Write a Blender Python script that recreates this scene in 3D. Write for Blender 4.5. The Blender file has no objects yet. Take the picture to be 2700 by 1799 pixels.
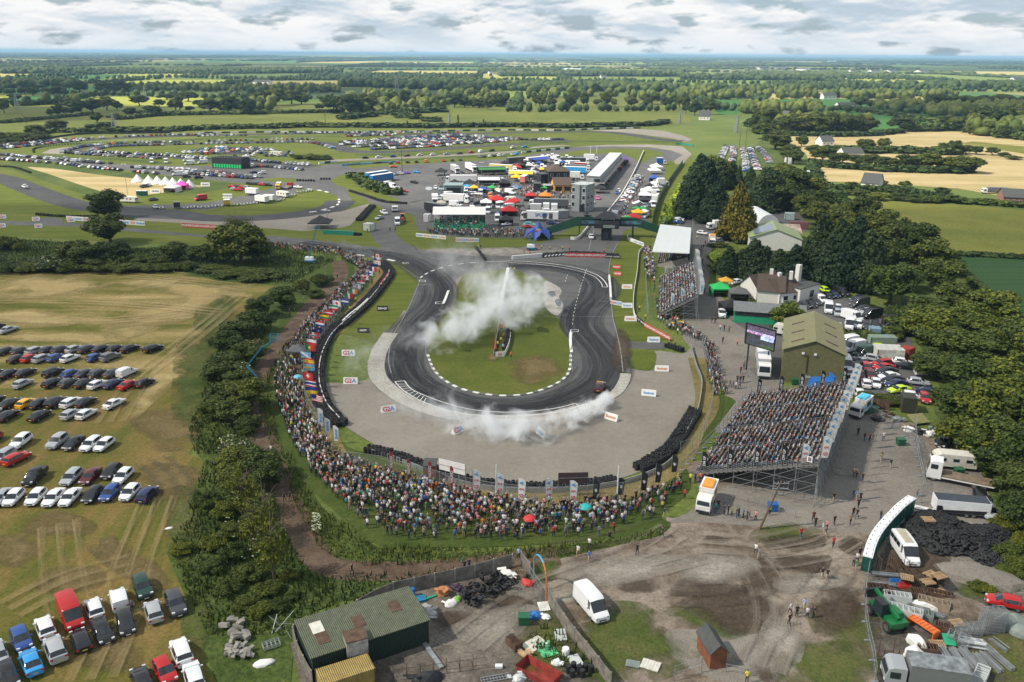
import bpy,bmesh,math,random
import numpy as np
from math import sin,cos,atan2,pi
from random import uniform as ru,random as rr_
nrg=np.random.default_rng
from mathutils import Vector,Matrix
from mathutils.geometry import tessellate_polygon
random.seed(7);RNG=nrg(7)
SC=bpy.context.scene;COL=SC.collection;D=bpy.data
R=math.radians
# -- camera
H=62.0;W0,H0=2700.0,1799.0;FPX=2214.6
PITCH=math.atan((H0/2-141)/FPX);ROLL=0.0072
cam=D.cameras.new('camera');cam.sensor_width=36;cam.lens=36*FPX/W0;cam.clip_start=1;cam.clip_end=120000
camo=D.objects.new('camera',cam);COL.objects.link(camo)
CM=Matrix.Rotation(R(90)-PITCH,3,'X')@Matrix.Rotation(ROLL,3,'Z')
camo.matrix_world=Matrix.Translation((0,0,H))@CM.to_4x4();SC.camera=camo
# -- sky and sun
SUN_EL,SUN_AZ=R(46),R(-105)
w=D.worlds.new("World");SC.world=w;w.use_nodes=True
nt=w.node_tree;nt.nodes.clear()
def nn(nt,t,**k):
 n=nt.nodes.new(t)
 for a,b in k.items():setattr(n,a,b)
 return n
def LK(nt,a,b):nt.links.new(a,b)
def mth(nt,op,a,b=None,c=None,clamp=False):
 n=nt.nodes.new('ShaderNodeMath');n.operation=op;n.use_clamp=clamp
 for i,v in enumerate((a,b,c)):
  if v is None:continue
  if isinstance(v,(int,float)):n.inputs[i].default_value=v
  else:LK(nt,v,n.inputs[i])
 return n.outputs[0]
def mixc(nt,f,a,b,bt='MIX'):
 n=nt.nodes.new('ShaderNodeMix');n.data_type='RGBA';n.blend_type=bt
 for i,v in((0,f),(6,a),(7,b)):
  if isinstance(v,(int,float)):n.inputs[i].default_value=v
  elif isinstance(v,tuple):n.inputs[i].default_value=(*v[:3],1)
  else:LK(nt,v,n.inputs[i])
 return n.outputs[2]
def ramp(nt,f,stops):
 n=nt.nodes.new('ShaderNodeValToRGB');cr=n.color_ramp
 while len(cr.elements)>1:cr.elements.remove(cr.elements[-1])
 for i,(p,c)in enumerate(stops):
  e=cr.elements[0]if i==0 else cr.elements.new(p)
  e.position=p;c=c if isinstance(c,tuple)else(c,c,c);e.color=(*c[:3],1)
 LK(nt,f,n.inputs[0]);return n.outputs[0]
def noise(nt,vec,scale,detail=4,rough=.55,dist=0):
 n=nt.nodes.new('ShaderNodeTexNoise');n.inputs['Scale'].default_value=scale;n.inputs['Detail'].default_value=detail
 n.inputs['Roughness'].default_value=rough;n.inputs['Distortion'].default_value=dist
 LK(nt,vec,n.inputs['Vector']);return n.outputs[0]
def vscale(nt,vec,s,off=(0,0,0),rot=0):
 n=nt.nodes.new('ShaderNodeMapping');n.inputs['Scale'].default_value=s;n.inputs['Location'].default_value=off
 n.inputs['Rotation'].default_value=(0,0,rot)
 LK(nt,vec,n.inputs['Vector']);return n.outputs[0]
sky=nn(nt,'ShaderNodeTexSky',sky_type='NISHITA',sun_disc=False,sun_elevation=SUN_EL,sun_rotation=SUN_AZ)
tc=nn(nt,'ShaderNodeTexCoord')
sep=nn(nt,'ShaderNodeSeparateXYZ');LK(nt,tc.outputs['Generated'],sep.inputs[0])
elev=mth(nt,'MAXIMUM',sep.outputs[2],0.0)
cmb2=nn(nt,'ShaderNodeCombineXYZ')
LK(nt,mth(nt,'MULTIPLY',sep.outputs[0],15.0),cmb2.inputs[0]);LK(nt,mth(nt,'MULTIPLY',elev,46.0),cmb2.inputs[1])
n1=noise(nt,cmb2.outputs[0],1.0,8,.52,.15);n2=noise(nt,vscale(nt,cmb2.outputs[0],(1,1,1),(0,.13,0)),1.0,8,.52,.15)
n_lo=noise(nt,vscale(nt,cmb2.outputs[0],(.5,.6,1),(3,1,0)),1.0,3,.5)
cover=ramp(nt,n1,[(.38,0.0),(.46,1.0)])
lit=mth(nt,'ADD',mth(nt,'MULTIPLY_ADD',mth(nt,'SUBTRACT',n1,n2),1.2,.52),mth(nt,'MULTIPLY_ADD',n_lo,-1.5,.80))
shade=ramp(nt,lit,[(.24,(.54,.66,.78)),(.44,(.63,.74,.84)),(.58,(.90,.94,.98)),(.72,(1.08,1.08,1.08))])
lowb=ramp(nt,elev,[(0.0,1.0),(.012,.8),(.03,0.0)])
shade2=mixc(nt,mth(nt,'MULTIPLY',lowb,.75),shade,(.90,.97,1.02))
high=ramp(nt,elev,[(.15,0.0),(.35,1.0)])
shade3=mixc(nt,mth(nt,'MULTIPLY',high,.35),shade2,(.35,.42,.52))
skm=mixc(nt,1.0,sky.outputs[0],(.115,.115,.115),'MULTIPLY')
skyc=mixc(nt,.45,skm,(.42,.62,.86))
bgc=mixc(nt,cover,skyc,shade3)
bg=nn(nt,'ShaderNodeBackground');LK(nt,bgc,bg.inputs[0]);bg.inputs[1].default_value=.60
wo=nn(nt,'ShaderNodeOutputWorld');LK(nt,bg.outputs[0],wo.inputs[0])
sun=D.lights.new('sun','SUN');sun.energy=5.0;sun.angle=R(.6);sun.color=(1,.93,.81)
suno=D.objects.new('sun',sun);COL.objects.link(suno)
sd=Vector((sin(SUN_AZ)*cos(SUN_EL),cos(SUN_AZ)*cos(SUN_EL),sin(SUN_EL)))
suno.rotation_euler=sd.to_track_quat('Z','Y').to_euler()
vs=SC.view_settings;vs.view_transform='Standard';vs.look='None';vs.exposure=0.58;vs.gamma=1;vs.use_curve_mapping=False
cy=SC.cycles;cy.max_bounces=6;cy.diffuse_bounces=2;cy.glossy_bounces=2;cy.transmission_bounces=2;cy.volume_bounces=4
cy.transparent_max_bounces=12;cy.volume_step_rate=2.0;cy.volume_max_steps=128
# -- picture points to ground points
TILES={i:(900*(i%3),(0,600,1199)[i//3],2.6133)for i in range(9)}
TILES.update(a=(0,300,5.2267),b=(450,300,5.2267),c=(900,300,5.2267),d=(1350,300,5.2267),e=(1050,400,7.84),f=(1350,420,7.84),g=(900,560,5.2267),h=(1350,560,2.9867),i=(1800,500,2.9867),j=(1650,540,4.48),k=(1650,740,4.48),l=(1650,940,2.9867),m=(2100,900,4.48),n=(2250,1400,2.2467))
def U(n,s):v=[int(a)for a in s.split()];return list(zip(*[iter(v)]*n))
def S(t,x,y):o=TILES[t];return(o[0]+x/o[2],o[1]+y/o[2])
def ray(u,v):
 return CM@Vector(((u-W0/2)/FPX,(H0/2-v)/FPX,-1))
def G(u,v,z=0.0):
 d=ray(u,v)
 if d.z>-.0009:d.z=-.0009
 t=(z-H)/d.z
 return Vector((d.x*t,d.y*t,z))
def P(t,x,y,z=0.0):return G(*S(t,x,y),z)
def PL(t,pts,z=0.0):return[P(t,x,y,z)for x,y in pts]
CMI=CM.inverted()
def proj(p):
 q=CMI@(Vector(p)-Vector((0,0,H)));return(W0/2+FPX*q.x/-q.z,H0/2-FPX*q.y/-q.z)
def htop(base,v):
 lo,hi=0.0,80.0
 for _ in range(30):
  m=(lo+hi)/2
  if proj((base.x,base.y,m))[1]>v:lo=m
  else:hi=m
 return lo
def ppm(p):
 q=CMI@(Vector(p)-Vector((0,0,H)));return FPX/-q.z
def inpoly(x,y,poly):
 c=False;j=len(poly)-1
 for i in range(len(poly)):
  a,b=poly[i],poly[j]
  if(a[1]>y)!=(b[1]>y)and x<(b[0]-a[0])*(y-a[1])/(b[1]-a[1])+a[0]:c=not c
  j=i
 return c
def ctm(pts,n=6,closed=False):
 pts=[Vector(p)for p in pts];N=len(pts);out=[]
 rng=range(N if closed else N-1)
 for i in rng:
  if closed:a,b,c,d=pts[(i-1)%N],pts[i],pts[(i+1)%N],pts[(i+2)%N]
  else:a,b,c,d=pts[max(i-1,0)],pts[i],pts[i+1],pts[min(i+2,N-1)]
  for k in range(n):
   t=k/n;out.append(.5*((2*b)+(c-a)*t+(2*a-5*b+4*c-d)*t*t+(3*b-a-3*c+d)*t**3))
 if not closed:out.append(pts[-1])
 return out
 # -- materials
MATS={}
def newmat(name):
 m=D.materials.new(name);m.use_nodes=True;nt=m.node_tree;nt.nodes.clear()
 b=nn(nt,'ShaderNodeBsdfPrincipled');o=nn(nt,'ShaderNodeOutputMaterial');LK(nt,b.outputs[0],o.inputs[0])
 MATS[name]=m;return m,nt,b
def M(name,c=(.5,.5,.5),rough=.6,metal=0,var=.18,scale=1.5,obj=False,spec=None,emit=0,island=0,attr=False):
 if name in MATS:return MATS[name]
 m,nt,b=newmat(name)
 g=nn(nt,'ShaderNodeNewGeometry')
 n1=noise(nt,g.outputs['Position'],scale,3)
 f=ramp(nt,n1,[(.3,1-var),(.7,1+var*.6)])
 if obj:oi=nn(nt,'ShaderNodeObjectInfo');base=oi.outputs['Color']
 elif attr:at=nn(nt,'ShaderNodeAttribute',attribute_name='col');base=at.outputs['Color']
 else:base=(*c,1)
 if island:
  f=mth(nt,'MULTIPLY',f,mth(nt,'MULTIPLY_ADD',g.outputs['Random Per Island'],2*island,1-island))
 col=mixc(nt,1.0,base,f,'MULTIPLY')
 LK(nt,col,b.inputs['Base Color']);b.inputs['Roughness'].default_value=rough;b.inputs['Metallic'].default_value=metal
 if spec is not None:b.inputs['Specular IOR Level'].default_value=spec
 if emit:LK(nt,col,b.inputs['Emission Color']);b.inputs['Emission Strength'].default_value=emit
 return m
def gmat(name,cols,scales=(.02,.12,1.1),rough=.95,bump=.25,streak=None,fine=3.0,finev=.35):
 m,nt,b=newmat(name);g=nn(nt,'ShaderNodeNewGeometry');p=g.outputs['Position']
 a1=noise(nt,p,scales[0],5,.6,.4);a2=noise(nt,p,scales[1],5,.6);a3=noise(nt,p,scales[2],4,.65)
 s=mth(nt,'ADD',mth(nt,'MULTIPLY',a1,.42),mth(nt,'ADD',mth(nt,'MULTIPLY',a2,.33),mth(nt,'MULTIPLY',a3,.25)))
 if streak:
  st=noise(nt,vscale(nt,p,(streak[0],streak[1],1),rot=streak[2]),1.0,4,.6,.6)
  s=mth(nt,'ADD',mth(nt,'MULTIPLY',s,.5),mth(nt,'MULTIPLY',st,.5))
 c=ramp(nt,s,cols)
 a4=noise(nt,p,fine,3,.7)
 c=mixc(nt,1.0,c,ramp(nt,a4,[(.3,1-finev),(.7,1+finev*.7)]),'MULTIPLY')
 LK(nt,c,b.inputs['Base Color']);b.inputs['Roughness'].default_value=rough;b.inputs['Specular IOR Level'].default_value=.15
 if bump:
  bp=nn(nt,'ShaderNodeBump');bp.inputs['Strength'].default_value=bump;bp.inputs['Distance'].default_value=.35
  LK(nt,mth(nt,'ADD',a4,a3),bp.inputs['Height']);LK(nt,bp.outputs[0],b.inputs['Normal'])
 return m
def ragged(m,fs=.45,soft=.13):
 nt=m.node_tree;b=[x for x in nt.nodes if x.type=='BSDF_PRINCIPLED'][0];g=nn(nt,'ShaderNodeNewGeometry');at=nn(nt,'ShaderNodeAttribute',attribute_name='col')
 f=mth(nt,'ADD',mth(nt,'MULTIPLY',at.outputs['Fac'],.30),noise(nt,g.outputs['Position'],fs*.4,8,.68,.4));LK(nt,ramp(nt,f,[(.58-soft,0.0),(.58+soft,.9)]),b.inputs['Alpha']);return m
 # -- object helpers
def put(o,parent=None,label=None,cat=None,group=None,kind=None,color=None):
 COL.objects.link(o)
 if parent is not None:o.parent=parent
 if label:o['label']=label
 if cat:o['category']=cat
 if group:o['group']=group
 if kind:o['kind']=kind
 if color:o.color=(*color[:3],1)
 return o
def empty(name,loc,rz=0,label=None,cat=None,group=None):
 o=D.objects.new(name,None);o.location=loc;o.rotation_euler=(0,0,rz);o.empty_display_size=.5
 return put(o,None,label,cat,group)
def mnp(name,V,F,mats,fm=None,smooth=False,uv=None,col=None):
 me=D.meshes.new(name);V=np.asarray(V,dtype=np.float32)
 F=[tuple(int(i)for i in f)for f in F]if not isinstance(F,np.ndarray)else F
 if isinstance(F,np.ndarray):
  n,k=F.shape;me.vertices.add(len(V));me.vertices.foreach_set('co',V.ravel())
  me.loops.add(n*k);me.loops.foreach_set('vertex_index',F.ravel().astype(np.int32))
  me.polygons.add(n);me.polygons.foreach_set('loop_start',np.arange(0,n*k,k,dtype=np.int32));me.polygons.foreach_set('loop_total',np.full(n,k,dtype=np.int32))
 else:me.from_pydata([tuple(v)for v in V.tolist()],[],F)
 for m in(mats if isinstance(mats,(list,tuple))else[mats]):me.materials.append(m)
 if fm is not None:me.polygons.foreach_set('material_index',np.asarray(fm,dtype=np.int32))
 if smooth:me.polygons.foreach_set('use_smooth',np.ones(len(me.polygons),dtype=bool))
 if uv is not None:
  l=me.uv_layers.new(name='UVMap');vi=np.empty(len(me.loops),dtype=np.int32);me.loops.foreach_get('vertex_index',vi)
  l.data.foreach_set('uv',np.asarray(uv,dtype=np.float32)[vi].ravel())
 if col is not None:
  a=me.color_attributes.new('col','FLOAT_COLOR','POINT');c=np.ones((len(V),4),dtype=np.float32);c[:,:3]=col
  a.data.foreach_set('color',c.ravel())
 me.update(calc_edges=True);me.validate();return me
def obj(name,me,parent=None,**k):return put(D.objects.new(name,me),parent,**k)
class MB:
 def __init__(s):s.v=[];s.f=[];s.m=[]
 def add(s,V,F,m=0):
  n=len(s.v);s.v+=[tuple(p)for p in V];s.f+=[tuple(i+n for i in f)for f in F];s.m+=[m]*len(F);return s
 def box(s,c,d,rz=0,m=0,taper=1.0,rx=0):
  x,y,z=(k/2 for k in d);V=[]
  Rm=Matrix.Rotation(rz,3,'Z')@Matrix.Rotation(rx,3,'X')
  for dz in(-z,z):
   t=taper if dz>0 else 1
   for dx,dy in((-x,-y),(x,-y),(x,y),(-x,y)):V.append(Vector(c)+Rm@Vector((dx*t,dy*t,dz)))
  return s.add(V,U(4,"3 2 1 0 4 5 6 7 0 1 5 4 1 2 6 5 2 3 7 6 3 0 4 7"),m)
 def bar(s,a,b,r=.05,n=4,m=0,r2=None):
  a,b=Vector(a),Vector(b);d=(b-a)
  if d.length<1e-6:return s
  q=d.to_track_quat('Z','Y').to_matrix();V=[];r2=r if r2 is None else r2
  for p,rr in((a,r),(b,r2)):
   for i in range(n):an=2*pi*i/n+.785;V.append(p+q@Vector((rr*cos(an),rr*sin(an),0)))
  F=[(i,(i+1)%n,n+(i+1)%n,n+i)for i in range(n)]+[tuple(range(n-1,-1,-1)),tuple(range(n,2*n))]
  return s.add(V,F,m)
 def path(s,pts,r=.05,n=4,m=0):
  for a,b in zip(pts[:-1],pts[1:]):s.bar(a,b,r,n,m)
  return s
 def lathe(s,c,prof,n=12,m=0,axis='Z'):
  V=[];c=Vector(c)
  for r,z in prof:
   for i in range(n):
    an=2*pi*i/n;p=(r*cos(an),r*sin(an),z)
    if axis=='X':p=(z,p[0],p[1])
    elif axis=='Y':p=(p[0],z,p[1])
    V.append(c+Vector(p))
  k=len(prof);F=[(j*n+i,j*n+(i+1)%n,(j+1)*n+(i+1)%n,(j+1)*n+i)for j in range(k-1)for i in range(n)]
  F+=[tuple(range(n-1,-1,-1)),tuple(range((k-1)*n,k*n))]
  return s.add(V,F,m)
 def quad(s,a,b,c,d,m=0):return s.add([a,b,c,d],[(0,1,2,3)],m)
 def prism(s,pts,z0,z1,m=0,mtop=None):
  n=len(pts);V=[(p[0],p[1],z0)for p in pts]+[(p[0],p[1],z1)for p in pts]
  s.add(V,[(i,(i+1)%n,n+(i+1)%n,n+i)for i in range(n)]+[tuple(range(n-1,-1,-1))],m)
  return s.add([(p[0],p[1],z1)for p in pts],[tuple(range(n))],m if mtop is None else mtop)
 def mesh(s,name,mats,smooth=False):return mnp(name,s.v,s.f,mats,s.m,smooth)
 def build(s,name,mats,parent=None,smooth=False,loc=None,rz=0,**k):
  o=obj(name,s.mesh(name,mats,smooth),parent,**k)
  if loc is not None:o.location=loc;o.rotation_euler=(0,0,rz)
  return o
def BX(d,*a,**k):return MB().box((0,0,0),d,*a,**k)
def BB(*a,**k):return MB().box(*a,**k)
def BR(*a,**k):return MB().bar(*a,**k)
def sheet(name,pts,mat,z,smooth=0,closed=True):
 if smooth:pts=ctm(pts,smooth,True)
 q=[Vector((p[0],p[1],0))for p in pts]
 tr=tessellate_polygon([q]);V=[(p.x,p.y,z)for p in q]
 F=[]
 for a,b,c in tr:
  n=(q[b]-q[a]).cross(q[c]-q[a]).z
  F.append((a,b,c)if n>0 else(a,c,b))
 o=obj(name,mnp(name,V,F,mat));o['kind']='structure';return o
def ribbon(name,pts,width,mat,z,sm=6,closed=False,kind='structure',ends=None):
 c=ctm([Vector((p[0],p[1],0))for p in pts],sm,closed);n=len(c);V=[];UV=[];L=0
 for i,p in enumerate(c):
  a=c[(i-1)%n]if closed or i>0 else p;b=c[(i+1)%n]if closed or i<n-1 else p
  t=(b-a).normalized();s=Vector((-t.y,t.x,0))
  if i:L+=(p-c[i-1]).length
  wd=width(i/(n-1))if callable(width)else width
  V+=[(*(p+s*wd/2).xy,z),(*(p-s*wd/2).xy,z)];UV+=[(L,0),(L,wd)]
 F=[(2*i+1,2*i+3,2*i+2,2*i)for i in range(n-1)]
 if closed:F.append((2*n-1,1,0,2*n-2))
 o=obj(name,mnp(name,V,F,mat,uv=UV))
 if kind:o['kind']=kind
 return o
def rsm(pts,step):
 pts=[Vector(p)for p in pts];out=[pts[0].copy()];acc=0
 for a,b in zip(pts[:-1],pts[1:]):
  d=(b-a).length;pos=step-acc
  while pos<=d:out.append(a.lerp(b,pos/d));pos+=step
  acc=(acc+d)%step if d else acc
 return out
def patch(name,pts,mat,z,inner=.45,sm=4):
 q=ctm(pts,sm,True);c=sum(q,Vector((0,0,0)))/len(q);n=len(q);V=[(c.x,c.y,z)]+[tuple((c+(p-c)*inner).xy)+(z,)for p in q]+[(p.x,p.y,z)for p in q]
 F=[(0,1+i,1+(i+1)%n)for i in range(n)]+[(1+i,1+n+i,1+n+(i+1)%n,1+(i+1)%n)for i in range(n)];k=[1.]*(1+n)+[0.]*n
 o=obj(name,mnp(name,V,F,mat,col=np.array([[a]*3 for a in k])));o['kind']='structure';return o
FONT={}
def text_mesh(txt,size,mat,depth=.01):
 key=(txt,round(size,2),mat.name)
 if key in FONT:return FONT[key]
 cu=D.curves.new('lettering','FONT');cu.body=txt;cu.size=size;cu.extrude=depth;cu.align_x='CENTER';cu.align_y='CENTER';cu.offset=size*.02
 o=D.objects.new('lettering',cu);COL.objects.link(o);bpy.context.view_layer.update()
 me=D.meshes.new_from_object(o.evaluated_get(bpy.context.evaluated_depsgraph_get()));D.objects.remove(o)
 me.materials.clear();me.materials.append(mat);FONT[key]=me;return me
# -- ground materials
g_base=gmat('farmland_grass',[(.35,(.075,.11,.028)),(.5,(.115,.15,.035)),(.65,(.18,.19,.055))],(.004,.03,.4),fine=1.2)
g_grass=gmat('track_grass',[(.36,(.062,.088,.012)),(.5,(.098,.122,.016)),(.64,(.15,.155,.032))],(.02,.12,.9),streak=(.05,.35,.3),fine=2.5)
g_island=gmat('infield_grass',[(.36,(.062,.085,.014)),(.5,(.095,.115,.018)),(.63,(.15,.14,.04))],(.03,.15,1.1),fine=3)
g_lawn=gmat('lawn_grass',[(.36,(.035,.058,.012)),(.5,(.055,.082,.016)),(.64,(.10,.11,.028))],(.03,.2,1.3),fine=2.5)
g_dark=gmat('rough_grass',[(.34,(.035,.058,.014)),(.5,(.068,.10,.022)),(.66,(.14,.15,.045))],(.02,.15,.7),bump=.7,fine=1.6,finev=.5)
g_hay=gmat('hay_field_grass',[(.38,(.08,.09,.015)),(.47,(.13,.125,.025)),(.54,(.25,.195,.07)),(.63,(.40,.30,.14))],(.018,.1,.8),streak=(.02,.13,-.12),fine=2.2)
g_hay2=gmat('trampled_field',[(.34,(.06,.08,.015)),(.46,(.11,.11,.022)),(.56,(.18,.13,.04)),(.68,(.24,.17,.07))],(.03,.12,.8),streak=(.22,.04,.35),fine=2.2)
g_straw=gmat('straw_stubble',[(.36,(.22,.19,.07)),(.5,(.38,.30,.145)),(.66,(.48,.38,.21))],(.01,.06,.5),streak=(.012,.12,.2),fine=1.5,finev=.2)
g_asph=gmat('asphalt',[(.35,(.068,.068,.07)),(.5,(.102,.101,.10)),(.66,(.15,.147,.14))],(.03,.2,1.5),rough=.85,bump=.05,fine=4,finev=.2)
g_asphd=gmat('dark_asphalt',[(.35,(.038,.039,.042)),(.5,(.058,.058,.06)),(.66,(.088,.087,.086))],(.03,.2,1.5),rough=.8,bump=.05,fine=4,finev=.2)
g_old=gmat('weathered_asphalt',[(.34,(.125,.113,.098)),(.5,(.205,.185,.16)),(.66,(.28,.25,.215))],(.03,.15,1.2),rough=.9,bump=.1,fine=3,finev=.22)
g_gravel=gmat('gravel',[(.35,(.185,.165,.14)),(.5,(.25,.226,.192)),(.66,(.32,.288,.245))],(.015,.12,.9),bump=.5,fine=5,finev=.3)
g_dirt=gmat('yard_dirt',[(.37,(.085,.062,.042)),(.45,(.15,.118,.088)),(.52,(.235,.195,.155)),(.63,(.34,.29,.235))],(.05,.17,.9),bump=.3,fine=2.6,finev=.3)
g_dirt2=gmat('scrap_yard_ground',[(.36,(.05,.043,.035)),(.45,(.095,.083,.069)),(.53,(.16,.14,.117)),(.63,(.25,.22,.185))],(.05,.2,1.2),bump=.4,fine=2.6,finev=.35)
g_path=gmat('mud_track',[(.36,(.07,.048,.032)),(.5,(.115,.08,.055)),(.65,(.17,.13,.09))],(.05,.3,1.3),streak=(.3,.3,0),bump=.4)
g_soil=gmat('dry_bank',[(.36,(.10,.10,.03)),(.5,(.20,.16,.06)),(.65,(.32,.25,.12))],(.04,.2,1.0),bump=.5)
g_conc=gmat('pale_concrete',[(.36,(.24,.225,.20)),(.5,(.36,.34,.30)),(.65,(.46,.44,.40))],(.04,.3,1.5),bump=.08,fine=3)
g_crop=gmat('green_crop',[(.4,(.035,.115,.022)),(.6,(.06,.16,.035))],(.01,.05,.5),streak=(.01,.3,.6),fine=1.5,finev=.2)
g_cropd=gmat('dark_crop',[(.4,(.022,.055,.018)),(.6,(.035,.08,.025))],(.01,.05,.5),streak=(.01,.5,1.0),fine=1.5,finev=.3)
g_mead=gmat('meadow',[(.35,(.09,.11,.02)),(.5,(.145,.15,.028)),(.65,(.21,.19,.045))],(.012,.06,.5),fine=1.5)
m_paint=M('white_road_paint',(.72,.72,.70),.7,var=.25,scale=2)
# base ground: one sheet to the horizon, its near part finely gridded fields far away
def disc(name,mat,z,rad,n=96):
 V=[(0,0,z)]+[(rad*cos(2*pi*i/n),rad*sin(2*pi*i/n),z)for i in range(n)]
 o=obj(name,mnp(name,V,[(0,i+1,(i+1)%n+1)for i in range(n)],mat));o['kind']='structure'
disc('ground',g_base,-.06,60000)
# far patchwork of fields
rf=nrg(3)
FIELDC=[((.10,.145,.028),6),((.17,.22,.038),5),((.30,.32,.055),3),((.40,.34,.12),2),((.06,.15,.04),3),((.24,.22,.08),2),((.06,.085,.03),2)]
fm_mats=[]
for i,(c,k)in enumerate(FIELDC):
 fm_mats+=[gmat('far_field_%s'%'abcdefg'[i],[(.35,tuple(v*.82 for v in c)),(.65,tuple(v*1.15 for v in c))],(.002,.01,.1),fine=.5,finev=.15,bump=0)]
fw=np.array([k for c,k in FIELDC],float);fw/=fw.sum()
ys=[1010.];
while ys[-1]<14000:ys.append(ys[-1]*1.26)
fields=MB();FEDGE=[];FWOOD=[]
def jit(i,j):
 r_=nrg(abs(i*977+j*31+90005));y=ys[j];st=(ys[min(j+1,len(ys)-1)]-y)if j<len(ys)-1 else y*.26
 s=max(260.,y*.16)
 return Vector((i*s+(r_.random()-.5)*s*.5+(j%2)*s*.5,y+(r_.random()-.5)*st*.55,0)),s
for j in range(len(ys)-1):
 s=jit(0,j)[1];n=int(ys[j]*.75/s)+2;s2=jit(0,j+1)[1]
 for i in range(-n,n):
  a,b=jit(i,j)[0],jit(i+1,j)[0]
  # matching upper corners, kept per row (rows may differ in pitch, hedges hide the steps)
  r2=nrg(abs(i*977+j*57+90099));st=ys[j+1]-ys[j]
  c,d=Vector((b.x+(r2.random()-.5)*60,ys[j+1]+(r2.random()-.5)*st*.3,0)),Vector((a.x,ys[j+1]+(r2.random()-.5)*st*.3,0))
  m=int(rf.choice(len(fw),p=fw));zf=-.045+.0008*((i*7+j*13)%30)
  fields.add([(p.x,p.y,zf)for p in(a,b,c,d)],[(0,1,2,3)],m)
  FEDGE+=[(a,b)]*(rf.random()<.75)+[(b,c)]
  if rf.random()<(.10+.22*min(1,ys[j]/7000)):FWOOD.append((a,b,c,d))
o=fields.build('far_fields',fm_mats);o['kind']='structure'
# near and middle fields traced one by one
def sh(name,mat,z,parts,sm=0):
 pts=[]
 for t,q in parts:pts+=PL(t,q)
 return sheet(name,pts,mat,z,sm)
sh('pasture',gmat('pasture_grass',[(.35,(.075,.10,.018)),(.5,(.12,.14,.026)),(.65,(.19,.185,.045))],(.01,.05,.4),fine=.9),-.015,[(0,U(2,"-900 780 0 765 1000 760 2352 700")),(1,U(2,"700 700 1500 665 2352 660")),(2,[(30,700),(60,840)]),(1,[(2300,870)]),(0,U(2,"2000 940 600 950 -900 1000"))])
sh('crop_field',g_crop,-.01,[(0,U(2,"-400 715 150 665 700 645 560 690 150 718"))])
sh('crop_field',g_crop,-.012,[(0,U(2,"0 530 300 505 900 515 700 545 0 560"))])
sh('crop_field',g_crop,-.01,[(2,U(2,"230 690 1000 680 1700 700 1690 730 700 735 230 740"))])
sh('crop_field',g_crop,-.009,[(2,U(2,"240 745 420 745 380 790 240 790"))])
sh('crop_field',g_crop,-.008,[(2,U(2,"960 755 1300 755 1920 795 2352 840 2700 870 2700 920 1900 890 1640 900 1300 890 1200 850 1000 800"))])
sh('stubble_field',g_straw,0.0,[(2,U(2,"640 915 1000 935 1400 915 1700 895 2000 915 2352 965 3000 1040 3000 1420 2352 1380 1900 1300 1500 1275 1200 1260 950 1250 900 1180 880 1140 850 1060"))])
sh('stubble_green_strip',g_mead,.004,[(2,U(2,"1900 990 2352 1060 3000 1130 3000 1090 2352 1010 2000 975"))])
sh('meadow',g_mead,.004,[(2,U(2,"1080 1360 1500 1390 2000 1420 2352 1450 3400 1500")),(5,U(2,"3400 230 2352 212 1890 190 1620 80 1560 0")),(2,[(1300,1480)])])
sh('meadow',g_cropd,.008,[(5,U(2,"1880 188 2352 216 3400 250 3400 1100 2352 680 2200 560 1980 380 1900 300"))])
# hay field with the parked cars
sh('hay_field',g_hay,.0,[(3,U(2,"-1500 320 0 303 700 300 1250 305 1500 370 1900 395 1780 480 1480 720 1430 860 1250 1150 -1500 1250"))])
sh('car_park_field',g_hay2,.004,[(3,U(2,"-1500 1180 0 1130 1260 1100 1190 1300 1180 1500")),(6,U(2,"1420 60 1350 250 1230 520 1160 680 1340 1060 1330 1220 1420 1480 1500 1900 -1500 1900"))],4)
# circuit: gravel trap, asphalt, infield
sh('track_grass_field',g_grass,.004,[('a',U(2,"-1200 560 600 420 2352 350")),('c',[(0,255),(2352,235)]),('d',U(2,"1600 190 2352 290 2500 700 2250 1568")),(4,U(2,"2140 60 2130 400 2010 640 2140 820 600 900 -100 700 60 640 330 300 160 200 0 190")),(3,U(2,"1900 150 0 60 -1500 40"))])
sh('gravel_trap',g_gravel,.012,[(4,U(2,"-110 1080 60 1075 190 1040 240 980 300 900 1850 960 1960 970 2160 985 2150 890 2180 850 2352 870")),(5,U(2,"60 840 130 1060 80 1270 -10 1480")),(8,[(-60,-20),(-180,30)]),(7,U(2,"2200 60 1900 170 1600 225 1200 230 900 190 600 90 300 20")),(4,U(2,"300 1540 0 1350 -90 1200"))],4)
asph=[('c',U(2,"-900 760 0 765 500 735 1100 690 2000 640")),('d',U(2,"0 620 400 540 850 460 1400 450 1900 470 2230 520 2352 570 2250 650 1850 660 2100 690 2100 1000 1900 1350 1900 1560")),('h',U(2,"890 140 780 400 755 480")),(4,U(2,"1855 480 1870 600 1895 700 1935 785 2230 790 2230 838 1960 840 1935 860 1965 960 1965 1010 1950 1060 1900 1140 1820 1190 1700 1240 1500 1300 1300 1325 1100 1335 900 1325 720 1300 560 1250 420 1180 330 1110 265 1050 240 980 250 900 280 820 340 730 440 590 500 440 535 370 530 330 440 250 330 220 180 200 0 165")),(3,U(2,"2200 135 1850 100 860 25 600 -10")),('a',U(2,"1200 1560 0 1530 -1500 1510 -1500 1440 0 1475 380 1490")),('a',U(2,"640 1425 860 1445 870 1500 1290 1530")),(0,[(640,1560)]),(3,U(2,"860 0 1550 65 1900 60 2352 105")),('g',U(2,"0 430 550 490 440 370 400 290 480 160 590 30")),('c',U(2,"640 1400 560 1290 480 1250 380 1225 350 1180 100 1070 0 1010 -200 1000"))]
sh('circuit_asphalt',g_asph,.02,asph)
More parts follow.
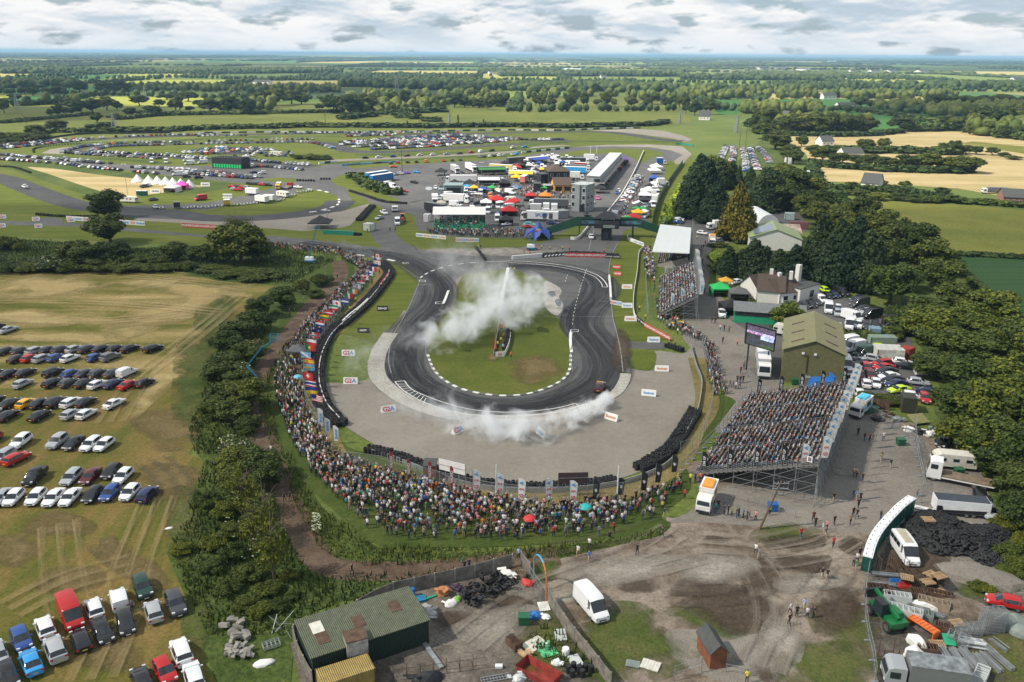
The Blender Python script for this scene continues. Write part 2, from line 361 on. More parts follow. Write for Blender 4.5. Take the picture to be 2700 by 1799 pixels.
# paddock asphalt
sh('paddock_asphalt',g_asph,.024,[('c',U(2,"560 1290 950 1230 1130 1110 780 1150 200 900 300 800 640 790 1300 830 2352 700")),('d',U(2,"500 600 1100 560 1500 560 1830 700 1800 1568 700 1568 560 1568")),('h',U(2,"380 120 380 180 300 180 0 160")),('g',U(2,"2352 300 1900 280 1300 240 1120 200 1130 0")),('c',[(1180,1450),(1170,1180)])])
sh('circuit_grass',g_grass,.032,[('d',U(2,"420 600 900 510 1400 480 1900 490 2110 550 1900 620 1780 690 1700 620 1500 545 1100 560 540 620"))])
sh('circuit_grass',g_grass,.032,[('d',U(2,"2240 660 2352 640 2420 700 2300 900 2050 1180 1960 1568 1900 1568 1880 1400 1950 1100 2110 900 2140 740"))])
sh('circuit_grass',g_grass,.034,[('b',[(2225,910),(2352,850)]),('c',U(2,"150 835 400 800 200 860 210 980 780 1180 620 1200 350 1120 0 1010")),('b',[(2300,990),(2220,940)])],3)
island_pts=U(2,"835 335 1000 300 1130 290 1230 305 1330 340 1425 365 1400 440 1395 500 1415 560 1460 600 1510 640 1535 700 1560 780 1575 860 1578 940 1560 1010 1500 1065 1400 1110 1280 1145 1150 1158 1020 1150 880 1125 780 1090 690 1035 640 980 610 900 597 820 605 750 640 690 700 600 770 540 790 480 800 400")
sh('infield_grass',g_island,.034,[(4,island_pts)],3)
sh('circuit_grass',g_grass,.036,[(4,U(2,"1860 200 1920 90 1980 60 2070 130 2040 230 2020 560 2060 640 2260 775 1940 780 1890 660 1865 480 1845 330"))])
sh('circuit_grass',g_grass,.036,[('h',U(2,"500 100 540 100 600 130 500 210 390 205 0 290")),('g',U(2,"2352 515 1900 520 1100 515 900 430 760 310 740 270 760 200 830 130 900 0 1000 40 1050 240 1400 330 2352 360")),('h',[(200,200),(380,170)])])
sh('circuit_grass',g_grass,.036,[(4,U(2,"1955 840 2150 850 2165 930 2110 985 2000 960 1965 900"))],3)
sh('hairpin_grass',g_grass,.036,[('b',U(2,"-300 1370 -300 1290 500 1330 860 1230 1190 1240 1450 1180 1740 1110 1700 1060 1880 1040 2050 1060 2230 1110 2310 1170 2300 1220 2220 1280 1900 1340 1600 1380 1200 1410 700 1415 200 1395"))],3)
sh('hairpin_gravel',g_gravel,.036,[('b',U(2,"-500 1440 0 1455 900 1490 1500 1450 2000 1380 2352 1350")),('c',U(2,"200 1290 380 1240 330 1340 120 1540 30 1568 -500 1620")),('b',U(2,"1200 1570 0 1500 -500 1470"))])
sh('service_asphalt',g_asph,.018,[('a',U(2,"1250 1270 1750 1270 2352 1250")),('b',U(2,"0 1250 500 1230 1000 1130 1400 1030 1000 960 0 860 -1200 700")),('a',U(2,"0 590 -1000 560 -1000 500")),('a',U(2,"0 540 1500 690 2352 720")),('b',U(2,"1000 720 2000 740 2352 660 2600 850 2352 900 2230 920 2400 1030 2500 1200 2352 1350 1500 1450 700 1480 -500 1440 -1100 1340 -1000 1300"))])
sh('hairpin_bank_grass',g_grass,.026,[('b',U(2,"0 1210 300 1180 1100 1060 1450 1020 1350 990 900 970 500 1040 0 1180"))])
sh('island_turf',g_grass,.03,[('b',U(2,"1250 900 1500 880 1740 900 1700 950 1500 945 1300 925"))])
# left entry road and sand paddock
ribbon('circuit_road',PL('a',U(2,"-900 700 0 885 350 1010 700 1145 1000 1240 1300 1300 1750 1330 2352 1370"))+PL('b',U(2,"400 1430 1000 1445 1700 1395 2200 1310 2352 1200")),13,g_asphd,.04)
sh('sand_paddock',g_straw,.04,[('a',U(2,"380 735 700 750 1300 830 1850 880 2352 900")),('b',U(2,"330 960 500 980 420 1010 100 1060 0 1080")),('a',U(2,"2100 1110 1750 1160 1300 1080 1100 1010 800 900 500 800"))])
ribbon('green_bank_strip',PL('a',U(2,"-500 640 0 690 500 830 900 970 1200 1070 1400 1120")),9,g_dark,.044)
ribbon('green_bank_strip',PL('a',U(2,"100 670 900 740 1600 830 2300 900"))+PL('b',U(2,"300 940 700 990 400 1060 0 1110")),14,g_dark,.046)
# outer circuit loops with parking
ribbon('outer_circuit_road',PL('a',U(2,"-900 530 0 460 600 415 1300 355 2352 310"))+PL('b',[(1200,285),(2352,270)])+PL('c',[(1000,290),(2352,262)])+PL('d',U(2,"700 250 1300 255 1700 300 2000 350 2352 380")),13,g_asphd,.04)
ribbon('outer_circuit_road',PL('a',U(2,"2352 590 1500 560 1050 530 960 510 1100 470 1600 435 2352 420"))+PL('b',U(2,"900 400 1800 385 2200 420 2352 470"))+PL('c',U(2,"150 520 600 530 1200 500 2000 440 2352 425"))+PL('d',[(300,390),(800,365)]),13,g_asphd,.042)
ribbon('outer_circuit_road',PL('a',[(2352,590),(1500,560)])[::-1]+PL('b',U(2,"500 640 1500 700 2000 730")),13,g_asphd,.041)
ribbon('outer_circuit_road',PL('c',U(2,"-200 650 300 630 1000 600 1600 570 2352 520"))+PL('d',[(400,460),(760,440)]),10,g_old,.04)
sh('outer_gravel',g_gravel,.038,[('d',U(2,"1050 235 1700 210 2100 240 2352 300 2500 360 2352 400 2250 350 1800 290 1400 250"))])
sh('outer_gravel',g_gravel,.038,[('d',U(2,"870 460 1300 430 1900 425 2352 450 2480 560 2352 690 2250 700 2230 650 2352 570 2200 510 1900 465 1400 450"))])
sh('outer_gravel',g_gravel,.036,[('a',U(2,"570 545 700 490 950 460 870 560"))])
for pl in([('a',U(2,"-500 500 600 430 1300 400 2352 375")),('b',U(2,"700 330 1500 320 2352 310"))],[('a',U(2,"-300 570 500 580 1500 620 2352 690"))],[('d',U(2,"-600 430 200 400 1000 385 2352 390"))],[('c',U(2,"200 570 1200 555 2352 500")),('d',[(300,420),(800,400)])],[('c',U(2,"-200 690 700 650 1500 600 2352 560")),('d',[(300,490),(800,455)])]):
 q=[]
 for t,a in pl:q+=PL(t,a)
 ribbon('green_bank_strip',q,9,g_dark,.045)
 # right hand side: service road, yards
sh('service_road',g_old,.012,[('i',U(2,"20 0 60 100 100 200 330 300 380 420 230 450 200 740 330 870")),(5,[(420,640),(850,760)]),(5,[(430,1560)]),(5,U(2,"100 1300 300 1150 60 840 0 760")),('j',U(2,"620 480 600 250 640 80 590 0"))])
sh('service_road',g_asph,.015,[('i',U(2,"-30 300 -10 60 -30 -60 25 -60 60 100 180 260 330 290 330 450 225 440 80 450"))])
sh('back_yard_asphalt',g_asph,.015,[('i',U(2,"540 200 580 150 900 170 960 250 1000 330 700 320 520 280"))])
sh('car_park_asphalt',g_asph,.017,[(5,U(2,"330 640 600 560 850 420 1150 490 1390 640 1550 700 1700 1150 1250 1180 1200 1200 1100 1100 640 1050 430 700"))])
sh('dirt_lot',g_dirt,.008,[(5,U(2,"1180 1230 1500 1300 1800 1500")),(8,U(2,"2100 0 2500 600 2700 1700 600 1700 -900 1700")),(7,U(2,"1860 1568 1400 960 1300 830 1260 720 1500 690 2000 600 2270 500 2230 430")),(8,U(2,"0 440 150 280 0 60")),(5,[(430,1560)])])
sh('apron_asphalt',g_old,.013,[(5,U(2,"1180 1280 1620 1380 1750 1568")),(8,U(2,"2050 100 2150 400 2090 500 1600 550 1400 570 1290 540 880 520 470 490 200 470 0 470 -150 480 -50 440 80 380 200 300 600 0")),(5,[(900,1500)])])
sh('stony_patch',g_gravel,.012,[(8,U(2,"-100 1210 330 1220 560 1170 740 1260 820 1350 640 1568 300 1568 150 1520 -60 1400"))],4)
sh('scrap_yard_ground',g_dirt2,.012,[(6,[(2060,1270),(2352,1130)]),(7,U(2,"300 1000 900 800 1220 740 1310 830 1420 960 1560 1200 1860 1700 0 1800")),(6,[(2100,1700),(2000,1300)])])
sh('scrap_yard_ground',g_dirt2,.012,[(8,U(2,"1330 640 1500 520 1700 560 2352 760 2600 1568 1350 1600 1250 1000"))])
weeds=ragged(gmat('weeds',[(.36,(.05,.078,.016)),(.48,(.085,.108,.026)),(.58,(.13,.125,.045)),(.7,(.17,.14,.08))],(.06,.25,1.2),bump=.5))
wet=ragged(gmat('damp_brown_soil',[(.36,(.05,.036,.025)),(.5,(.085,.063,.045)),(.66,(.13,.10,.075))],(.1,.4,1.6)));pale=ragged(gmat('pale_dry_grit',[(.36,(.24,.215,.18)),(.6,(.36,.33,.28))],(.1,.4,1.6)),soft=.2);strawp=ragged(gmat('dry_straw_patch',[(.36,(.30,.23,.09)),(.6,(.44,.34,.16))],(.05,.2,1),streak=(.05,.3,.3)),.2);worn=ragged(gmat('worn_turf',[(.36,(.11,.085,.03)),(.6,(.20,.15,.07))],(.1,.4,1.6)),.3)
PM=dict(w=(weeds,'weedy_patch'),d=(wet,'damp_patch'),p=(pale,'pale_patch'),s=(strawp,'straw_patch'),o=(worn,'worn_patch'));zp=.05
# kind, tile, middle x y, half width, half height, tilt in tile pixels
for l in """w 8 740 560 300 110 0|w 7 1390 820 130 90 0|w 8 200 1120 400 130 10|w 8 960 1450 420 250 0|w 7 1950 1330 520 300 0|w 8 2300 1400 300 260 0|w 7 1460 1350 260 240 30|w 8 2060 930 180 100 20|w 8 1100 1150 240 200 0|d 8 330 1040 480 190 10|d 8 520 850 150 130 0|d 8 780 610 260 80 0|d 8 810 750 230 70 0|d 8 1160 620 100 70 0|d 8 570 1520 90 60 0|d 7 2030 910 150 60 0|d 7 1170 1020 160 60 0|d 7 820 1180 240 90 0|d 8 1080 1080 200 200 0|d 8 230 582 100 30 0|d 8 1600 820 280 220 0|p 8 250 800 320 110 -5|p 8 680 1300 150 190 0|p 7 1950 790 520 90 -8|p 7 1050 1190 400 110 -20|p 8 880 890 260 70 0|p 7 1530 980 120 70 0|p 8 700 50 500 60 10|p 4 1050 170 520 36 0|s 3 350 400 500 90 -4|s 3 1150 590 600 90 -18|s 3 1300 425 420 50 6|s 3 150 620 400 70 0|s 3 1120 1050 330 90 -50|s 3 500 760 420 40 0|o 6 1170 180 260 150 0|o 6 770 620 80 80 0|o 6 480 870 230 130 0|o 6 770 1400 220 150 0|o 4 1040 900 50 30 0|o 4 1330 980 240 120 0|o 6 380 480 320 110 0|o 6 900 760 300 120 30|d 4 1930 860 70 150 0|o 3 1150 1400 250 190 0|o 6 60 650 220 130 0|w 3 1350 1000 170 330 20|w 6 1260 480 140 330 0|w 6 1360 1150 120 260 0|w 3 1500 640 160 160 -40""".split('|'):
 k,t,*v=l.split();t=int(t);x,y,a,b,r_=map(int,v);r_=R(r_);zp+=.0015;q=[]
 for i in range(9):an=6.283*i/9;s_=ru(.75,1.2);u,w_=a*s_*cos(an),b*s_*sin(an);q.append((x+u*cos(r_)-w_*sin(r_),y+u*sin(r_)+w_*cos(r_)))
 patch(PM[k][1],PL(t,q),PM[k][0],zp,.15)
 # spectator bank
sh('lawn',g_lawn,.014,[(3,U(2,"2352 440 2100 700 1880 950 1850 1150 1900 1350 1960 1500")),(6,U(2,"2060 130 2150 250 2352 430")),(7,U(2,"250 620 600 640 1200 630 1900 570 2270 490 2200 420 2350 300")),(8,[(60,200),(0,60)]),(7,U(2,"2280 40 2000 200 1500 300 1100 300 700 180 200 0")),(4,U(2,"0 1480 -80 1300 -130 1100 -110 1000 -60 800 60 640 100 400 0 200"))],3)
ribbon('dry_bank_strip',PL('g',U(2,"480 700 560 800 540 940 300 1250 0 1560"))+PL(3,U(2,"2200 800 2130 950 2130 1150 2230 1400"))+PL(7,U(2,"0 60 400 170 900 260 1400 310 1900 270 2200 130"))+PL(8,[(-20,20)])+PL(5,U(2,"60 1400 170 1200 110 900")),4.5,g_soil,.03)
sh('long_grass_bank',g_dark,.01,[(3,U(2,"1250 330 2300 180 2352 300 2000 700 1800 1000 1830 1300 1950 1500")),(6,[(2150,300),(2352,480)]),(7,U(2,"250 640 1200 690 2270 500 2200 560 1500 720 1200 730 0 1010")),(6,U(2,"2040 1130 2000 1600 1500 1600 1330 1100 1150 680 1400 50")),(3,U(2,"1200 1300 1430 900 1750 500 1900 400"))])
ribbon('mud_track_verge',PL(3,U(2,"2330 230 2340 350 2150 540 1950 780 1800 1020 1730 1250 1830 1500"))+PL(6,U(2,"1930 200 2060 500 2200 720 2352 790")),8,g_lawn,.017)
ribbon('mud_track',PL(3,U(2,"2330 230 2340 350 2150 540 1950 780 1800 1020 1730 1250 1830 1500"))+PL(6,U(2,"1930 200 2060 500 2200 720 2352 790"))+PL(7,U(2,"150 800 500 800 900 770 1250 720 1500 700")),4.2,g_path,.02)
sh('field_margin',g_hay2,.002,[(3,U(2,"1150 1050 1550 600 1950 380 2000 700 1500 1300 1300 1560")),(6,U(2,"1500 100 1300 800 1450 1600 1100 1600 1100 100"))])
sh('wood_floor',g_dark,.011,[(5,U(2,"1550 640 1480 420 1200 380 1250 200 1600 60 1900 280 2200 560 2700 900 2900 1700 2352 1568 1900 1480 1740 1280 1700 1100")),(8,U(2,"2600 0 2700 800 2352 720 2200 560 2120 300 2000 0"))])
sh('wood_floor',g_dark,.013,[(2,U(2,"0 1450 60 1200 300 1180 640 880 720 1100 900 1300 1400 1520 1000 1600 560 1500 480 1560 150 1560"))])
sh('wood_floor',g_dark,.019,[(5,U(2,"240 180 480 130 900 170 1200 200 1300 420 1150 430 940 380 600 360 300 340"))])
sh('verge_bank',g_dark,.006,[(3,U(2,"-1500 60 0 70 900 140 1850 110 2352 250 1950 400 1500 370 1250 305 0 303 -1500 320"))])
sh('verge_lawn',g_lawn,.02,[(5,U(2,"240 1165 360 1190 330 1250 130 1500 40 1500 130 1360"))],3)
sh('garden_lawn',g_grass,.018,[('i',U(2,"230 450 420 440 480 480 400 620 230 640 235 500"))])
sh('garden_lawn',g_grass,.02,[('i',U(2,"225 685 450 690 430 740 330 780 200 745"))])
# -- prototypes: kept as data, copied into the scene as objects that share meshes
class Node:
 def __init__(s,name,me=None,loc=(0,0,0),kids=None,tint=False,label=None):
  s.name,s.me,s.loc,s.kids,s.tint,s.label=name,me,loc,kids or[],tint,label
def spawn(nd,loc,rz=0,color=None,scale=1,label=None,cat=None,group=None,parent=None,kind=None):
 o=D.objects.new(nd.name,nd.me);o.location=loc;o.rotation_euler=(0,0,rz)
 if scale!=1:o.scale=scale if isinstance(scale,tuple)else(scale,)*3
 if color and nd.tint:o.color=(*color[:3],1)
 put(o,parent,label,cat,group,kind)
 for k in nd.kids:spawn(k,k.loc,0,color,1,k.label,parent=o)
 return o
m_car=M('car_paint',rough=.28,obj=True,var=.04,scale=.7,spec=.6)
m_glass=M('car_window_glass',(.018,.022,.027),.08,var=.3,scale=1.2,spec=.8)
m_tyre=M('tyre_rubber',(.018,.018,.019),.85,var=.3)
m_rim=M('alloy_rim',(.35,.35,.36),.35,.8)
m_lamp=M('headlight_glass',(.62,.66,.70),.12)
m_red=M('red_lamp',(.35,.012,.01),.25)
m_blk=M('black_plastic',(.022,.022,.024),.6)
m_plate=M('number_plate',(.7,.7,.66),.4);m_platey=M('rear_number_plate',(.65,.5,.08),.4)
m_white=M('white_paint',(.74,.75,.76),.4,var=.06)
m_st=M('galvanised_steel',(.38,.40,.41),.45,.6)
m_wood=M('weathered_wood',(.20,.15,.10),.85,var=.35)
m_brown=M('brown_timber',(.20,.075,.035),.8,var=.3)
CK={'hatchback':(4.2,1.8,[(-2.1,.55,.55,.86),(-2.05,.88,.88,.91),(-1.9,.97,1.0,.94),(-1.55,.98,1.40,.97),(-.95,.97,1.47,1),(-.25,.96,1.48,1),(.4,.95,1.41,1),(1.12,.93,.95,.99),(1.65,.84,.84,.95),(1.98,.68,.68,.88),(2.08,.5,.5,.8)]),'saloon':(4.65,1.82,[(-2.32,.6,.6,.84),(-2.24,.93,.93,.9),(-1.7,1.0,1.01,.96),(-1.02,.98,1.37,.98),(-.45,.97,1.43,1),(.1,.96,1.43,1),(.55,.95,1.35,1),(1.25,.93,.94,.98),(1.85,.83,.83,.94),(2.2,.68,.68,.87),(2.32,.5,.5,.8)]),'estate':(4.6,1.84,[(-2.3,.6,.6,.86),(-2.26,.95,.95,.91),(-2.1,1.0,1.05,.94),(-1.85,1.0,1.42,.96),(-.95,.99,1.5,1),(-.1,.98,1.5,1),(.5,.96,1.42,1),(1.22,.94,.95,.98),(1.85,.85,.85,.94),(2.18,.7,.7,.88),(2.28,.5,.5,.8)]),'suv':(4.5,1.9,[(-2.25,.7,.7,.88),(-2.2,1.05,1.05,.92),(-2.08,1.12,1.16,.95),(-1.8,1.13,1.6,.97),(-.95,1.12,1.7,1),(-.15,1.11,1.7,1),(.45,1.09,1.6,1),(1.08,1.07,1.09,.99),(1.75,1.0,1.0,.95),(2.12,.84,.84,.9),(2.22,.6,.6,.84)]),'small_van':(4.4,1.85,[(-2.2,.7,.7,.93),(-2.19,1.1,1.1,.95),(-2.17,1.12,1.75,.95),(-1.3,1.12,1.85,1),(-.5,1.1,1.86,1),(.3,1.08,1.78,1),(.55,1.06,1.65,1),(1.25,1.02,1.04,.99),(1.75,.9,.9,.94),(2.1,.72,.72,.88),(2.2,.5,.5,.8)]),'panel_van':(5.6,2.05,[(-2.8,.75,.75,.95),(-2.79,1.3,1.3,.97),(-2.77,1.32,2.42,.97),(-1.6,1.32,2.55,1),(-.3,1.32,2.56,1),(.9,1.3,2.5,1),(1.35,1.28,2.3,1),(2.1,1.2,1.25,.98),(2.5,1.05,1.05,.94),(2.74,.85,.85,.9),(2.8,.55,.55,.86)]),'pickup':(5.2,1.9,[(-2.6,.75,.75,.94),(-2.58,1.1,1.1,.96),(-1.2,1.12,1.13,.98),(-.95,1.12,1.7,.98),(-.4,1.12,1.78,1),(.2,1.11,1.77,1),(.65,1.1,1.65,1),(1.3,1.07,1.08,.99),(2.0,1.0,1.0,.95),(2.45,.85,.85,.9),(2.58,.6,.6,.84)]),}
def car_geo(kind):
 L,Wd,st0=CK[kind];van=kind in('small_van','panel_van')
 st=[list(s)+[0]for s in st0];out=[]
 for i,s in enumerate(st):
  out.append(s)
  if i<len(st)-1 and s[2]-s[1]>.2 and st[i+1][2]-st[i+1][1]>.2 and i%2==(1 if len(st)%2 else 0):
   a,b=s,st[i+1];m1=[(a[k]*.56+b[k]*.44)for k in range(4)]+[1];m2=[(a[k]*.46+b[k]*.54)for k in range(4)]+[0]
   out+=[m1,m2]
 st=out;hw=Wd/2;rings=[]
 for x,zd,zr,wf,_ in st:
  w_=hw*wf;cab=zr-zd>.12;zb=.28 if abs(x)<L*.4 else .34
  tw=(.93 if kind=='panel_van' else .88)if van else .77
  if cab:h=[(w_*.9,zb),(w_,.48),(w_*1.0,zd*.62+.2),(w_*.955,zd),(w_*tw,zr-.05),(w_*tw*.86,zr),(0,zr+.035)]
  else:h=[(w_*.9,zb),(w_,.46),(w_*1.0,max(.5,zd*.62+.12)),(w_*.95,zd-.01),(w_*.86,zd+.015),(w_*.6,zd+.035),(0,zd+.05)]
  rings.append([(x,y,z)for y,z in h]+[(x,-y,z)for y,z in h[-2::-1]])
 V=[p for r_ in rings for p in r_];n=13;body,glass,trim=[],[],[]
 for i in range(len(st)-1):
  A,B=st[i],st[i+1];ca,cb=A[2]-A[1]>.12,B[2]-B[1]>.12
  for k in range(n-1):
   f=(i*n+k,(i+1)*n+k,(i+1)*n+k+1,i*n+k+1);kk=k if k<6 else 11-k
   side=kk==3 and ca and cb and not A[4]and not(van and A[0]<.2)
   ws=kk in(4,5)and ca!=cb and not(van and A[0]<-1)
   if van and A[0]<-1 and ca!=cb:ws=False
   (glass if(side or ws)else trim if kk==0 else body).append(f)
 body+=[tuple(range(n-1,-1,-1)),tuple((len(st)-1)*n+k for k in range(n))]
 return V,body,glass,trim,L,Wd
def compact(V,F):
 used=sorted({i for f in F for i in f});mp={a:b for b,a in enumerate(used)}
 return[V[i]for i in used],[tuple(mp[i]for i in f)for f in F]
def wheel_mb(r=.32,w_=.22):
 t=MB().lathe((0,0,0),[(r*.86,-w_/2),(r,-w_/2+.03),(r,w_/2-.03),(r*.86,w_/2)],14,0,'Y')
 ri=MB().lathe((0,0,0),[(r*.62,-w_/2-.006),(r*.55,-w_/2+.02),(r*.55,w_/2-.02),(r*.62,w_/2+.006)],10,0,'Y')
 return t,ri
def make_car(kind):
 V,bf,gf,tf,L,Wd=car_geo(kind);R0=.36 if kind in('suv','panel_van','pickup')else .32
 def fin(me):
  me.polygons.foreach_set('use_smooth',np.ones(len(me.polygons),dtype=bool));me.set_sharp_from_angle(angle=R(38));return me
 v,f=compact(V,bf);bodym=fin(mnp('car_body',v,f,m_car))
 v2,f2=compact(V,gf);v2=[(x,y*1.006,z+.004)for x,y,z in v2];glassm=fin(mnp('car_windows',v2,f2,m_glass))
 v3,f3=compact(V,tf);trimm=fin(mnp('car_sill',v3,f3,m_blk))
 t,ri=wheel_mb(R0);tm,rm=fin(t.mesh('tyre',m_tyre)),ri.mesh('rim',m_rim)
 st=CK[kind][2];zf=st[-3][1];lx=st[-2][0]
 hl=BX((.22,.34,.15)).mesh('headlight',m_lamp);tl=BX((.1,.3,.18)).mesh('tail_light',m_red)
 gr=BX((.08,Wd*.42,.2)).mesh('grille',m_blk)
 pl=BX((.03,.5,.11)).mesh('number_plate',m_plate);pl2=BX((.03,.5,.11)).mesh('number_plate',m_platey)
 mi=BX((.14,.2,.13)).mesh('wing_mirror',m_car)
 hy=Wd/2-.12;wx=L*.30
 kids=[Node('body',bodym,tint=True),Node('windows',glassm),Node('sill',trimm)]
 for sx in(-1,1):
  for sy in(-1,1):kids.append(Node('wheel',None,(sx*wx,sy*hy,R0),[Node('tyre',tm),Node('rim',rm)]))
 for sy in(-1,1):
  kids.append(Node('headlight',hl,(lx-.06,sy*Wd*.34,zf-.14)));kids.append(Node('tail_light',tl,(-L/2+.03,sy*Wd*.38,st[1][1]-.12)))
  kids.append(Node('wing_mirror',mi,(L*.16,sy*(Wd/2+.06),st[-5][1]+.06),tint=True))
 kids+=[Node('grille',gr,(L/2-.03,0,.52)),Node('number_plate',pl,(L/2+.02,0,.42)),Node('number_plate',pl2,(-L/2-.01,0,.62))]
 full=Node(('parked_car' if 'van' not in kind else 'parked_van')if kind!='pickup' else 'pickup_truck',None,kids=kids)
 sm=MB();sm.add(v,f,0);sm.add(v2,f2,1);sm.add(v3,f3,2)
 for sx in(-1,1):
  for sy in(-1,1):sm.lathe((sx*wx,sy*(Wd/2-.07),R0),[(R0,-.1),(R0,.1)],8,2,'Y')
 for sy in(-1,1):sm.box((lx-.06,sy*Wd*.34,zf-.14),(.22,.34,.15),m=3);sm.box((-L/2+.03,sy*Wd*.38,st[1][1]-.12),(.1,.3,.18),m=4)
 one=Node(full.name,fin(sm.mesh('car_small',[m_car,m_glass,m_tyre,m_lamp,m_red])),tint=True)
 zone=np.array([0]*len(v)+[1]*len(v2)+[2]*(len(sm.v)-len(v)-len(v2)))
 return full,one,(np.array(sm.v),sm.f,zone,len(v)+len(v2)+len(v3))
CARS={k:make_car(k)for k in CK}
CC={'white':(.72,.73,.74),'black':(.012,.012,.014),'dark grey':(.05,.053,.058),'silver':(.36,.38,.40),'red':(.42,.012,.012),'blue':(.02,.07,.26),'light blue':(.03,.28,.62),'dark blue':(.012,.025,.09),'maroon':(.10,.008,.012),'orange':(.72,.17,.015),'yellow':(.80,.42,.01),'dark green':(.01,.045,.03),'lime':(.50,.70,.02),'grey':(.16,.165,.17),'beige':(.45,.40,.30),'green':(.04,.45,.06),'purple':(.13,.04,.35),'turquoise':(.05,.5,.5),'pink':(.6,.08,.3)}
CWT=[('white',24),('black',20),('dark grey',18),('silver',14),('grey',8),('red',6),('blue',5),('dark blue',5),('orange',1),('maroon',2),('light blue',1)]
def rcol(r=random):return r.choices([a for a,b in CWT],[b for a,b in CWT])[0]
def rkind(r=random):return r.choices(['hatchback','saloon','estate','suv','small_van'],[36,24,12,24,4])[0]
KW={'hatchback':'hatchback','saloon':'saloon car','estate':'estate car','suv':'tall off-roader','small_van':'small van','panel_van':'panel van','pickup':'pickup truck'}
KCAT={'panel_van':'van','small_van':'van','pickup':'pickup'}
CL=[]
ORD=['','first','second','third','fourth','fifth','sixth','seventh','eighth','ninth','tenth','eleventh','twelfth']
def ordn(i):return ORD[i]if i<len(ORD)else '%d%s'%(i,'th' if 10<i%100<20 else{1:'st',2:'nd',3:'rd'}.get(i%10,'th'))
def head(p,q):
 return atan2(q.y-p.y,q.x-p.x)
def car_at(t,x,y,dx,dy,kind,col,where,order=None):
 u,v=S(t,x,y);p=G(u,v);q=G(u+dx*.5,v+dy*.5)
 CL.append((p,head(p,q),kind,col,where,order))
def row(t,pts,step,ang,where,fill=1.0,kinds=None,cols=None,parts=None,jit_=.15):
 q=ctm(parts if parts else PL(t,pts),4);q=rsm(q,step*.87 if step<5 else step);n=0
 for a,b in zip(q[:-1],q[1:]):
  if rr_()>fill:continue
  n+=1;k=kinds[n%len(kinds)]if kinds else rkind();c=cols[n%len(cols)]if cols else rcol()
  CL.append((a+Vector((ru(-jit_,jit_),ru(-.35,.35),0)),head(a,b)+R(ang)+ru(-.03,.03)+(pi if rr_()<.25 else 0),k,c,where,n))
  # -- people
SKIN=M('skin',(.42,.25,.18),.6,var=.05);HAIR=M('hair',(.035,.022,.015),.8)
TOP=M('top_cloth',rough=.85,obj=True,var=.12,scale=6);SHOE=M('shoes',(.25,.25,.25),.7)
TROU=[M('dark_trousers',(.018,.02,.026),.85),M('blue_jeans',(.045,.075,.14),.85),M('pale_trousers',(.38,.33,.26),.85)]
def skin_body(pose):
 sit=pose.startswith('sit');walk='walk' in pose;up='up' in pose
 hz=.93 if not sit else .48
 J={'pel':((0,0,hz),.13),'wai':((0,0,hz+.17),.115),'che':((0,.02,hz+.38),.145),'nek':((0,.01,hz+.57),.05),'hed':((0,.035,hz+.68),.085),'top':((0,.03,hz+.77),.075)}
 E=[('pel','wai'),('wai','che'),('che','nek'),('nek','hed'),('hed','top')]
 for s,n in((-1,'l'),(1,'r')):
  J['sh'+n]=((s*.17,.01,hz+.49),.06)
  if up:el,wr=(s*.30,.12,hz+.62),(s*.16,.2,hz+.86)
  elif 'fold' in pose:el,wr=(s*.25,.06,hz+.24),(s*.05,.24,hz+.27)
  elif walk:el,wr=(s*.24,-.12*s,hz+.22),(s*.25,.14*-s+.06,hz+.02)
  elif 'hold' in pose:el,wr=(s*.23,.02,hz+.22),(s*.13,.26,hz+.36)
  elif sit:el,wr=(s*.24,.06,hz+.2),(s*.12,.28,hz+.14)
  else:el,wr=(s*.235,-.02,hz+.21),(s*.24,.06,hz-.04)
  J['el'+n]=(el,.042);J['wr'+n]=(wr,.032);d=Vector(wr)-Vector(el);ha=Vector(wr)+d.normalized()*.1;J['ha'+n]=(tuple(ha),.038)
  J['hi'+n]=((s*.09,0,hz-.06),.095)
  if sit:kn,an,to=(s*.13,.42,hz-.02),(s*.13,.46,.08),(s*.14,.62,.05)
  elif walk:kn,an,to=(s*.1,.16*s+.06,.5),(s*.1,.28*s-.02,.10 if s>0 else .16),(s*.1,.28*s+.14,.05)
  else:kn,an,to=(s*.11,.02,.5),(s*.13,-.02,.09),(s*.15,.14,.04)
  J['kn'+n]=(kn,.062);J['an'+n]=(an,.042);J['to'+n]=(to,.04)
  E+=[('che','sh'+n),('sh'+n,'el'+n),('el'+n,'wr'+n),('wr'+n,'ha'+n),('pel','hi'+n),('hi'+n,'kn'+n),('kn'+n,'an'+n),('an'+n,'to'+n)]
 ks=list(J);me=D.meshes.new('person_'+pose);me.from_pydata([J[k][0]for k in ks],[(ks.index(a),ks.index(b))for a,b in E],[])
 o=D.objects.new('person',me);COL.objects.link(o);md=o.modifiers.new('s','SKIN')
 for i,k in enumerate(ks):sv=me.skin_vertices[0].data[i];sv.radius=(J[k][1],)*2;sv.use_root=(k=='pel')
 s2=o.modifiers.new('d','SUBSURF');s2.levels=1;bpy.context.view_layer.update()
 out=D.meshes.new_from_object(o.evaluated_get(bpy.context.evaluated_depsgraph_get()));D.objects.remove(o)
 return out,hz,J
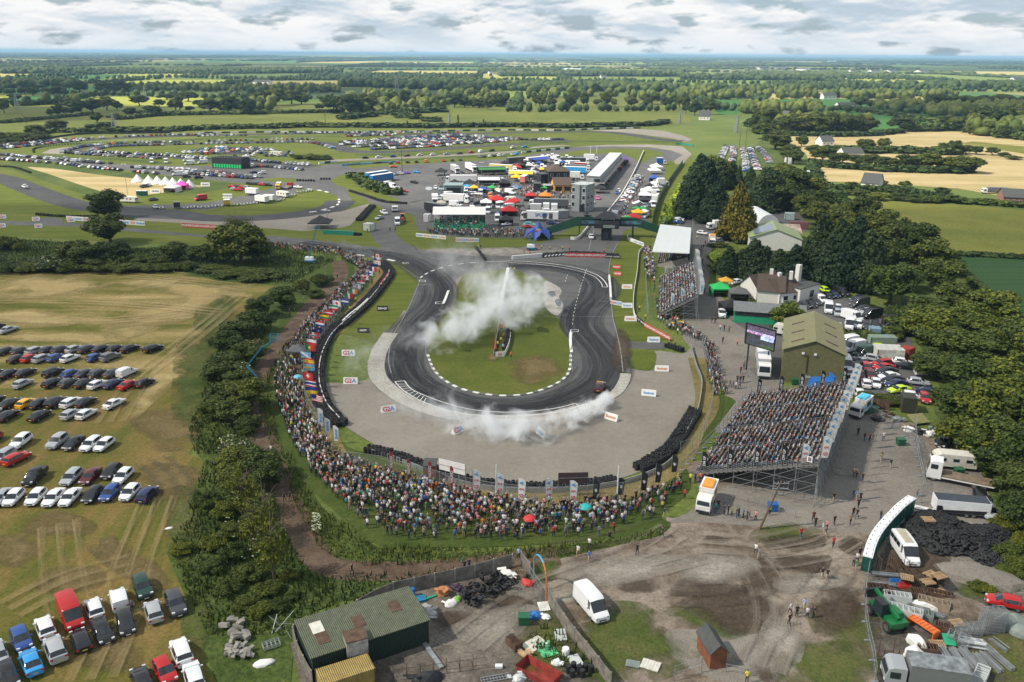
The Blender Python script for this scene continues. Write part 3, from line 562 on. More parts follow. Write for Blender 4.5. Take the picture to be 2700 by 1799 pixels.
def person_mesh(pose,tr,shorts=False):
 me,hz,J=skin_body(pose);me.materials.clear()
 for m in(SKIN,HAIR,TOP,TROU[tr],SHOE):me.materials.append(m)
 leg=[Vector(J[a+n][0])for n in 'lr' for a in('el','wr','ha')]
 for p in me.polygons:
  c=p.center;z=c.z;k=2
  if min((c-q).length for q in leg)<.1 and min(abs(c.x-0),9)>.03 or(abs(c.x)>.19 and z<hz+.26):k=0
  if abs(c.x)<.14 and z>hz+.55:k=0
  if z>hz+.73 or(z>hz+.62 and c.y<.0 and abs(c.x)<.12):k=1
  if z<hz-.0 and k!=0:k=3
  if pose.startswith('sit')and z<hz+.06 and k==2:k=3
  if shorts and z<.48 and not pose.startswith('sit')and k==3:k=0
  if z<.1:k=4
  p.material_index=k
 me.polygons.foreach_set('use_smooth',np.ones(len(me.polygons),dtype=bool));return me
PEOPLE={}
for ps in('stand','stand_fold','stand_up','stand_hold','walk','sit'):
 for tr in range(3):PEOPLE[ps,tr]=person_mesh(ps,tr,shorts=(tr==2 and ps!='sit'))
TOPC={'black':(.012,.012,.014),'white':(.68,.68,.68),'navy':(.015,.025,.07),'grey':(.16,.165,.17),'red':(.42,.015,.015),'blue':(.03,.12,.40),'teal':(.02,.25,.25),'green':(.03,.16,.05),'orange':(.65,.14,.02),'pink':(.62,.25,.28),'khaki':(.22,.19,.11),'yellow':(.70,.60,.05),'pale blue':(.32,.48,.66),'maroon':(.12,.015,.025)}
TWT=dict(black=30,white=17,navy=10,grey=13,red=4,blue=4,teal=2,green=4,orange=2,pink=3,khaki=4,yellow=1,maroon=3)
TWT['pale blue']=3
def rtop(r=random):return r.choices(list(TWT),list(TWT.values()))[0]
PPL=[]
POSEW={'stand':'standing','stand_fold':'standing with folded arms','stand_up':'holding a phone up','stand_hold':'standing with hands raised to the chest','walk':'walking','sit':'sitting'}
TRW=['dark trousers','blue jeans','pale shorts']
def person(p,rz,pose,top,tr,label,scale=1,group=None):
 o=obj('person',PEOPLE[pose,tr],label=label,cat='person',group=group,color=TOPC[top]);o.location=p;o.rotation_euler=(0,0,rz);o.scale=(scale,)*3;return o
 # -- trees
def leafmat(name,c,c2,tr=.0):
 m,nt,b=newmat(name);g=nn(nt,'ShaderNodeNewGeometry');oi=nn(nt,'ShaderNodeObjectInfo');tcn=nn(nt,'ShaderNodeTexCoord')
 n1=noise(nt,tcn.outputs['Object'],2.2,3);n2=noise(nt,g.outputs['Position'],.05,2)
 f=mth(nt,'ADD',mth(nt,'MULTIPLY',n1,.5),mth(nt,'MULTIPLY',g.outputs['Random Per Island'],.5))
 col=ramp(nt,f,[(.2,c),(.75,c2)])
 col=mixc(nt,1.0,col,oi.outputs['Color'],'MULTIPLY')
 col=mixc(nt,1.0,col,ramp(nt,oi.outputs['Random'],[(0,(.62,.72,.75)),(.5,(1,1,1)),(1,(1.5,1.3,.9))]),'MULTIPLY')
 col=mixc(nt,1.0,col,ramp(nt,n2,[(.35,(.85,.9,.9)),(.65,(1.15,1.1,1.05))]),'MULTIPLY')
 LK(nt,col,b.inputs['Base Color']);b.inputs['Roughness'].default_value=.7;b.inputs['Specular IOR Level'].default_value=.2
 return m
L_DEC=leafmat('deciduous_leaves',(.022,.038,.008),(.09,.115,.020))
L_CON=leafmat('conifer_needles',(.012,.028,.012),(.035,.06,.024))
L_GOLD=leafmat('golden_needles',(.05,.055,.010),(.16,.14,.025))
L_LIME=leafmat('bright_hedge_leaves',(.10,.16,.015),(.20,.27,.03))
L_FLOW=leafmat('elder_blossom',(.30,.30,.18),(.55,.55,.38))
L_CORE=leafmat('crown_core_shade',(.010,.022,.006),(.02,.04,.01))  # dark cores filling the crowns: inner shade painted into the green
BARK=M('bark',(.09,.07,.05),.9,var=.4)
def ico(sub=1):
 bm=bmesh.new();bmesh.ops.create_icosphere(bm,subdivisions=sub,radius=1);bm.verts.ensure_lookup_table()
 V=np.array([v.co[:]for v in bm.verts]);F=np.array([[v.index for v in f.verts]for f in bm.faces]);bm.free();return V,F
I1,F1=ico(1);I2,F2=ico(2)
def crown_mesh(kind,seed,leaf,nq,mat,sparse=False,flowers=0):
 r=nrg(seed);C=[];RR=[]
 if kind=='round':
  for _ in range(26):
   d=r.normal(size=3);d/=np.linalg.norm(d);q=r.random()**.45*.68;c=d*q;c[2]=c[2]*1.0+1.05;C.append(c);RR.append(r.uniform(.24,.42)*(1-.2*q))
 elif kind=='wide':
  for _ in range(24):
   a=r.random()*6.28;q=r.random()**.5*.8;C.append(np.array([q*cos(a),q*sin(a),.55+.75*(1-q*q)*r.random()]));RR.append(r.uniform(.24,.4))
 elif kind=='cone':
  for k in range(34):
   h=(k+.5)/34;q=(1-h)**.8*.72+.04;a=k*2.4;C.append(np.array([q*cos(a)*.8,q*sin(a)*.8,.12+1.8*h]));RR.append(.12+.32*(1-h))
 elif kind=='tall':
  for k in range(22):
   h=(k+.5)/22;a=r.random()*6.28;q=.35*r.random()*(sin(h*3.1)+.3);C.append(np.array([q*cos(a),q*sin(a),.1+1.85*h]));RR.append(.2+.25*sin(h*3)*r.random())
 C=np.array(C);RR=np.array(RR);V=[];F=[];FM=[];n=0
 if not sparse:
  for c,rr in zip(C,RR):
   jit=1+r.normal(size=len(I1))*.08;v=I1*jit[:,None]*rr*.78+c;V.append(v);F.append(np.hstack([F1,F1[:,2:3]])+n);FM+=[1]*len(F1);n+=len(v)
 per=r.choice(len(C),nq,p=RR**2/np.sum(RR**2));d=r.normal(size=(nq,3));d[:,2]=np.abs(d[:,2])*.9-.25*np.abs(r.normal(size=nq));d/=np.linalg.norm(d,axis=1)[:,None]
 rad=RR[per]*(r.uniform(.72,1.14,nq)if not sparse else r.uniform(.3,1.25,nq));pos=C[per]+d*rad[:,None]
 nrm=d+r.normal(size=(nq,3))*.55;nrm/=np.linalg.norm(nrm,axis=1)[:,None]
 t=np.cross(nrm,r.normal(size=(nq,3)));t/=np.linalg.norm(t,axis=1)[:,None];b=np.cross(nrm,t)
 s=leaf*r.uniform(.6,1.4,nq)[:,None]
 Q=np.stack([pos-t*s-b*s*.6,pos+t*s-b*s*.6,pos+t*s*.7+b*s*.7,pos-t*s*.7+b*s*.7],1).reshape(-1,3)
 V.append(Q);F.append(np.arange(nq*4).reshape(-1,4)+n);FM+=[0]*nq
 if flowers:k=r.choice(nq,flowers,replace=False);FM=np.array(FM);FM[len(FM)-nq+k]=2
 V=np.vstack(V);F=np.vstack(F)
 me=D.meshes.new('crown');fl=[tuple(f[:3])if f[2]==f[3]else tuple(f)for f in F.tolist()]
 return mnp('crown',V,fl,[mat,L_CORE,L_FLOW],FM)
def trunk_mesh(seed,h=1.0,r0=.07,limbs=6,spread=.5):
 r=random.Random(seed);mb=MB();pts=[Vector((0,0,-.02))]
 for k in range(1,5):pts.append(Vector((r.uniform(-.04,.04)*k,r.uniform(-.04,.04)*k,h*k/4)))
 for i in range(4):mb.bar(pts[i],pts[i+1],r0*(1-.16*i),7,r2=r0*(1-.16*(i+1)))
 for k in range(limbs):
  a=k*2.4+r.random();p=pts[2+k%3];q=p+Vector((cos(a)*spread,sin(a)*spread,h*r.uniform(.25,.5)))
  mb.bar(p,q,r0*.45,5,r2=r0*.15)
 return mb.mesh('trunk',BARK)
TREES={}
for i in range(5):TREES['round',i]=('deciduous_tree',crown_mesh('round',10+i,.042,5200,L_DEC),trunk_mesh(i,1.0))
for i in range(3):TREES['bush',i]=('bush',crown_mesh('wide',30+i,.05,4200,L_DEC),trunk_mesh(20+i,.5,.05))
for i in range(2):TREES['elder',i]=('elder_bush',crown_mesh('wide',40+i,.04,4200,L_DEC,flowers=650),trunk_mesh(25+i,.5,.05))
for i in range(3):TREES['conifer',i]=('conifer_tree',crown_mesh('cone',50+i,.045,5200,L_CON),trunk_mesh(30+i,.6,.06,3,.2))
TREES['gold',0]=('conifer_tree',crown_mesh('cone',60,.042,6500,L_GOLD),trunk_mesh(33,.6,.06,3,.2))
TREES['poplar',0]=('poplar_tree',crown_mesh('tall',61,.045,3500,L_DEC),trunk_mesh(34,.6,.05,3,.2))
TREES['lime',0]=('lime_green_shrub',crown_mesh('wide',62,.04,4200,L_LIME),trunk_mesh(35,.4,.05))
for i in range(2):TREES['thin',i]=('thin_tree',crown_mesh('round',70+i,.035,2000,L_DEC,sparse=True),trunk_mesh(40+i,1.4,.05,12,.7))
NTREE={}
def tree(kind,p,h,wd,label,group=None,tint=None,seed=None):
 ks=[k for k in TREES if k[0]==kind];NTREE[kind]=NTREE.get(kind,0)+1
 nm,cr,tk=TREES[ks[NTREE[kind]%len(ks)]];rz=rr_()*6.28
 root=empty(nm,p,rz,label,'shrub' if kind in('bush','elder','lime')else 'tree',group)
 bare=.06 if kind in('round','thin')else .0
 wd*=1.36 if kind=='round' else 1.22;c=obj('crown',cr,root,color=tint or(1,1,1));c.scale=(wd/2,wd/2*ru(.9,1.1),h*(1-bare)/1.95);c.location=(0,0,h*bare-.02*h)
 t=obj('trunk',tk,root);t.scale=(wd/2,wd/2,h*.55)
 return root
 # merged copies for what cannot be counted
def tile_mesh(name,V,F,loc,rz,sc,mat,col=None,tilt=None):
 n=len(loc);k=len(V);c,s=np.cos(rz),np.sin(rz)
 sc=np.broadcast_to(sc,(n,3))if np.ndim(sc)<2 else sc
 X=V[None]*sc[:,None];out=np.empty((n,k,3));out[...,0]=X[...,0]*c[:,None]-X[...,1]*s[:,None];out[...,1]=X[...,0]*s[:,None]+X[...,1]*c[:,None];out[...,2]=X[...,2]
 out+=np.asarray(loc)[:,None];FF=(F[None]+(np.arange(n)*k)[:,None,None]).reshape(-1,F.shape[1])
 return mnp(name,out.reshape(-1,3),FF,mat,col=None if col is None else col.reshape(-1,3))
# -- parked cars: the near field, traced one by one
FT='in the grass field on the left'
def cars(t,dx,dy,where,items,dy0=0):
 for i,it in enumerate(items):
  x,y,k,c=it[:4];d=it[4]if len(it)>4 else(dx,dy);car_at(t,x,y+dy0,d[0],d[1],k,c,where,i+1)
h_,s_,e_,u_,v_,p_,q_='hatchback','saloon','estate','suv','small_van','panel_van','pickup'
cars(3,90,-32,'in the farthest row of the left field',[(60,722,s_,'silver'),(-20,700,h_,'black'),(45,868,s_,'dark grey'),(145,868,h_,'dark grey'),(250,866,e_,'silver'),(335,862,h_,'dark grey'),(420,860,h_,'dark grey'),(520,856,h_,'silver'),(605,856,e_,'dark grey'),(703,854,s_,'black'),(803,854,h_,'black'),(895,852,s_,'black'),(1057,852,e_,'black')])
cars(3,90,-35,'in the second row of the left field',[(128,922,s_,'black'),(212,920,h_,'red'),(298,920,e_,'silver'),(390,916,h_,'blue'),(486,920,h_,'white'),(662,914,h_,'blue'),(762,912,u_,'grey')])
cars(3,95,-42,'in the third row of the left field',[(-50,1025,h_,'black'),(68,1026,s_,'black'),(178,1020,s_,'black'),(370,1020,u_,'black'),(492,1026,h_,'blue'),(588,1026,s_,'dark grey'),(680,1024,h_,'dark grey'),(785,1022,s_,'dark grey'),(880,1020,v_,'white')])
cars(3,95,-45,'in the fourth row of the left field',[(-60,1080,s_,'black'),(160,1096,h_,'silver'),(368,1090,e_,'black'),(476,1090,h_,'dark grey'),(584,1092,s_,'black'),(676,1102,h_,'white'),(784,1096,s_,'dark blue'),(888,1104,s_,'red'),(1002,1090,h_,'black')])
cars(3,95,-50,'in the fifth row of the left field',[(-40,1215,e_,'black'),(72,1232,s_,'black'),(186,1232,h_,'yellow'),(280,1232,s_,'black'),(390,1226,u_,'black'),(496,1226,e_,'white'),(590,1226,s_,'black'),(790,1234,s_,'white')])
cars(3,95,-55,'in the sixth row of the left field',[(-60,1300,h_,'white'),(58,1318,s_,'black'),(275,1318,s_,'black'),(492,1308,h_,'silver'),(600,1306,h_,'white')])
cars(3,-90,70,'in the middle of the left field',[(-50,1480,h_,'red'),(148,1500,u_,'white'),(400,1500,u_,'silver'),(512,1508,s_,'black'),(630,1516,e_,'white'),(722,1520,h_,'white')])
cars(6,-90,60,'in the left field behind the dark off-roader',[(25,35,e_,'silver'),(118,50,e_,'red',(100,-50)),(-90,20,s_,'white')])
cars(6,-85,85,'in the upper double row of the left field',[(245,175,q_,'black'),(496,180,e_,'silver'),(628,172,s_,'maroon'),(772,140,h_,'black'),(852,172,h_,'white')])
cars(6,-85,90,'in the lower double row of the left field',[(10,320,s_,'silver'),(100,322,h_,'white'),(253,318,h_,'white'),(375,320,s_,'white'),(490,318,s_,'white'),(643,302,h_,'black'),(762,290,h_,'blue'),(900,286,h_,'white'),(1018,298,e_,'dark blue',(85,-95))])
NF='in the nearest group of the left field'
cars(6,55,130,NF,[(988,945,u_,'dark green'),(1215,1060,u_,'dark grey'),(495,1140,p_,'red',(60,130)),(710,1245,s_,'black',(60,120)),(152,1300,h_,'blue'),(-10,1400,s_,'silver',(-50,-140)),(60,1545,s_,'black',(50,130)),(1140,1520,h_,'red',(60,110)),(872,1190,h_,'black',(30,130))])
cars(6,-50,-130,NF,[(655,1090,h_,'white'),(825,1030,v_,'white',(-35,-130)),(1063,1110,h_,'silver',(-40,-130)),(318,1220,h_,'white'),(563,1310,h_,'black',(-50,-120)),(388,1375,u_,'silver'),(222,1460,s_,'light blue'),(1255,1395,u_,'white',(-50,-130)),(1340,1560,e_,'white',(-45,-150)),(985,1590,s_,'black')])
# right-hand car park
RP='in the asphalt car park behind the olive shed'
cars(5,70,40,RP,[(980,448,e_,'lime'),(1000,485,h_,'black'),(1045,478,h_,'dark blue'),(1085,465,p_,'black'),(955,512,v_,'white'),(915,528,h_,'dark grey'),(880,545,h_,'black'),(835,552,h_,'dark grey')])
cars(5,-90,15,RP,[(1200,508,h_,'dark blue'),(1215,545,p_,'dark grey'),(1240,575,h_,'dark grey'),(1265,600,u_,'silver'),(1300,622,p_,'black')])
cars(5,5,80,RP,[(1002,580,p_,'white'),(1068,572,h_,'white'),(1066,604,e_,'silver'),(935,655,h_,'dark blue'),(1000,695,h_,'silver'),(1068,705,h_,'white'),(1205,688,u_,'white'),(1260,690,h_,'dark grey'),(1325,684,h_,'black')])
cars(5,-80,30,RP,[(1165,640,p_,'white',(60,20)),(1145,690,p_,'white',(0,80)),(1430,695,e_,'black'),(1420,722,h_,'white')])
RS='beside the olive shed on the right'
cars('m',-120,25,RS,[(590,60,p_,'white'),(670,115,p_,'white'),(800,180,p_,'dark green'),(925,240,e_,'silver',(100,20))])
cars('m',40,90,RS,[(520,220,p_,'white'),(575,320,p_,'white'),(760,265,s_,'silver',(-60,-40)),(700,330,s_,'black'),(825,340,h_,'red'),(635,415,h_,'white'),(745,430,h_,'maroon'),(870,430,h_,'maroon'),(665,505,h_,'black'),(820,530,h_,'white',(-20,-90)),(935,525,s_,'white',(10,90)),(745,670,h_,'white'),(450,60,h_,'green')])
cars('m',-110,12,RS,[(1000,292,e_,'red'),(1025,340,s_,'red'),(1060,385,s_,'black'),(1085,445,s_,'white'),(1130,485,s_,'black'),(1170,535,s_,'dark blue'),(1210,605,s_,'lime'),(920,100,h_,'lime')])
cars(5,80,10,'by the hedge right of the olive shed',[(1510,945,h_,'white'),(1545,975,s_,'black'),(1620,1085,h_,'silver'),(1690,1150,s_,'dark blue'),(1580,1180,h_,'white'),(1665,1195,h_,'red',(30,60))])
# scattered named vehicles
cars(7,60,110,'alone on the gravel lot by the concrete fence',[(1720,1075,p_,'white',(105,125))])
cars(8,-110,60,'at the right edge below the tyre heap',[(2215,1045,h_,'red',(-120,-25)),(2100,415,h_,'silver',(30,60)),(2050,330,e_,'black',(20,60))])
cars(8,60,120,'beside the long row of portable toilets',[(1525,700,p_,'white',(75,110))])
cars(5,10,80,'by the black tent near the stepped stand',[(270,610,q_,'white',(8,80)),(365,390,s_,'white',(-90,20)),(1800,1500,e_,'black',(-60,50))])
cars('i',-80,10,'on the service road under the tall trees',[(72,165,p_,'white'),(150,215,p_,'white'),(185,235,v_,'white',(70,10)),(195,255,h_,'black'),(230,265,h_,'white'),(245,280,p_,'dark blue'),(290,385,s_,'red'),(285,395,h_,'dark grey'),(270,415,h_,'silver'),(155,355,h_,'white',(60,10)),(770,290,u_,'black',(0,60))])
cars('c',60,5,'on the paddock by the blue lorries',[(730,850,h_,'dark blue'),(820,838,h_,'silver'),(900,828,s_,'purple'),(1040,820,h_,'light blue'),(1003,960,s_,'black',(70,12)),(1300,1035,h_,'white',(0,60)),(1378,1030,h_,'dark grey',(0,60)),(720,745,s_,'orange',(80,-3)),(520,985,e_,'silver',(80,8)),(625,1005,p_,'white',(-70,10)),(705,1030,p_,'white',(70,10)),(800,1050,e_,'silver'),(860,1080,s_,'red')])
cars('c',30,60,'on the service lane left of the spectator marquee',[(590,1385,q_,'white',(80,40)),(525,1455,s_,'silver',(-60,20)),(775,1525,p_,'white',(0,80)),(1450,1150,p_,'white',(-60,5)),(1340,1415,v_,'white'),(1360,1180,h_,'silver'),(1435,1210,h_,'red'),(1800,1210,h_,'dark grey'),(1780,1120,h_,'white'),(1625,1115,p_,'white',(0,60)),(1715,1130,p_,'white',(0,60)),(1920,1120,p_,'white',(0,60)),(1975,1150,h_,'dark blue',(0,60)),(1900,930,p_,'white',(0,-50)),(2040,1300,p_,'white',(0,60)),(2160,1300,p_,'white',(0,60)),(2020,1370,p_,'white',(0,60)),(2150,1480,p_,'white',(0,60)),(2270,1545,s_,'white',(-60,5))])
cars('h',10,60,'on the start straight',[(623,205,s_,'white'),(140,108,e_,'turquoise',(60,3)),(130,125,s_,'red',(60,3)),(318,98,u_,'dark blue',(60,5))])
cars('d',30,60,'in the pit lane',[(1470,1080,h_,'white',(-20,50)),(1450,1105,h_,'blue',(-20,50)),(1183,1180,h_,'pink',(5,50)),(1030,1410,u_,'black',(5,60)),(1335,880,e_,'turquoise',(60,20)),(1370,850,h_,'grey',(60,10)),(1090,1230,s_,'white',(60,20)),(1060,1280,s_,'yellow',(60,20)),(245,1310,h_,'dark grey',(0,60)),(230,1208,e_,'black',(70,2)),(735,1262,s_,'white',(60,10)),(525,755,h_,'white',(60,6)),(70,1030,s_,'light blue',(60,5)),(20,1045,s_,'silver',(60,5)),(400,890,h_,'white',(0,50)),(700,650,s_,'white'),(620,655,u_,'dark grey',(60,3)),(1310,625,u_,'dark grey',(60,3))])
cars('b',60,5,'on the grass near the hairpin',[(850,1020,s_,'red'),(940,1025,h_,'black'),(990,1035,h_,'red'),(1060,1040,e_,'silver'),(880,1058,h_,'silver'),(930,1065,s_,'red'),(1095,978,h_,'black'),(1150,980,h_,'dark grey'),(1205,985,h_,'black'),(1265,992,s_,'red'),(1345,998,h_,'black'),(1758,1030,s_,'white'),(415,1195,p_,'red',(-60,8)),(470,-1500,h_,'red')][:-1])
cars('a',60,-8,'near the white bell tents',[(350,1025,q_,'white',(-60,-22)),(1995,1020,e_,'dark grey'),(2035,1005,e_,'white'),(2115,1200,h_,'dark grey'),(2150,1305,h_,'silver',(0,40)),(2095,680,p_,'white',(0,30)),(2290,680,p_,'white',(0,30)),(160,640,v_,'white')])
cars('b',-60,3,'by the black and green hospitality deck',[(240,660,p_,'white'),(265,705,p_,'white'),(445,690,p_,'white'),(1020,640,p_,'white'),(100,855,p_,'white'),(1260,835,u_,'white'),(1145,825,s_,'dark blue')])
# long rows further off
for t,pts,st,ang,wh,fl in[('a',U(2,"-350 490 0 455 400 412 820 375 1250 350 1500 338"),3.0,80,'on the outer loop, far left',.95),('a',U(2,"-350 530 0 492 450 445 650 420 1080 380 1240 368"),3.0,80,'on the outer loop, far left, inner row',.8),('a',[(1600,325),(2352,300)],3.6,90,'along the far barrier',.9),('b',U(2,"0 298 300 300 700 292"),3.2,90,'along the far barrier',.95),('b',[(380,318),(1150,300)],4,90,'along the far barrier',.85),('b',[(1380,278),(2352,270)],4.4,90,'along the far barrier',.85),('c',U(2,"0 268 700 268 1700 270"),3.6,90,'along the far barrier',.9),('c',[(30,318),(800,300)],3.4,90,'along the far barrier',.9),('c',[(20,295),(820,285)],3.4,90,'along the far barrier',.9),('a',U(2,"870 540 960 500 1100 468 1300 444 1650 415 2352 398"),3.2,85,'on the middle loop',.95),('b',[(0,398),(400,392)],3.4,90,'on the middle loop',.95),('b',U(2,"460 388 1200 368 2050 355"),4.2,90,'on the middle loop',.92),('a',U(2,"1240 525 1380 485 1600 455 2352 434"),3.0,85,'on the middle loop, inner row',.95),('b',[(0,432),(380,420)],3.2,90,'on the middle loop, inner row',.95),('b',U(2,"420 422 1300 405 1800 395 2000 415 2160 455 2270 495"),4.0,90,'on the middle loop, inner row',.95),('a',U(2,"1250 535 1450 545 1700 555 2000 572 2352 585"),3.0,85,'below the middle loop',.95),('b',[(0,590),(560,628)],3.3,85,'below the middle loop',.95),('a',U(2,"930 550 1200 572 1500 588 1800 603 2352 640"),4.2,60,'below the middle loop, nearer row',.9),('a',U(2,"-200 560 200 585 400 608 800 640 1000 658 1300 682 1620 698"),3.0,120,'in the long diagonal row on the left',.98),('a',U(2,"620 622 900 640 1250 670 1450 700"),3.0,120,'in the long diagonal row on the left, second line',.9),('a',U(2,"-200 625 250 655 600 680 1000 712 1200 745 1900 812 2352 858"),4.5,100,'along the grass bank by the bell tents',.85),('b',U(2,"220 885 650 918 850 938"),8,60,'along the grass bank by the bell tents',.9),('a',[(1820,748),(2352,775)],3.2,120,'in the block behind the bell tents',.98),('b',U(2,"0 770 300 815 700 855 1290 885"),3.0,120,'in the block behind the bell tents',.98),('b',U(2,"0 795 350 845 850 880 1180 905"),3.2,120,'in the block behind the bell tents, front line',.9),('b',U(2,"120 780 500 818 950 845"),3.2,120,'in the block behind the bell tents, back line',.9),('b',U(2,"1090 648 1500 685 2000 720"),3.4,110,'right of the hospitality deck',.98),('b',U(2,"1060 728 1500 752 1880 790"),3.6,110,'right of the hospitality deck, nearer row',.95),('b',[(640,470),(860,468)],3.6,120,'in the inner car park',1),('b',U(2,"430 500 900 492 1330 485"),3.6,120,'in the inner car park',.98),('b',U(2,"300 525 900 512 1500 508"),3.6,120,'in the inner car park',.98),('b',U(2,"190 545 900 532 1700 540"),3.8,120,'in the inner car park',.95),('b',U(2,"430 560 1000 556 1750 560"),3.8,120,'in the inner car park',.9),('b',[(880,585),(1750,590)],4.5,120,'in the inner car park',.8),('c',U(2,"850 338 1500 305 1810 312"),3.2,120,'in the big central car park',.98),('c',U(2,"500 358 1000 335 2050 322"),3.2,120,'in the big central car park',.98),('c',U(2,"180 382 900 358 1700 352 2352 338"),3.3,120,'in the big central car park',.98),('c',U(2,"0 400 800 378 1700 378 2352 360"),3.3,120,'in the big central car park',.98),('c',U(2,"0 435 900 405 1800 402 2352 385"),3.3,120,'in the big central car park',.97),('c',U(2,"180 468 1000 435 2000 412"),3.3,120,'in the big central car park',.97),('c',U(2,"440 500 1000 472 1600 440"),3.3,120,'in the big central car park',.97),('c',U(2,"100 415 900 392 2352 372"),3.4,120,'in the big central car park',.8),('c',U(2,"300 450 1000 420 2200 395"),3.4,120,'in the big central car park',.8),('d',[(-20,340),(160,350)],3.2,120,'in the big central car park',1),('d',U(2,"0 362 300 366 810 362"),4,120,'in the big central car park',.85),('c',U(2,"330 622 850 595 1300 575 1700 555 2352 492"),9,5,'on the upper perimeter road',.9),('d',[(20,478),(360,458)],9,5,'on the upper perimeter road',1),('c',U(2,"680 695 830 682 1400 662 1820 632"),5.6,70,'along the edge of the asphalt circuit',.97),('c',[(1900,608),(2352,578)],4.2,70,'along the edge of the asphalt circuit',1),('d',[(0,575),(130,560)],4.2,70,'along the edge of the asphalt circuit',1),('d',U(2,"1755 880 1700 930 1680 1000 1640 1060 1600 1140 1530 1230 1480 1310 1400 1390 1350 1450"),2.9,75,'beside the pit wall',1),('j',U(2,"600 70 612 130 625 170 605 240"),3.0,80,'behind the roofed grandstand',1),(2,U(2,"300 1015 270 1080 230 1165"),2.8,90,'in the car park beyond the dark trees',1),(2,U(2,"350 1015 345 1090 320 1170"),2.8,90,'in the car park beyond the dark trees',1),(2,U(2,"415 1030 430 1100 440 1190"),2.8,90,'in the car park beyond the dark trees',1),(2,U(2,"465 1025 490 1100 520 1180"),2.8,90,'in the car park beyond the dark trees',1),(2,U(2,"520 1020 570 1075 600 1130"),2.8,90,'in the car park beyond the dark trees',1),(1,[(1330,1110),(1500,1100)],4,60,'in the paddock by the far lorries',1)]:
 row(t,pts,st,ang,wh,fl)
rp=random.Random(21)
for t,qd,n_,whp in(('d',U(2,"20 690 600 700 900 760 1000 640 850 620 560 600"),60,'in the upper paddock'),('c',U(2,"1480 1050 2352 1050 2352 1400 1900 1390 1480 1260"),30,'in the middle paddock'),('d',U(2,"1900 1000 2080 900 1960 1300 1840 1450 1780 1400"),26,'in the service lane'),('d',U(2,"20 900 400 950 600 750 300 700 20 780"),30,'among the paddock tents')):
 for _ in range(n_*3):
  x,y=rp.uniform(min(a for a,b in qd),max(a for a,b in qd)),rp.uniform(min(b for a,b in qd),max(b for a,b in qd))
  if inpoly(x,y,qd)and n_>0:n_-=1;k=rp.choice((h_,e_,u_,p_,p_,v_));car_at(t,x,y,rp.choice((60,-60,5)),rp.choice((5,40,8)),k,rcol(rp)if k!=p_ else 'white',whp)
CL.sort(key=lambda c:c[0].length)
NCAR=296
rank={}
for i,(p,hd,k,c,wh,od)in enumerate(CL[:NCAR]):
 full,one,_=CARS[k];n=rank.get((wh,c,k),0)+1;rank[wh,c,k]=n
 if k=='pickup' and wh.startswith('near the white'):wh='driving on the circuit left of the bell tents'
 tot=sum(1 for q in CL[:NCAR]if q[4]==wh and q[3]==c and q[2]==k)
 lab='%s %s %s'%(c,KW[k],wh)
 if tot>1:lab='%s %s %s, %s nearest such'%(c,KW[k],wh,ordn(n))
 o=spawn(full if i<175 else one,(p.x,p.y,.03),hd,CC[c],1,lab,KCAT.get(k,'car'),'cars and vans parked around the circuit')
 o.name=full.name
 if wh.startswith('beside the long row'):
  o.name='minibus';o['label']='white minibus with dark side windows beside the portable toilets';o['category']='minibus'
  for s in(-1,1):
   for x in(-2.1,-1.05,0):BX((.9,.04,.65)).build('side_window',m_glass,o,loc=(x,s*1.0,1.85))
  BB((-.8,0,2.6),(3.2,1.1,.05)).build('roof_panel',M('beige_roof_panel',(.42,.37,.27)),o)
rest=CL[NCAR:]
for kd in CK:
 q=[c for c in rest if c[2]==kd]
 if not q:continue
V_,F_,zn,nb=[],[],[],0
allV,allF,allC=[],[],[];off=0
zc=np.array([[0,0,0],[.018,.022,.027],[.02,.02,.02]])
for p,hd,k,c,wh,od in rest:
 V,F,zone,_=CARS[k][2];cs,sn=cos(hd),sin(hd)
 X=V.copy();X[:,0]=V[:,0]*cs-V[:,1]*sn+p.x;X[:,1]=V[:,0]*sn+V[:,1]*cs+p.y;X[:,2]+=.05
 cc=zc[zone].copy();cc[zone==0]=CC[c];allV.append(X);allC.append(cc);allF+=[tuple(a+off for a in f)for f in F];off+=len(V)
if rest:obj('distant_parked_cars',mnp('distant_parked_cars',np.vstack(allV),allF,M('distant_car_paint',rough=.3,attr=True,var=.03),smooth=False,col=np.vstack(allC)),kind='stuff',label='hundreds of parked cars filling the far loops of the circuit',cat='cars')
print('cars',len(CL))
# -- trees
def TR(t,kind,items,lab,group=None,tint=None):
 for x,yb,yt,wp in items:
  p=P(t,x,yb);sc=TILES[t][2];h=htop(p,S(t,x,yt)[1]);wd=wp/sc/ppm(p)
  n=NTL.get(lab,0)+1;NTL[lab]=n
  NTP.append((kind,p,max(h,1.2),max(wd,1.0),lab,group,tint,n))
NTL={};NTP=[]
HEDGE='in the overgrown hedge left of the mud track'
TR(3,'round',U(4,"1960 555 410 220 1800 620 475 190 1760 720 560 210 1640 800 650 260 1570 880 720 240 1700 950 790 220 1560 1000 850 230 1500 1080 930 200 1660 1130 985 230 1560 1210 1060 240 1700 1260 1050 260 1600 1350 1200 240 1470 1320 1180 180 1720 1420 1290 160"),'dense dark green tree '+HEDGE,'trees in the hedge left of the mud track')
TR(3,'elder',U(4,"1590 1040 880 260 1640 1560 1400 240 1740 860 730 130 360 290 150 240 0 240 175 80"),'elder bush covered in cream blossom','blossoming elder bushes')
TR(3,'bush',U(4,"2080 450 330 110 2220 400 290 140 2170 480 410 100 40 150 20 170 130 160 90 90 1620 330 270 240 1800 350 280 260 1470 300 250 200"),'rounded green bush on the rough grass beside the track','bushes beside the long grass bank')
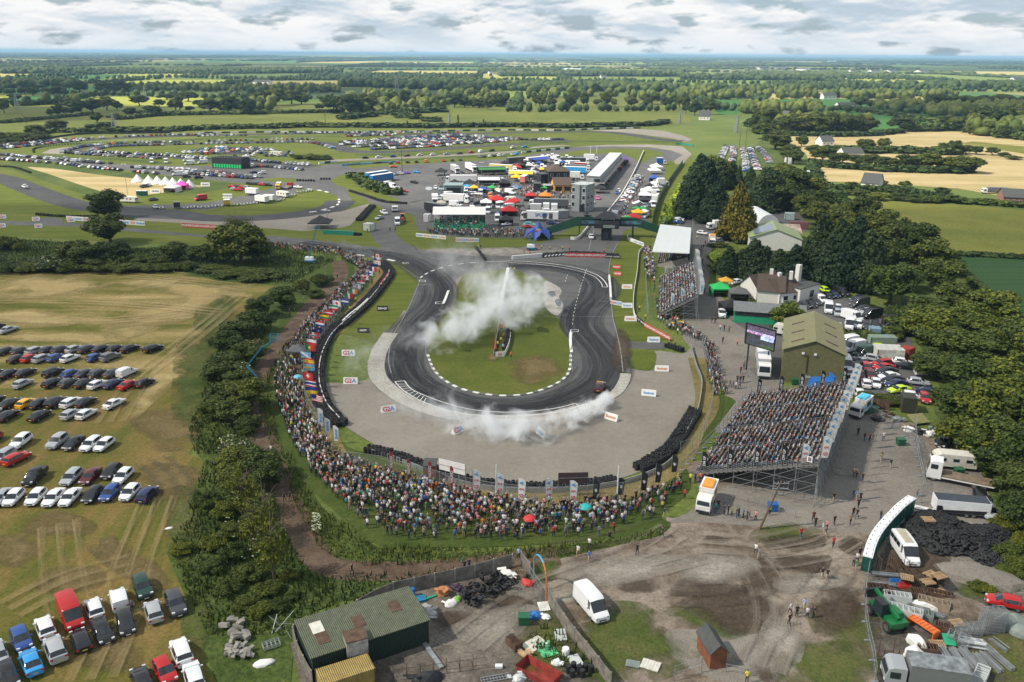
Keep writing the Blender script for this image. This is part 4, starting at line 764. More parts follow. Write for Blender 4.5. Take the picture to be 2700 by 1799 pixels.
TR(3,'round',U(4,"560 280 80 240 760 110 -110 260 790 260 70 230 1200 230 100 170 1350 230 130 130 1450 240 100 170 1670 250 -60 330 1780 240 70 220 1570 250 40 200 950 270 190 140 1080 270 200 130"),'broad dark tree behind the hay field','trees between the hay field and the circuit')
TR(3,'bush',U(4,"60 300 210 200 200 305 230 180 480 305 210 180 680 305 200 180 880 305 225 180 1020 300 235 150 1150 300 225 150 1280 290 215 150"),'low dark bush along the top of the hay field','bushes along the top of the hay field')
TR('a','round',[(1480,1440,1040,470)],'large round dark tree standing alone by the circuit');TR('a','thin',[(1590,1440,1180,230)],'thin open tree beside the large round tree')
TR('b','thin',[(930,1640,1390,380)],'loose leafy tree top in front of the gravel run-off')
TR(6,'round',U(4,"1640 130 -60 260 1790 160 -60 260 1840 240 40 220 1620 250 90 230"),'dense dark green tree '+HEDGE,'trees in the hedge left of the mud track')
TR(6,'elder',[(1700,90,0,160),(1500,60,0,90)],'elder bush covered in cream blossom','blossoming elder bushes')
TR(6,'thin',U(4,"1690 430 110 260 1830 560 250 260 1760 650 330 240 1890 870 430 270"),'pale half-bare tree in the foreground hedge','half-bare trees in the foreground hedge',(1.8,1.5,1.1))
TR(6,'bush',U(4,"1440 350 230 140 1560 420 300 170 1260 680 590 140 1480 640 530 150 1600 720 600 170 1470 800 710 150 1720 860 740 170 1850 950 850 150 1560 950 850 150 1930 1060 980 120 1690 1060 970 140 1800 1100 1010 140 1990 860 780 110 1600 560 450 160 1740 500 390 160 2020 990 930 100"),'tangled bush on the overgrown bank in the foreground','bushes on the overgrown foreground bank',(1.15,1.1,.9))
# the dark wood on the right
WD='in the wood right of the car park'
TR(5,'round',U(4,"1690 330 80 330 1790 420 210 300 1420 520 240 330 1500 430 250 240 1850 560 380 260 2100 700 400 360 1960 740 520 330 1700 780 540 340 1560 720 560 260 1800 900 690 360 2050 950 720 380 2280 900 600 330 1700 1020 850 300 1950 1160 900 380 2200 1200 900 400 1850 1330 1090 330 2080 1400 1040 420 2300 1450 1100 360 1950 1560 1290 360 2160 1650 1320 380 2340 1750 1350 360 2500 1100 700 400 2500 1500 1100 400 1650 640 480 260 2380 1000 660 330"),'leafy tree '+WD,'trees of the wood right of the car park',(1.15,1.15,1.0))
TR(8,'round',U(4,"2300 330 60 360 2150 200 -60 330 2320 480 260 330 2250 100 -160 300 2500 300 -20 400 2480 560 330 330"),'leafy tree '+WD+', nearer part','trees of the wood right of the car park')
TR(8,'bush',U(4,"2240 700 600 200 2330 780 680 180 2200 480 400 160 2360 640 520 180 2030 920 850 110 2110 960 890 90 2250 830 760 150"),'bramble bush on the bank behind the tyre heap','bushes behind the tyre heap',(1.2,1.1,.8))
TR(5,'conifer',U(4,"310 330 130 170 480 340 80 230 400 330 150 180 650 370 150 220 760 380 120 260 560 350 130 200 900 380 150 220 1010 400 60 280 1130 420 0 300 1240 430 10 280 1060 300 -60 260 940 250 -100 240 1180 300 -80 260 1300 380 60 240"),'tall dark conifer behind the white house','conifers behind the white house')
TR(5,'round',U(4,"1340 180 -90 260 1480 230 -80 300 1590 260 -30 260 1420 320 60 260 1250 180 -120 240"),'leafy tree behind the white house','trees behind the white house')
TR(5,'lime',[(255,270,120,150)],'bright yellow-green rounded shrub by the service road');TR(5,'round',[(715,700,520,210)],'light green tree growing through the green-walled building',tint=(1.9,1.7,1.3));TR(5,'bush',U(4,"240 310 200 100 240 130 90 120 1460 620 520 140 1150 780 700 200 1000 760 690 200 850 730 670 180 1270 790 715 180 1400 760 690 170 700 720 660 160"),'bush in the hedge behind the olive shed','bushes in the hedge behind the olive shed')
TR('m','bush',U(4,"830 740 560 260 960 720 600 260 1100 720 610 220 680 620 530 150 1180 760 640 200"),'bush growing among the parked cars behind the rusty fence','bushes behind the rusty fence')
TR(2,'conifer',U(4,"60 1500 1180 260 160 1420 1100 240 240 1300 1090 200 120 1260 1060 200 330 1290 1110 150 380 1300 1140 70 460 1300 1150 110 540 1450 1210 260 620 1440 1180 250 570 1330 1150 180 220 1540 1250 220 80 1350 1140 200"),'dark evergreen in the clump between paddock and road','evergreens between paddock and road')
TR(2,'round',U(4,"180 1250 1050 220 660 1300 1120 200 760 1400 1160 220 850 1380 1200 200 700 1450 1250 220 900 1480 1280 220 830 1500 1330 180 960 1560 1380 250 1080 1620 1420 260 1230 1640 1330 180 1350 1700 1450 260 1120 1540 1400 150 1450 1760 1500 260 640 1030 900 180 560 960 830 160 740 1110 990 150 690 1000 940 120 820 1010 930 90 760 1130 1030 130 480 900 810 130 520 920 780 130"),'leafy tree along the country road','trees along the country road')
TR(2,'gold',[(370,1660,1260,260)],'big golden green conifer beside the service road')
TR(2,'round',U(4,"570 900 730 190 720 920 790 180 830 920 760 200 930 925 770 200 1040 925 765 200 1150 920 770 190 1240 905 790 180 640 780 690 150 480 770 695 150 540 775 700 150 430 760 700 100 700 760 700 130 820 770 690 140 900 775 700 120"),'dark wood-edge tree beyond the stubble field','trees of the dark copse beyond the car park')
TR(2,'round',U(4,"1260 1040 945 110 1385 1030 945 90 1500 905 790 160 1810 880 785 120 1230 740 665 90 1330 755 680 130 1500 745 680 150 1600 760 690 110 1900 900 800 150 2000 900 780 180 2080 880 700 190 2200 880 720 190 2300 870 700 170 2060 930 830 180 2230 950 860 170 2350 950 850 160 1760 770 650 160 1900 770 640 170 2050 760 650 180 2200 760 650 170 2340 760 660 160 1300 1150 1050 120 1380 1160 1080 120 1550 1165 1060 170 1700 1170 1050 190 1850 1180 1070 140 1950 1190 1065 180 1460 1150 1090 110 1200 1140 1060 140 1080 1130 1040 140 960 1110 1010 140 900 1080 990 110 1800 1060 980 130 1870 1060 960 100 1950 1060 1000 90 2020 1065 1000 90 2130 1070 1010 90 2210 1080 1050 80"),'hedgerow tree among the stubble fields','hedgerow trees among the stubble fields')
TR(2,'bush',U(4,"1100 1030 990 90 1000 1040 990 90 1180 1050 1000 90 1450 1050 1005 110 1550 1055 1010 110 1650 1058 1010 110 1740 1060 1000 110 1640 900 850 110 1720 905 850 100 2280 1100 1060 90 1160 1290 1240 80 1370 1270 1230 60 1530 1290 1235 80 1450 1310 1260 70 1350 1380 1310 130 1480 1380 1310 120 1600 1390 1320 130 1720 1395 1330 130 1850 1395 1320 120 1780 1330 1275 100 1930 1400 1350 90 1220 1350 1290 110 1130 1340 1290 90 1000 1330 1260 110 1060 1370 1310 100"),'clipped garden bush below the stubble fields','garden bushes below the stubble fields')
# mid-distance field trees, left and centre
TR(0,'round',U(4,"390 905 815 130 240 935 860 130 350 805 745 50 400 800 715 70 455 795 735 55 670 845 770 85 905 805 735 75 1050 800 715 110 965 800 755 60 560 785 690 90 640 780 670 110 740 760 660 110 810 760 695 70 960 730 650 110 1100 740 680 80 1210 760 680 90 1450 775 675 150 1590 780 650 120 1710 790 670 110 1370 740 680 70 1800 730 620 130 1900 730 610 150 2010 720 600 120 2300 780 640 150 2200 760 710 70 1300 700 620 120 550 640 555 100 720 650 560 120 830 650 550 130 480 620 570 60 410 650 590 90 230 660 590 90 320 650 600 60 100 700 640 80 30 780 660 80 1240 770 660 80 2080 720 640 110 1150 690 640 110 1530 620 565 60 1330 620 575 60 500 790 735 50 1680 640 590 60 1310 770 725 55 170 650 600 70"),'field tree beyond the outer loop, left side','field trees beyond the circuit')
TR(0,'bush',U(4,"250 960 890 150 100 950 900 150 200 975 905 170 20 965 890 130 60 990 930 150 2060 1095 1055 90 2150 1100 1050 110 2240 1100 1060 100 790 825 770 90"),'hedge bush near the far bend','hedge bushes near the far bend')
TR(1,'round',U(4,"60 790 650 170 170 780 640 150 290 740 640 70 350 740 625 90 440 730 620 90 540 735 640 90 650 735 655 100 780 740 640 110 850 740 655 70 950 745 670 90 1010 755 675 75 1090 735 640 130 920 700 620 90 1175 725 685 45 1250 730 700 50 1370 735 650 80 1445 745 665 65 1340 730 645 60 1490 670 620 40 1580 745 650 100 1670 740 630 60 1825 735 620 90 1760 730 680 50 1880 740 675 40 2000 740 660 70 2140 720 635 120 2100 745 675 60 2240 750 660 90 2330 740 660 80 1600 690 600 60 1720 660 610 60 1360 660 590 50"),'parkland tree in the pasture beyond the circuit','parkland trees beyond the circuit')
TR(2,'round',U(4,"80 800 690 80 180 790 660 80 230 770 710 60 20 790 650 50"),'parkland tree in the pasture beyond the circuit','parkland trees beyond the circuit')
TR('c','poplar',U(4,"1610 165 20 40 910 180 95 30 1960 155 75 30"),'narrow upright poplar behind the far barrier','narrow poplars behind the far barrier');TR('c','bush',U(4,"750 190 145 55 830 195 140 65 1260 110 65 160 1360 110 70 70 800 60 15 120 960 75 30 90"),'bush on the pasture edge behind the far barrier','bushes behind the far barrier')
TR('b','bush',U(4,"1730 155 110 50 1880 140 100 80 2010 130 90 70"),'bush on the pasture edge behind the far barrier','bushes behind the far barrier')
NTP.sort(key=lambda q:q[1].length);print('trees',len(NTP));nseen={}
cnt={}
for q in NTP:cnt[q[4]]=cnt.get(q[4],0)+1
for k,p,h,wd,lab,gr,tint,n in NTP:
 m=nseen.get(lab,0)+1;nseen[lab]=m
 tree(k,p,h,wd,lab if cnt[lab]==1 else lab+', %s nearest'%ordn(m),gr,tint)
 # hedgerows: each a thing made of many leaf clumps
hv=RNG.normal(size=(70,3));hv/=np.linalg.norm(hv,axis=1)[:,None]
def leafball(nq=42,s=.26,seed=0):
 r=nrg(seed);d=r.normal(size=(nq,3));d/=np.linalg.norm(d,axis=1)[:,None];pos=d*r.uniform(.75,1.1,nq)[:,None]
 n=d+r.normal(size=(nq,3))*.5;t=np.cross(n,r.normal(size=(nq,3)));t/=np.linalg.norm(t,axis=1)[:,None];b=np.cross(n,t);b/=np.linalg.norm(b,axis=1)[:,None]
 Q=np.stack([pos-t*s-b*s,pos+t*s-b*s,pos+t*s+b*s,pos-t*s+b*s],1).reshape(-1,3)
 V=np.vstack([I1*.85,Q]);F=np.vstack([np.hstack([F1,F1[:,2:3]]),np.arange(nq*4).reshape(-1,4)+len(I1)]);return V,F
def tany(name,V,F,loc,rz,sc,mat,col=None):
 tri=F[:,2]==F[:,3];n=len(loc);k=len(V);c,s=np.cos(rz),np.sin(rz);sc=np.broadcast_to(np.asarray(sc,float).reshape(n,-1),(n,3))
 X=V[None]*sc[:,None];o=np.empty((n,k,3));o[...,0]=X[...,0]*c[:,None]-X[...,1]*s[:,None];o[...,1]=X[...,0]*s[:,None]+X[...,1]*c[:,None];o[...,2]=X[...,2];o+=np.asarray(loc)[:,None]
 T,Q=F[tri][:,:3],F[~tri];offs=(np.arange(n)*k)[:,None,None]
 T=(T[None]+offs).reshape(-1,3);Q=(Q[None]+offs).reshape(-1,4)
 me=D.meshes.new(name);P_=o.reshape(-1,3).astype(np.float32);me.vertices.add(len(P_));me.vertices.foreach_set('co',P_.ravel())
 me.loops.add(T.size+Q.size);me.loops.foreach_set('vertex_index',np.concatenate([T.ravel(),Q.ravel()]).astype(np.int32));me.polygons.add(len(T)+len(Q))
 st=np.concatenate([np.arange(len(T))*3,T.size+np.arange(len(Q))*4]);me.polygons.foreach_set('loop_start',st.astype(np.int32));me.polygons.foreach_set('loop_total',np.concatenate([np.full(len(T),3),np.full(len(Q),4)]).astype(np.int32))
 me.materials.append(mat)
 if col is not None:
  a=me.color_attributes.new('col','FLOAT_COLOR','POINT');cc=np.ones((len(P_),4),dtype=np.float32);cc[:,:3]=col.reshape(-1,3);a.data.foreach_set('color',cc.ravel())
 me.update(calc_edges=True);return me
LBV,LBF=leafball()
L_HEDGE=leafmat('hedge_leaves',(.022,.042,.010),(.06,.09,.022))
def hedge(parts,wd,h,lab,mat=None,dens=1.0,name='hedge'):
 q=rsm(ctm([x for t,pts in parts for x in PL(t,pts)],5),wd*.42/dens);r=nrg(len(q));n=len(q)
 loc=np.array([[p.x,p.y,0]for p in q])+np.c_[r.normal(size=(n,2))*wd*.14,np.full(n,h*.42)]
 sc=np.c_[r.uniform(.42,.62,n)*wd,r.uniform(.42,.62,n)*wd,r.uniform(.42,.68,n)*h]
 o=obj(name,tany(name,LBV,LBF,loc,r.random(n)*6.28,sc,mat or L_HEDGE));o['label']=lab;o['category']='hedge';return o
hedge([('c',U(2,"190 880 300 950 450 1040 600 1090 780 1120"))],6,3.2,'thick hedge on the bank below the blue lorries')
hedge([('j',U(2,"590 0 560 60 530 130 490 220"))],4.5,3,'bright yellow-green clipped hedge beside the roofed grandstand',L_LIME)
hedge([('d',U(2,"2352 1040 2300 1160 2200 1350 2130 1500"))],4.5,3,'bright yellow-green clipped hedge leading to the grandstand',L_LIME)
hedge([(5,U(2,"700 720 900 740 1100 770 1300 780 1480 740"))],4,2.5,'ivy-covered hedge between car park and olive shed')
hedge([('a',U(2,"500 290 700 250 1100 262 1600 250 2352 240")),('b',U(2,"600 215 1500 195 2000 185 2352 185"))],12,4,'long dark hedge behind the far loop, left')
hedge([('c',U(2,"0 185 700 190 1500 190 2352 180")),('d',U(2,"700 195 1400 175 1900 165 2100 130"))],12,4,'long dark hedge behind the far barrier')
hedge([('a',[(1250,215),(1500,180)])],10,4,'short hedge stub in the pasture')
hedge([(0,U(2,"20 850 330 820 640 790"))],9,3,'thin hedge crossing the left pasture');hedge([(0,U(2,"830 825 1100 800 1500 790 2352 775"))],10,4,'hedge along the foot of the field trees')
hedge([(1,[(0,825),(240,800)])],12,5,'hedge corner in the central pasture');hedge([(1,U(2,"280 790 400 795 500 820"))],12,6,'bushy hedge in the central pasture')
hedge([(1,U(2,"440 780 640 775 720 770"))],14,6,'bushy hedge below the ruined farmhouse');hedge([(1,[(580,835),(690,835)])],10,4,'isolated hedge stub in the central pasture')
hedge([(0,U(2,"150 730 400 720 520 735"))],12,6,'hedge below the bright green field');hedge([(2,U(2,"1090 755 1400 790 1760 850"))],12,5,'diagonal hedge between the bright green fields')
hedge([(2,U(2,"1560 905 1900 900 2100 930 2352 965 2600 990"))],14,7,'hedge along the top of the large stubble field');hedge([(2,U(2,"680 935 1000 940 1300 935 1500 915"))],10,4,'hedge at the foot of the dark copse')
hedge([(2,U(2,"1050 1050 1400 1055 1900 1065"))],12,5,'hedge between the two stubble fields, upper');hedge([(2,U(2,"880 1140 1100 1160 1500 1185 1980 1195"))],8,4,'hedge under the row of round trees')
hedge([(2,U(2,"880 1170 920 1250 1000 1330 1090 1400 1180 1480"))],7,3.5,'roadside hedge along the country road');hedge([(2,U(2,"1100 1310 1500 1330 1900 1400"))],5,3,'garden hedge in front of the slate-roofed bungalow');hedge([(2,U(2,"1930 1400 2352 1430 2700 1450"))],6,2.5,'field hedge below the lorry yard')
hedge([(5,U(2,"1890 190 2352 215 2800 235"))],3,1.5,'low hedge between meadow and dark crop');hedge([(5,U(2,"1880 280 2000 380 2200 560 2352 680"))],3,1.5,'low hedge along the dark crop')
# -- builders that stand on a near edge traced in the picture
def edge(t,a,b):
 A,B=P(t,*a),P(t,*b);d=B-A;return A,d.length,atan2(d.y,d.x)
def root(name,t,a,b,label,cat,group=None,z=.03):
 A,L,rz=edge(t,a,b);A=A.copy();A.z=z;return empty(name,A,rz,label,cat,group),L
def txt(s,size,mat,parent,loc,rz=0,rx=90,name='lettering',depth=.01,ry=0):
 o=obj(name,text_mesh(s,size,mat,depth),parent);o.location=loc;o.rotation_euler=(R(rx),R(ry),rz);return o
INK=M('black_ink',(.015,.015,.018),.6);INKW=M('white_ink',(.78,.78,.78),.6);INKR=M('red_ink',(.55,.03,.03),.6);INKB=M('blue_ink',(.03,.28,.65),.6);INKO=M('orange_ink',(.7,.22,.02),.6)
W_=lambda n,c,**k:M(n,c,**k)
c_conc=M('concrete',(.30,.28,.25),.9,var=.3);c_bwhite=M('barrier_white',(.68,.67,.64),.7,var=.2);c_green=M('dark_green_paint',(.012,.075,.042),.5);c_gr2=M('bright_green_panel',(.02,.32,.16),.5)
c_olive=M('olive_cladding',(.215,.205,.085),.55,var=.1);c_olive2=M('olive_roof',(.27,.25,.11),.5,var=.08);c_rust=M('rust',(.10,.058,.038),.9,var=.5);c_grey=M('grey_sheeting',(.26,.28,.29),.6,var=.12)
c_rw=M('pale_metal_roof',(.52,.55,.55),.5,var=.08);c_tile=M('brown_roof_tiles',(.075,.052,.04),.85,var=.35,scale=3);c_rn=M('white_render',(.66,.65,.61),.8,var=.08);c_bk=M('black_cladding',(.016,.017,.02),.6);c_orange=M('orange_render',(.62,.27,.03),.8)
c_win=M('dark_window',(.02,.028,.035),.15);c_blue=M('blue_paint',(.02,.14,.42),.5);c_dk=M('dark_felt_roof',(.06,.065,.062),.8,var=.25);c_mint=M('painted_corrugated_roof',(.20,.27,.28),.6,var=.2);c_yel=M('yellow_paint',(.62,.38,.05),.6)
c_cv=M('white_canvas',(.72,.71,.68),.8,var=.06);c_red=M('red_fabric',(.45,.02,.02),.7);c_tarp=M('grey_tarpaulin',(.20,.24,.22),.7);c_cream=M('cream_panel',(.62,.60,.52),.5);c_boom=M('boom_lift_blue',(.02,.20,.36),.45)
def corr(name,c,n=14,**k):
 if name in MATS:return MATS[name]
 m=M(name,c,**k);nt=m.node_tree;b=[x for x in nt.nodes if x.type=='BSDF_PRINCIPLED'][0]
 t=nn(nt,'ShaderNodeTexCoord');wv=nn(nt,'ShaderNodeTexWave');wv.inputs['Scale'].default_value=n/6.0;LK(nt,t.outputs['Object'],wv.inputs['Vector'])
 bp=nn(nt,'ShaderNodeBump');bp.inputs['Strength'].default_value=.8;bp.inputs['Distance'].default_value=.12;LK(nt,wv.outputs[1],bp.inputs['Height']);LK(nt,bp.outputs[0],b.inputs['Normal']);return m
k_olive,k_oliver=corr('olive_ribbed_wall',(.17,.165,.075),12),corr('olive_ribbed_roof',(.25,.235,.115),12);k_green=corr('green_ribbed_wall',(.012,.032,.022),8);k_greenr=corr('moss_green_ribbed_roof',(.105,.12,.07),9,var=.25);k_grey=corr('grey_ribbed_roof',(.20,.215,.215),9,var=.2);k_cont=corr('container_ribbed',(.3,.3,.3),9,obj=True,var=.25)
def gable(name,label,cat,t,a,b,dep,hw,hr,wall,roof,ridge='y',over=.35,group=None,floor=True):
 r_,L=root(name,t,a,b,label,cat,group)
 w_=MB()
 if ridge=='y':
  w_.add([(0,0,0),(L,0,0),(L,0,hw),(L/2,0,hr),(0,0,hw),(0,dep,0),(L,dep,0),(L,dep,hw),(L/2,dep,hr),(0,dep,hw)],[(0,1,2,3,4),(9,8,7,6,5),(1,6,7,2),(5,0,4,9)])
  e=over;s=(hr-hw)/(L/2);f=MB()
  for sg in(0,1):
   x0,x1=(-e,L/2)if sg==0 else(L+e,L/2);z0=hw-e*s+.06;z1=hr+.06
   q=[(x0,-e,z0),(x1,-e,z1),(x1,dep+e,z1),(x0,dep+e,z0)];q2=[(x,y,z+.12)for x,y,z in q]
   f.add(q+q2,U(4,"0 1 2 3 7 6 5 4 0 4 5 1 1 5 6 2 2 6 7 3 3 7 4 0"))
 else:
  w_.add([(0,0,0),(L,0,0),(L,0,hw),(0,0,hw),(0,dep,0),(L,dep,0),(L,dep,hw),(0,dep,hw),(0,dep/2,hr),(L,dep/2,hr)],[(0,1,2,3),(5,4,7,6),(1,5,6,9,2),(4,0,3,8,7)])
  e=over;s=(hr-hw)/(dep/2);f=MB()
  for sg in(0,1):
   y0,y1=(-e,dep/2)if sg==0 else(dep+e,dep/2);z0=hw-e*s+.06;z1=hr+.06
   q=[(-e,y0,z0),(L+e,y0,z0),(L+e,y1,z1),(-e,y1,z1)];q2=[(x,y,z+.12)for x,y,z in q]
   f.add(q+q2,U(4,"0 1 2 3 7 6 5 4 0 4 5 1 1 5 6 2 2 6 7 3 3 7 4 0"))
 w_.build('wall',wall,r_);f.build('roof',roof,r_);return r_,L
def flatb(name,label,cat,t,a,b,dep,h,wall,roof,group=None,lip=.15,name2='wall'):
 r_,L=root(name,t,a,b,label,cat,group);BB((L/2,dep/2,h/2),(L,dep,h)).build(name2,wall,r_)
 BB((L/2,dep/2,h+lip/2+.003),(L+.3,dep+.3,lip)).build('roof',roof,r_);return r_,L
def win(r_,x,y,z,w_=1.1,h=1.1,side='f',mat=None,frame=None):
 d=(w_,.06,h)if side=='f' else(.06,w_,h);f=BX(d).build('window',frame or c_rn if mat is None else mat,r_,loc=(x,y,z))
 d2=(w_*.86,.08,h*.84)if side=='f' else(.08,w_*.86,h*.84);BX(d2).build('pane',c_win,f);return f
 # --- olive shed
r_,L=gable('olive_shed','large olive green ribbed metal shed with shallow gable roof','shed',5,(672,1052),(1092,1100),21,6.6,8.9,k_olive,k_oliver)
for i in range(3):
 for s in(0,1):x=L*(.22 if s==0 else .78);z=6.6+2.3*(.44)+.19;BX((2.6,.8,.05)).build('skylight',c_rust,r_,loc=(x,3+i*6,z)).rotation_euler=(0,-math.atan(2.3/(L/2))*(1 if s==0 else-1),0)
for x in(.32,.52):BX((.5,.3,.35)).build('floodlight',m_white,r_,loc=(L*x,-.2,6.2))
BR((L*.4,-.12,5.9),(L*.4,-.12,2.2),.09).build('flue_pipe',c_rust,r_)
# --- green shed at the bottom of the picture
r_,L=root('green_shed',7,(-188,1568),(606,1299),'long dark green shed with moss green roof in the scrap yard','shed')
MB().add([(0,0,0),(L,0,0),(L,0,3.0),(0,0,3.0),(0,6,0),(L,6,0),(L,6,3.4),(0,6,3.4)],U(4,"0 1 2 3 5 4 7 6 1 5 6 2 4 0 3 7 3 2 6 7")).build('wall',k_green,r_)
MB().add([(-.2,-.2,3.04),(L+.2,-.2,3.04),(L+.2,6.2,3.46),(-.2,6.2,3.46),(-.2,-.2,3.14),(L+.2,-.2,3.14),(L+.2,6.2,3.56),(-.2,6.2,3.56)],U(4,"3 2 1 0 4 5 6 7 0 1 5 4 1 2 6 5 2 3 7 6 3 0 4 7")).build('roof',k_greenr,r_)
for x,y,m_ in((.14,2.2,c_rust),(.13,4.0,c_cream),(.46,3.0,c_rust),(.80,3.6,c_rust)):BX((1.3,1.8,.04)).build('skylight',m_,r_,loc=(L*x,y,3.19+y*.0656),rz=0).rotation_euler=(math.atan(.0667),0,0)
# --- brown garden shed
r_,L=gable('timber_shed','small brown timber shed with dark felt roof on the gravel','shed',8,(185,1482),(297,1468),3.6,2.0,2.9,m_brown,c_dk,over=.18)
BX((.8,.04,1.8)).build('door',m_brown,r_,loc=(L/2,-.03,.9))
r_,L=flatb('timber_hut','small brown timber hut on the bank beside the tyre wall','hut',7,(568,188),(648,190),2.4,2.6,m_brown,c_dk)
# --- control tower
r_,L=root('control_tower','f',(1228,1068),(1512,1100),'pale grey four storey race control tower','tower');HT=htop(P('f',1512,1100),S('f',0,545)[1]);dp=8
BB((L/2,dp/2,HT/2),(L,dp,HT)).build('wall',c_grey,r_);BB((L*.43,-.35,HT/2),(L*.36,.7,HT-.01)).build('stair_shaft',c_grey,r_);BB((L/2,dp/2,HT+.1),(L+.5,dp+.5,.2)).build('roof',c_rw,r_)
for x in(.11,.86):
 for z in(.26,.53,.8):win(r_,L*x,-.03,HT*z,1.5,1.9,frame=c_rn)
for z in(.26,.53,.8):
 for y in(2,5.5):win(r_,L+.03,y,HT*z,1.5,1.9,'s',frame=c_rn)
BX((2,.1,3)).build('door',c_win,r_,loc=(L*.8,-.04,1.5))
mb=MB()
for x in(0,L/2,L):mb.bar((x,.1,HT+.2),(x,.1,HT+1.3),.05);mb.bar((x,dp-.1,HT+.2),(x,dp-.1,HT+1.3),.05)
mb.bar((0,.1,HT+1.3),(L,.1,HT+1.3),.05).bar((0,dp,HT+1.3),(L,dp,HT+1.3),.05).bar((L*.1,2,HT),(L*.1,2,HT+3.6),.15).bar((L*.95,3,HT),(L*.95,3,HT+4),.15).bar((L*.4,3,HT),(L*.4,3,HT+3),.08)
mb.build('roof_railing',m_st,r_)
# --- pit building: roof corners traced at roof height
hh=6.5;A,B,Cc,Dd=P('d',1030,858,hh),P('d',1212,868,hh),P('d',1508,548,hh),P('d',1345,546,hh)
r_=empty('pit_building',(0,0,.03),0,'long low pit building with pale metal roof and upstairs terrace','building')
mb=MB();mb.prism([A,B,Cc,Dd],0,hh-.03);mb.build('wall',c_grey,r_);MB().prism([A+(A-Cc).normalized()*.4,B+(B-Dd).normalized()*.4,Cc+(Cc-A).normalized()*.4,Dd+(Dd-B).normalized()*.4],hh,hh+.3).build('roof',c_rw,r_)
out=(B-A).normalized()*2.4;MB().prism([B,B+out,Cc+out,Cc],3.2,3.5).build('terrace',c_conc,r_);mb=BR(B+out+Vector((0,0,-2)),Cc+out+Vector((0,0,-2)),.05)
for i in range(16):q=(B+out).lerp(Cc+out,i/15);mb.bar((q.x,q.y,0),(q.x,q.y,hh-2),.07)
mb.build('terrace_railing',m_st,r_);d_=(B-A);Am=A.lerp(B,.78);o=BX((3,.1,1.6)).build('window',c_win,r_,loc=(Am.x,Am.y-.05,4.6));o.rotation_euler=(0,0,atan2(d_.y,d_.x))
for i in range(14):q=B.lerp(Cc,(i+.5)/14);o=BX((3.4,.1,2.6)).build('garage_door',c_bk,r_,loc=(q.x+.06,q.y,1.3));o.rotation_euler=(0,0,atan2((Cc-B).y,(Cc-B).x))
# --- black clubhouse, orange cafe, kiosks
def hip(name,label,cat,t,a,b,dep,h,hr,wall,roof,ov=.5):
 r_,L=root(name,t,a,b,label,cat);BB((L/2,dep/2,h/2),(L,dep,h)).build('wall',wall,r_);k=min(L,dep)/2;e=ov
 MB().add([(-e,-e,h),(L+e,-e,h),(L+e,dep+e,h),(-e,dep+e,h),(k,dep/2,hr),(L-k,dep/2,hr)],[(3,2,1,0),(0,1,5,4),(2,3,4,5),(1,2,5),(3,0,4)]).build('roof',roof,r_);return r_,L
r_,L=hip('clubhouse','black two storey clubhouse with brown hipped roof in the paddock','building','f',(760,525),(1190,520),15,6.4,9.4,c_bk,c_tile)
for x in(.14,.45,.78):win(r_,L*x,-.04,4.7,1.3,1.2)
BB((L*.62,5,9.2),(1,1,2.2)).build('chimney',c_bk,r_)
flatb('clubhouse_annex','low black flat roofed annex left of the clubhouse','building','f',(600,510),(745,505),8,4.6,c_bk,c_dk)
r_,L=gable('orange_cafe','orange cafe building with dark brown pitched roof','building','f',(870,700),(1238,698),12,3.6,6.4,c_orange,c_tile,'x')
for x in(.25,.75):win(r_,L*x,-.04,1.9,3.0,2.0,frame=c_bk)
flatb('kiosk','black kiosk with green posters beside the cafe','kiosk','f',(447,688),(585,690),6,4,c_bk,c_dk);flatb('kiosk','low black bar counter with canopy beside the cafe','kiosk','f',(600,680),(815,685),5,3,c_bk,c_grey)
# --- footbridge over the start straight
A,B=P('h',530,195),P('h',952,200);HB=htop(A,S('h',0,108)[1]);d_=(B-A).normalized();n_=Vector((-d_.y,d_.x,0));LL=(B-A).length
br=empty('footbridge',(A.x,A.y,.03),atan2(d_.y,d_.x),'dark green covered footbridge over the start straight','footbridge')
BB((LL/2,1.2,HB+.12),(LL+2,2.4,.24)).build('deck',c_green,br)
for y in(0,2.4):BB((LL/2,y,HB+1.55),(LL+2,.12,2.6)).build('parapet',c_green,br)
for x,y in((0,0),(0,2.4),(LL,0),(LL,2.4)):BR((x,y,0),(x,y,HB),.22).build('leg',c_green,br)
for sx,x0,x1 in((-1,-1,-14),(1,LL+1,LL+15)):
 mb=MB()
 for y in(0,2.4):mb.add([(x0,y-.06,HB),(x1,y-.06,0),(x1,y-.06,1.8),(x0,y-.06,HB+2.8),(x0,y+.06,HB),(x1,y+.06,0),(x1,y+.06,1.8),(x0,y+.06,HB+2.8)],U(4,"0 1 2 3 7 6 5 4 0 3 7 4 3 2 6 7 2 1 5 6"))
 for k in range(12):f=k/11;mb.box((x0+(x1-x0)*f,1.2,HB*(1-f)),(1.1,2.3,.1))
 mb.build('staircase',c_green,br)
BB((LL/2,-.12,HB+1.5),(LL*.96,.06,2.3)).build('banner',M('dark_teal_banner',(.008,.03,.035),.5,var=.8,scale=.12),br)
txt('/// TOWN',1.6,INKW,br,(LL*.52,-.18,HB+1.35));mb=MB()
for x in(.40,.64):mb.box((LL*x,-.17,HB+1.5),(.18,.05,2.1))
mb.box((LL*.52,-.17,HB+2.5),(LL*.24,.05,.16)).build('banner_frame',INKW,br)
for x in(.06,.8):BX((7,.04,1.2)).build('banner_picture',M('banner_car_picture',(.10,.22,.28),.5,var=.9,scale=.5),br,loc=(LL*x+3,-.17,HB+1.4))
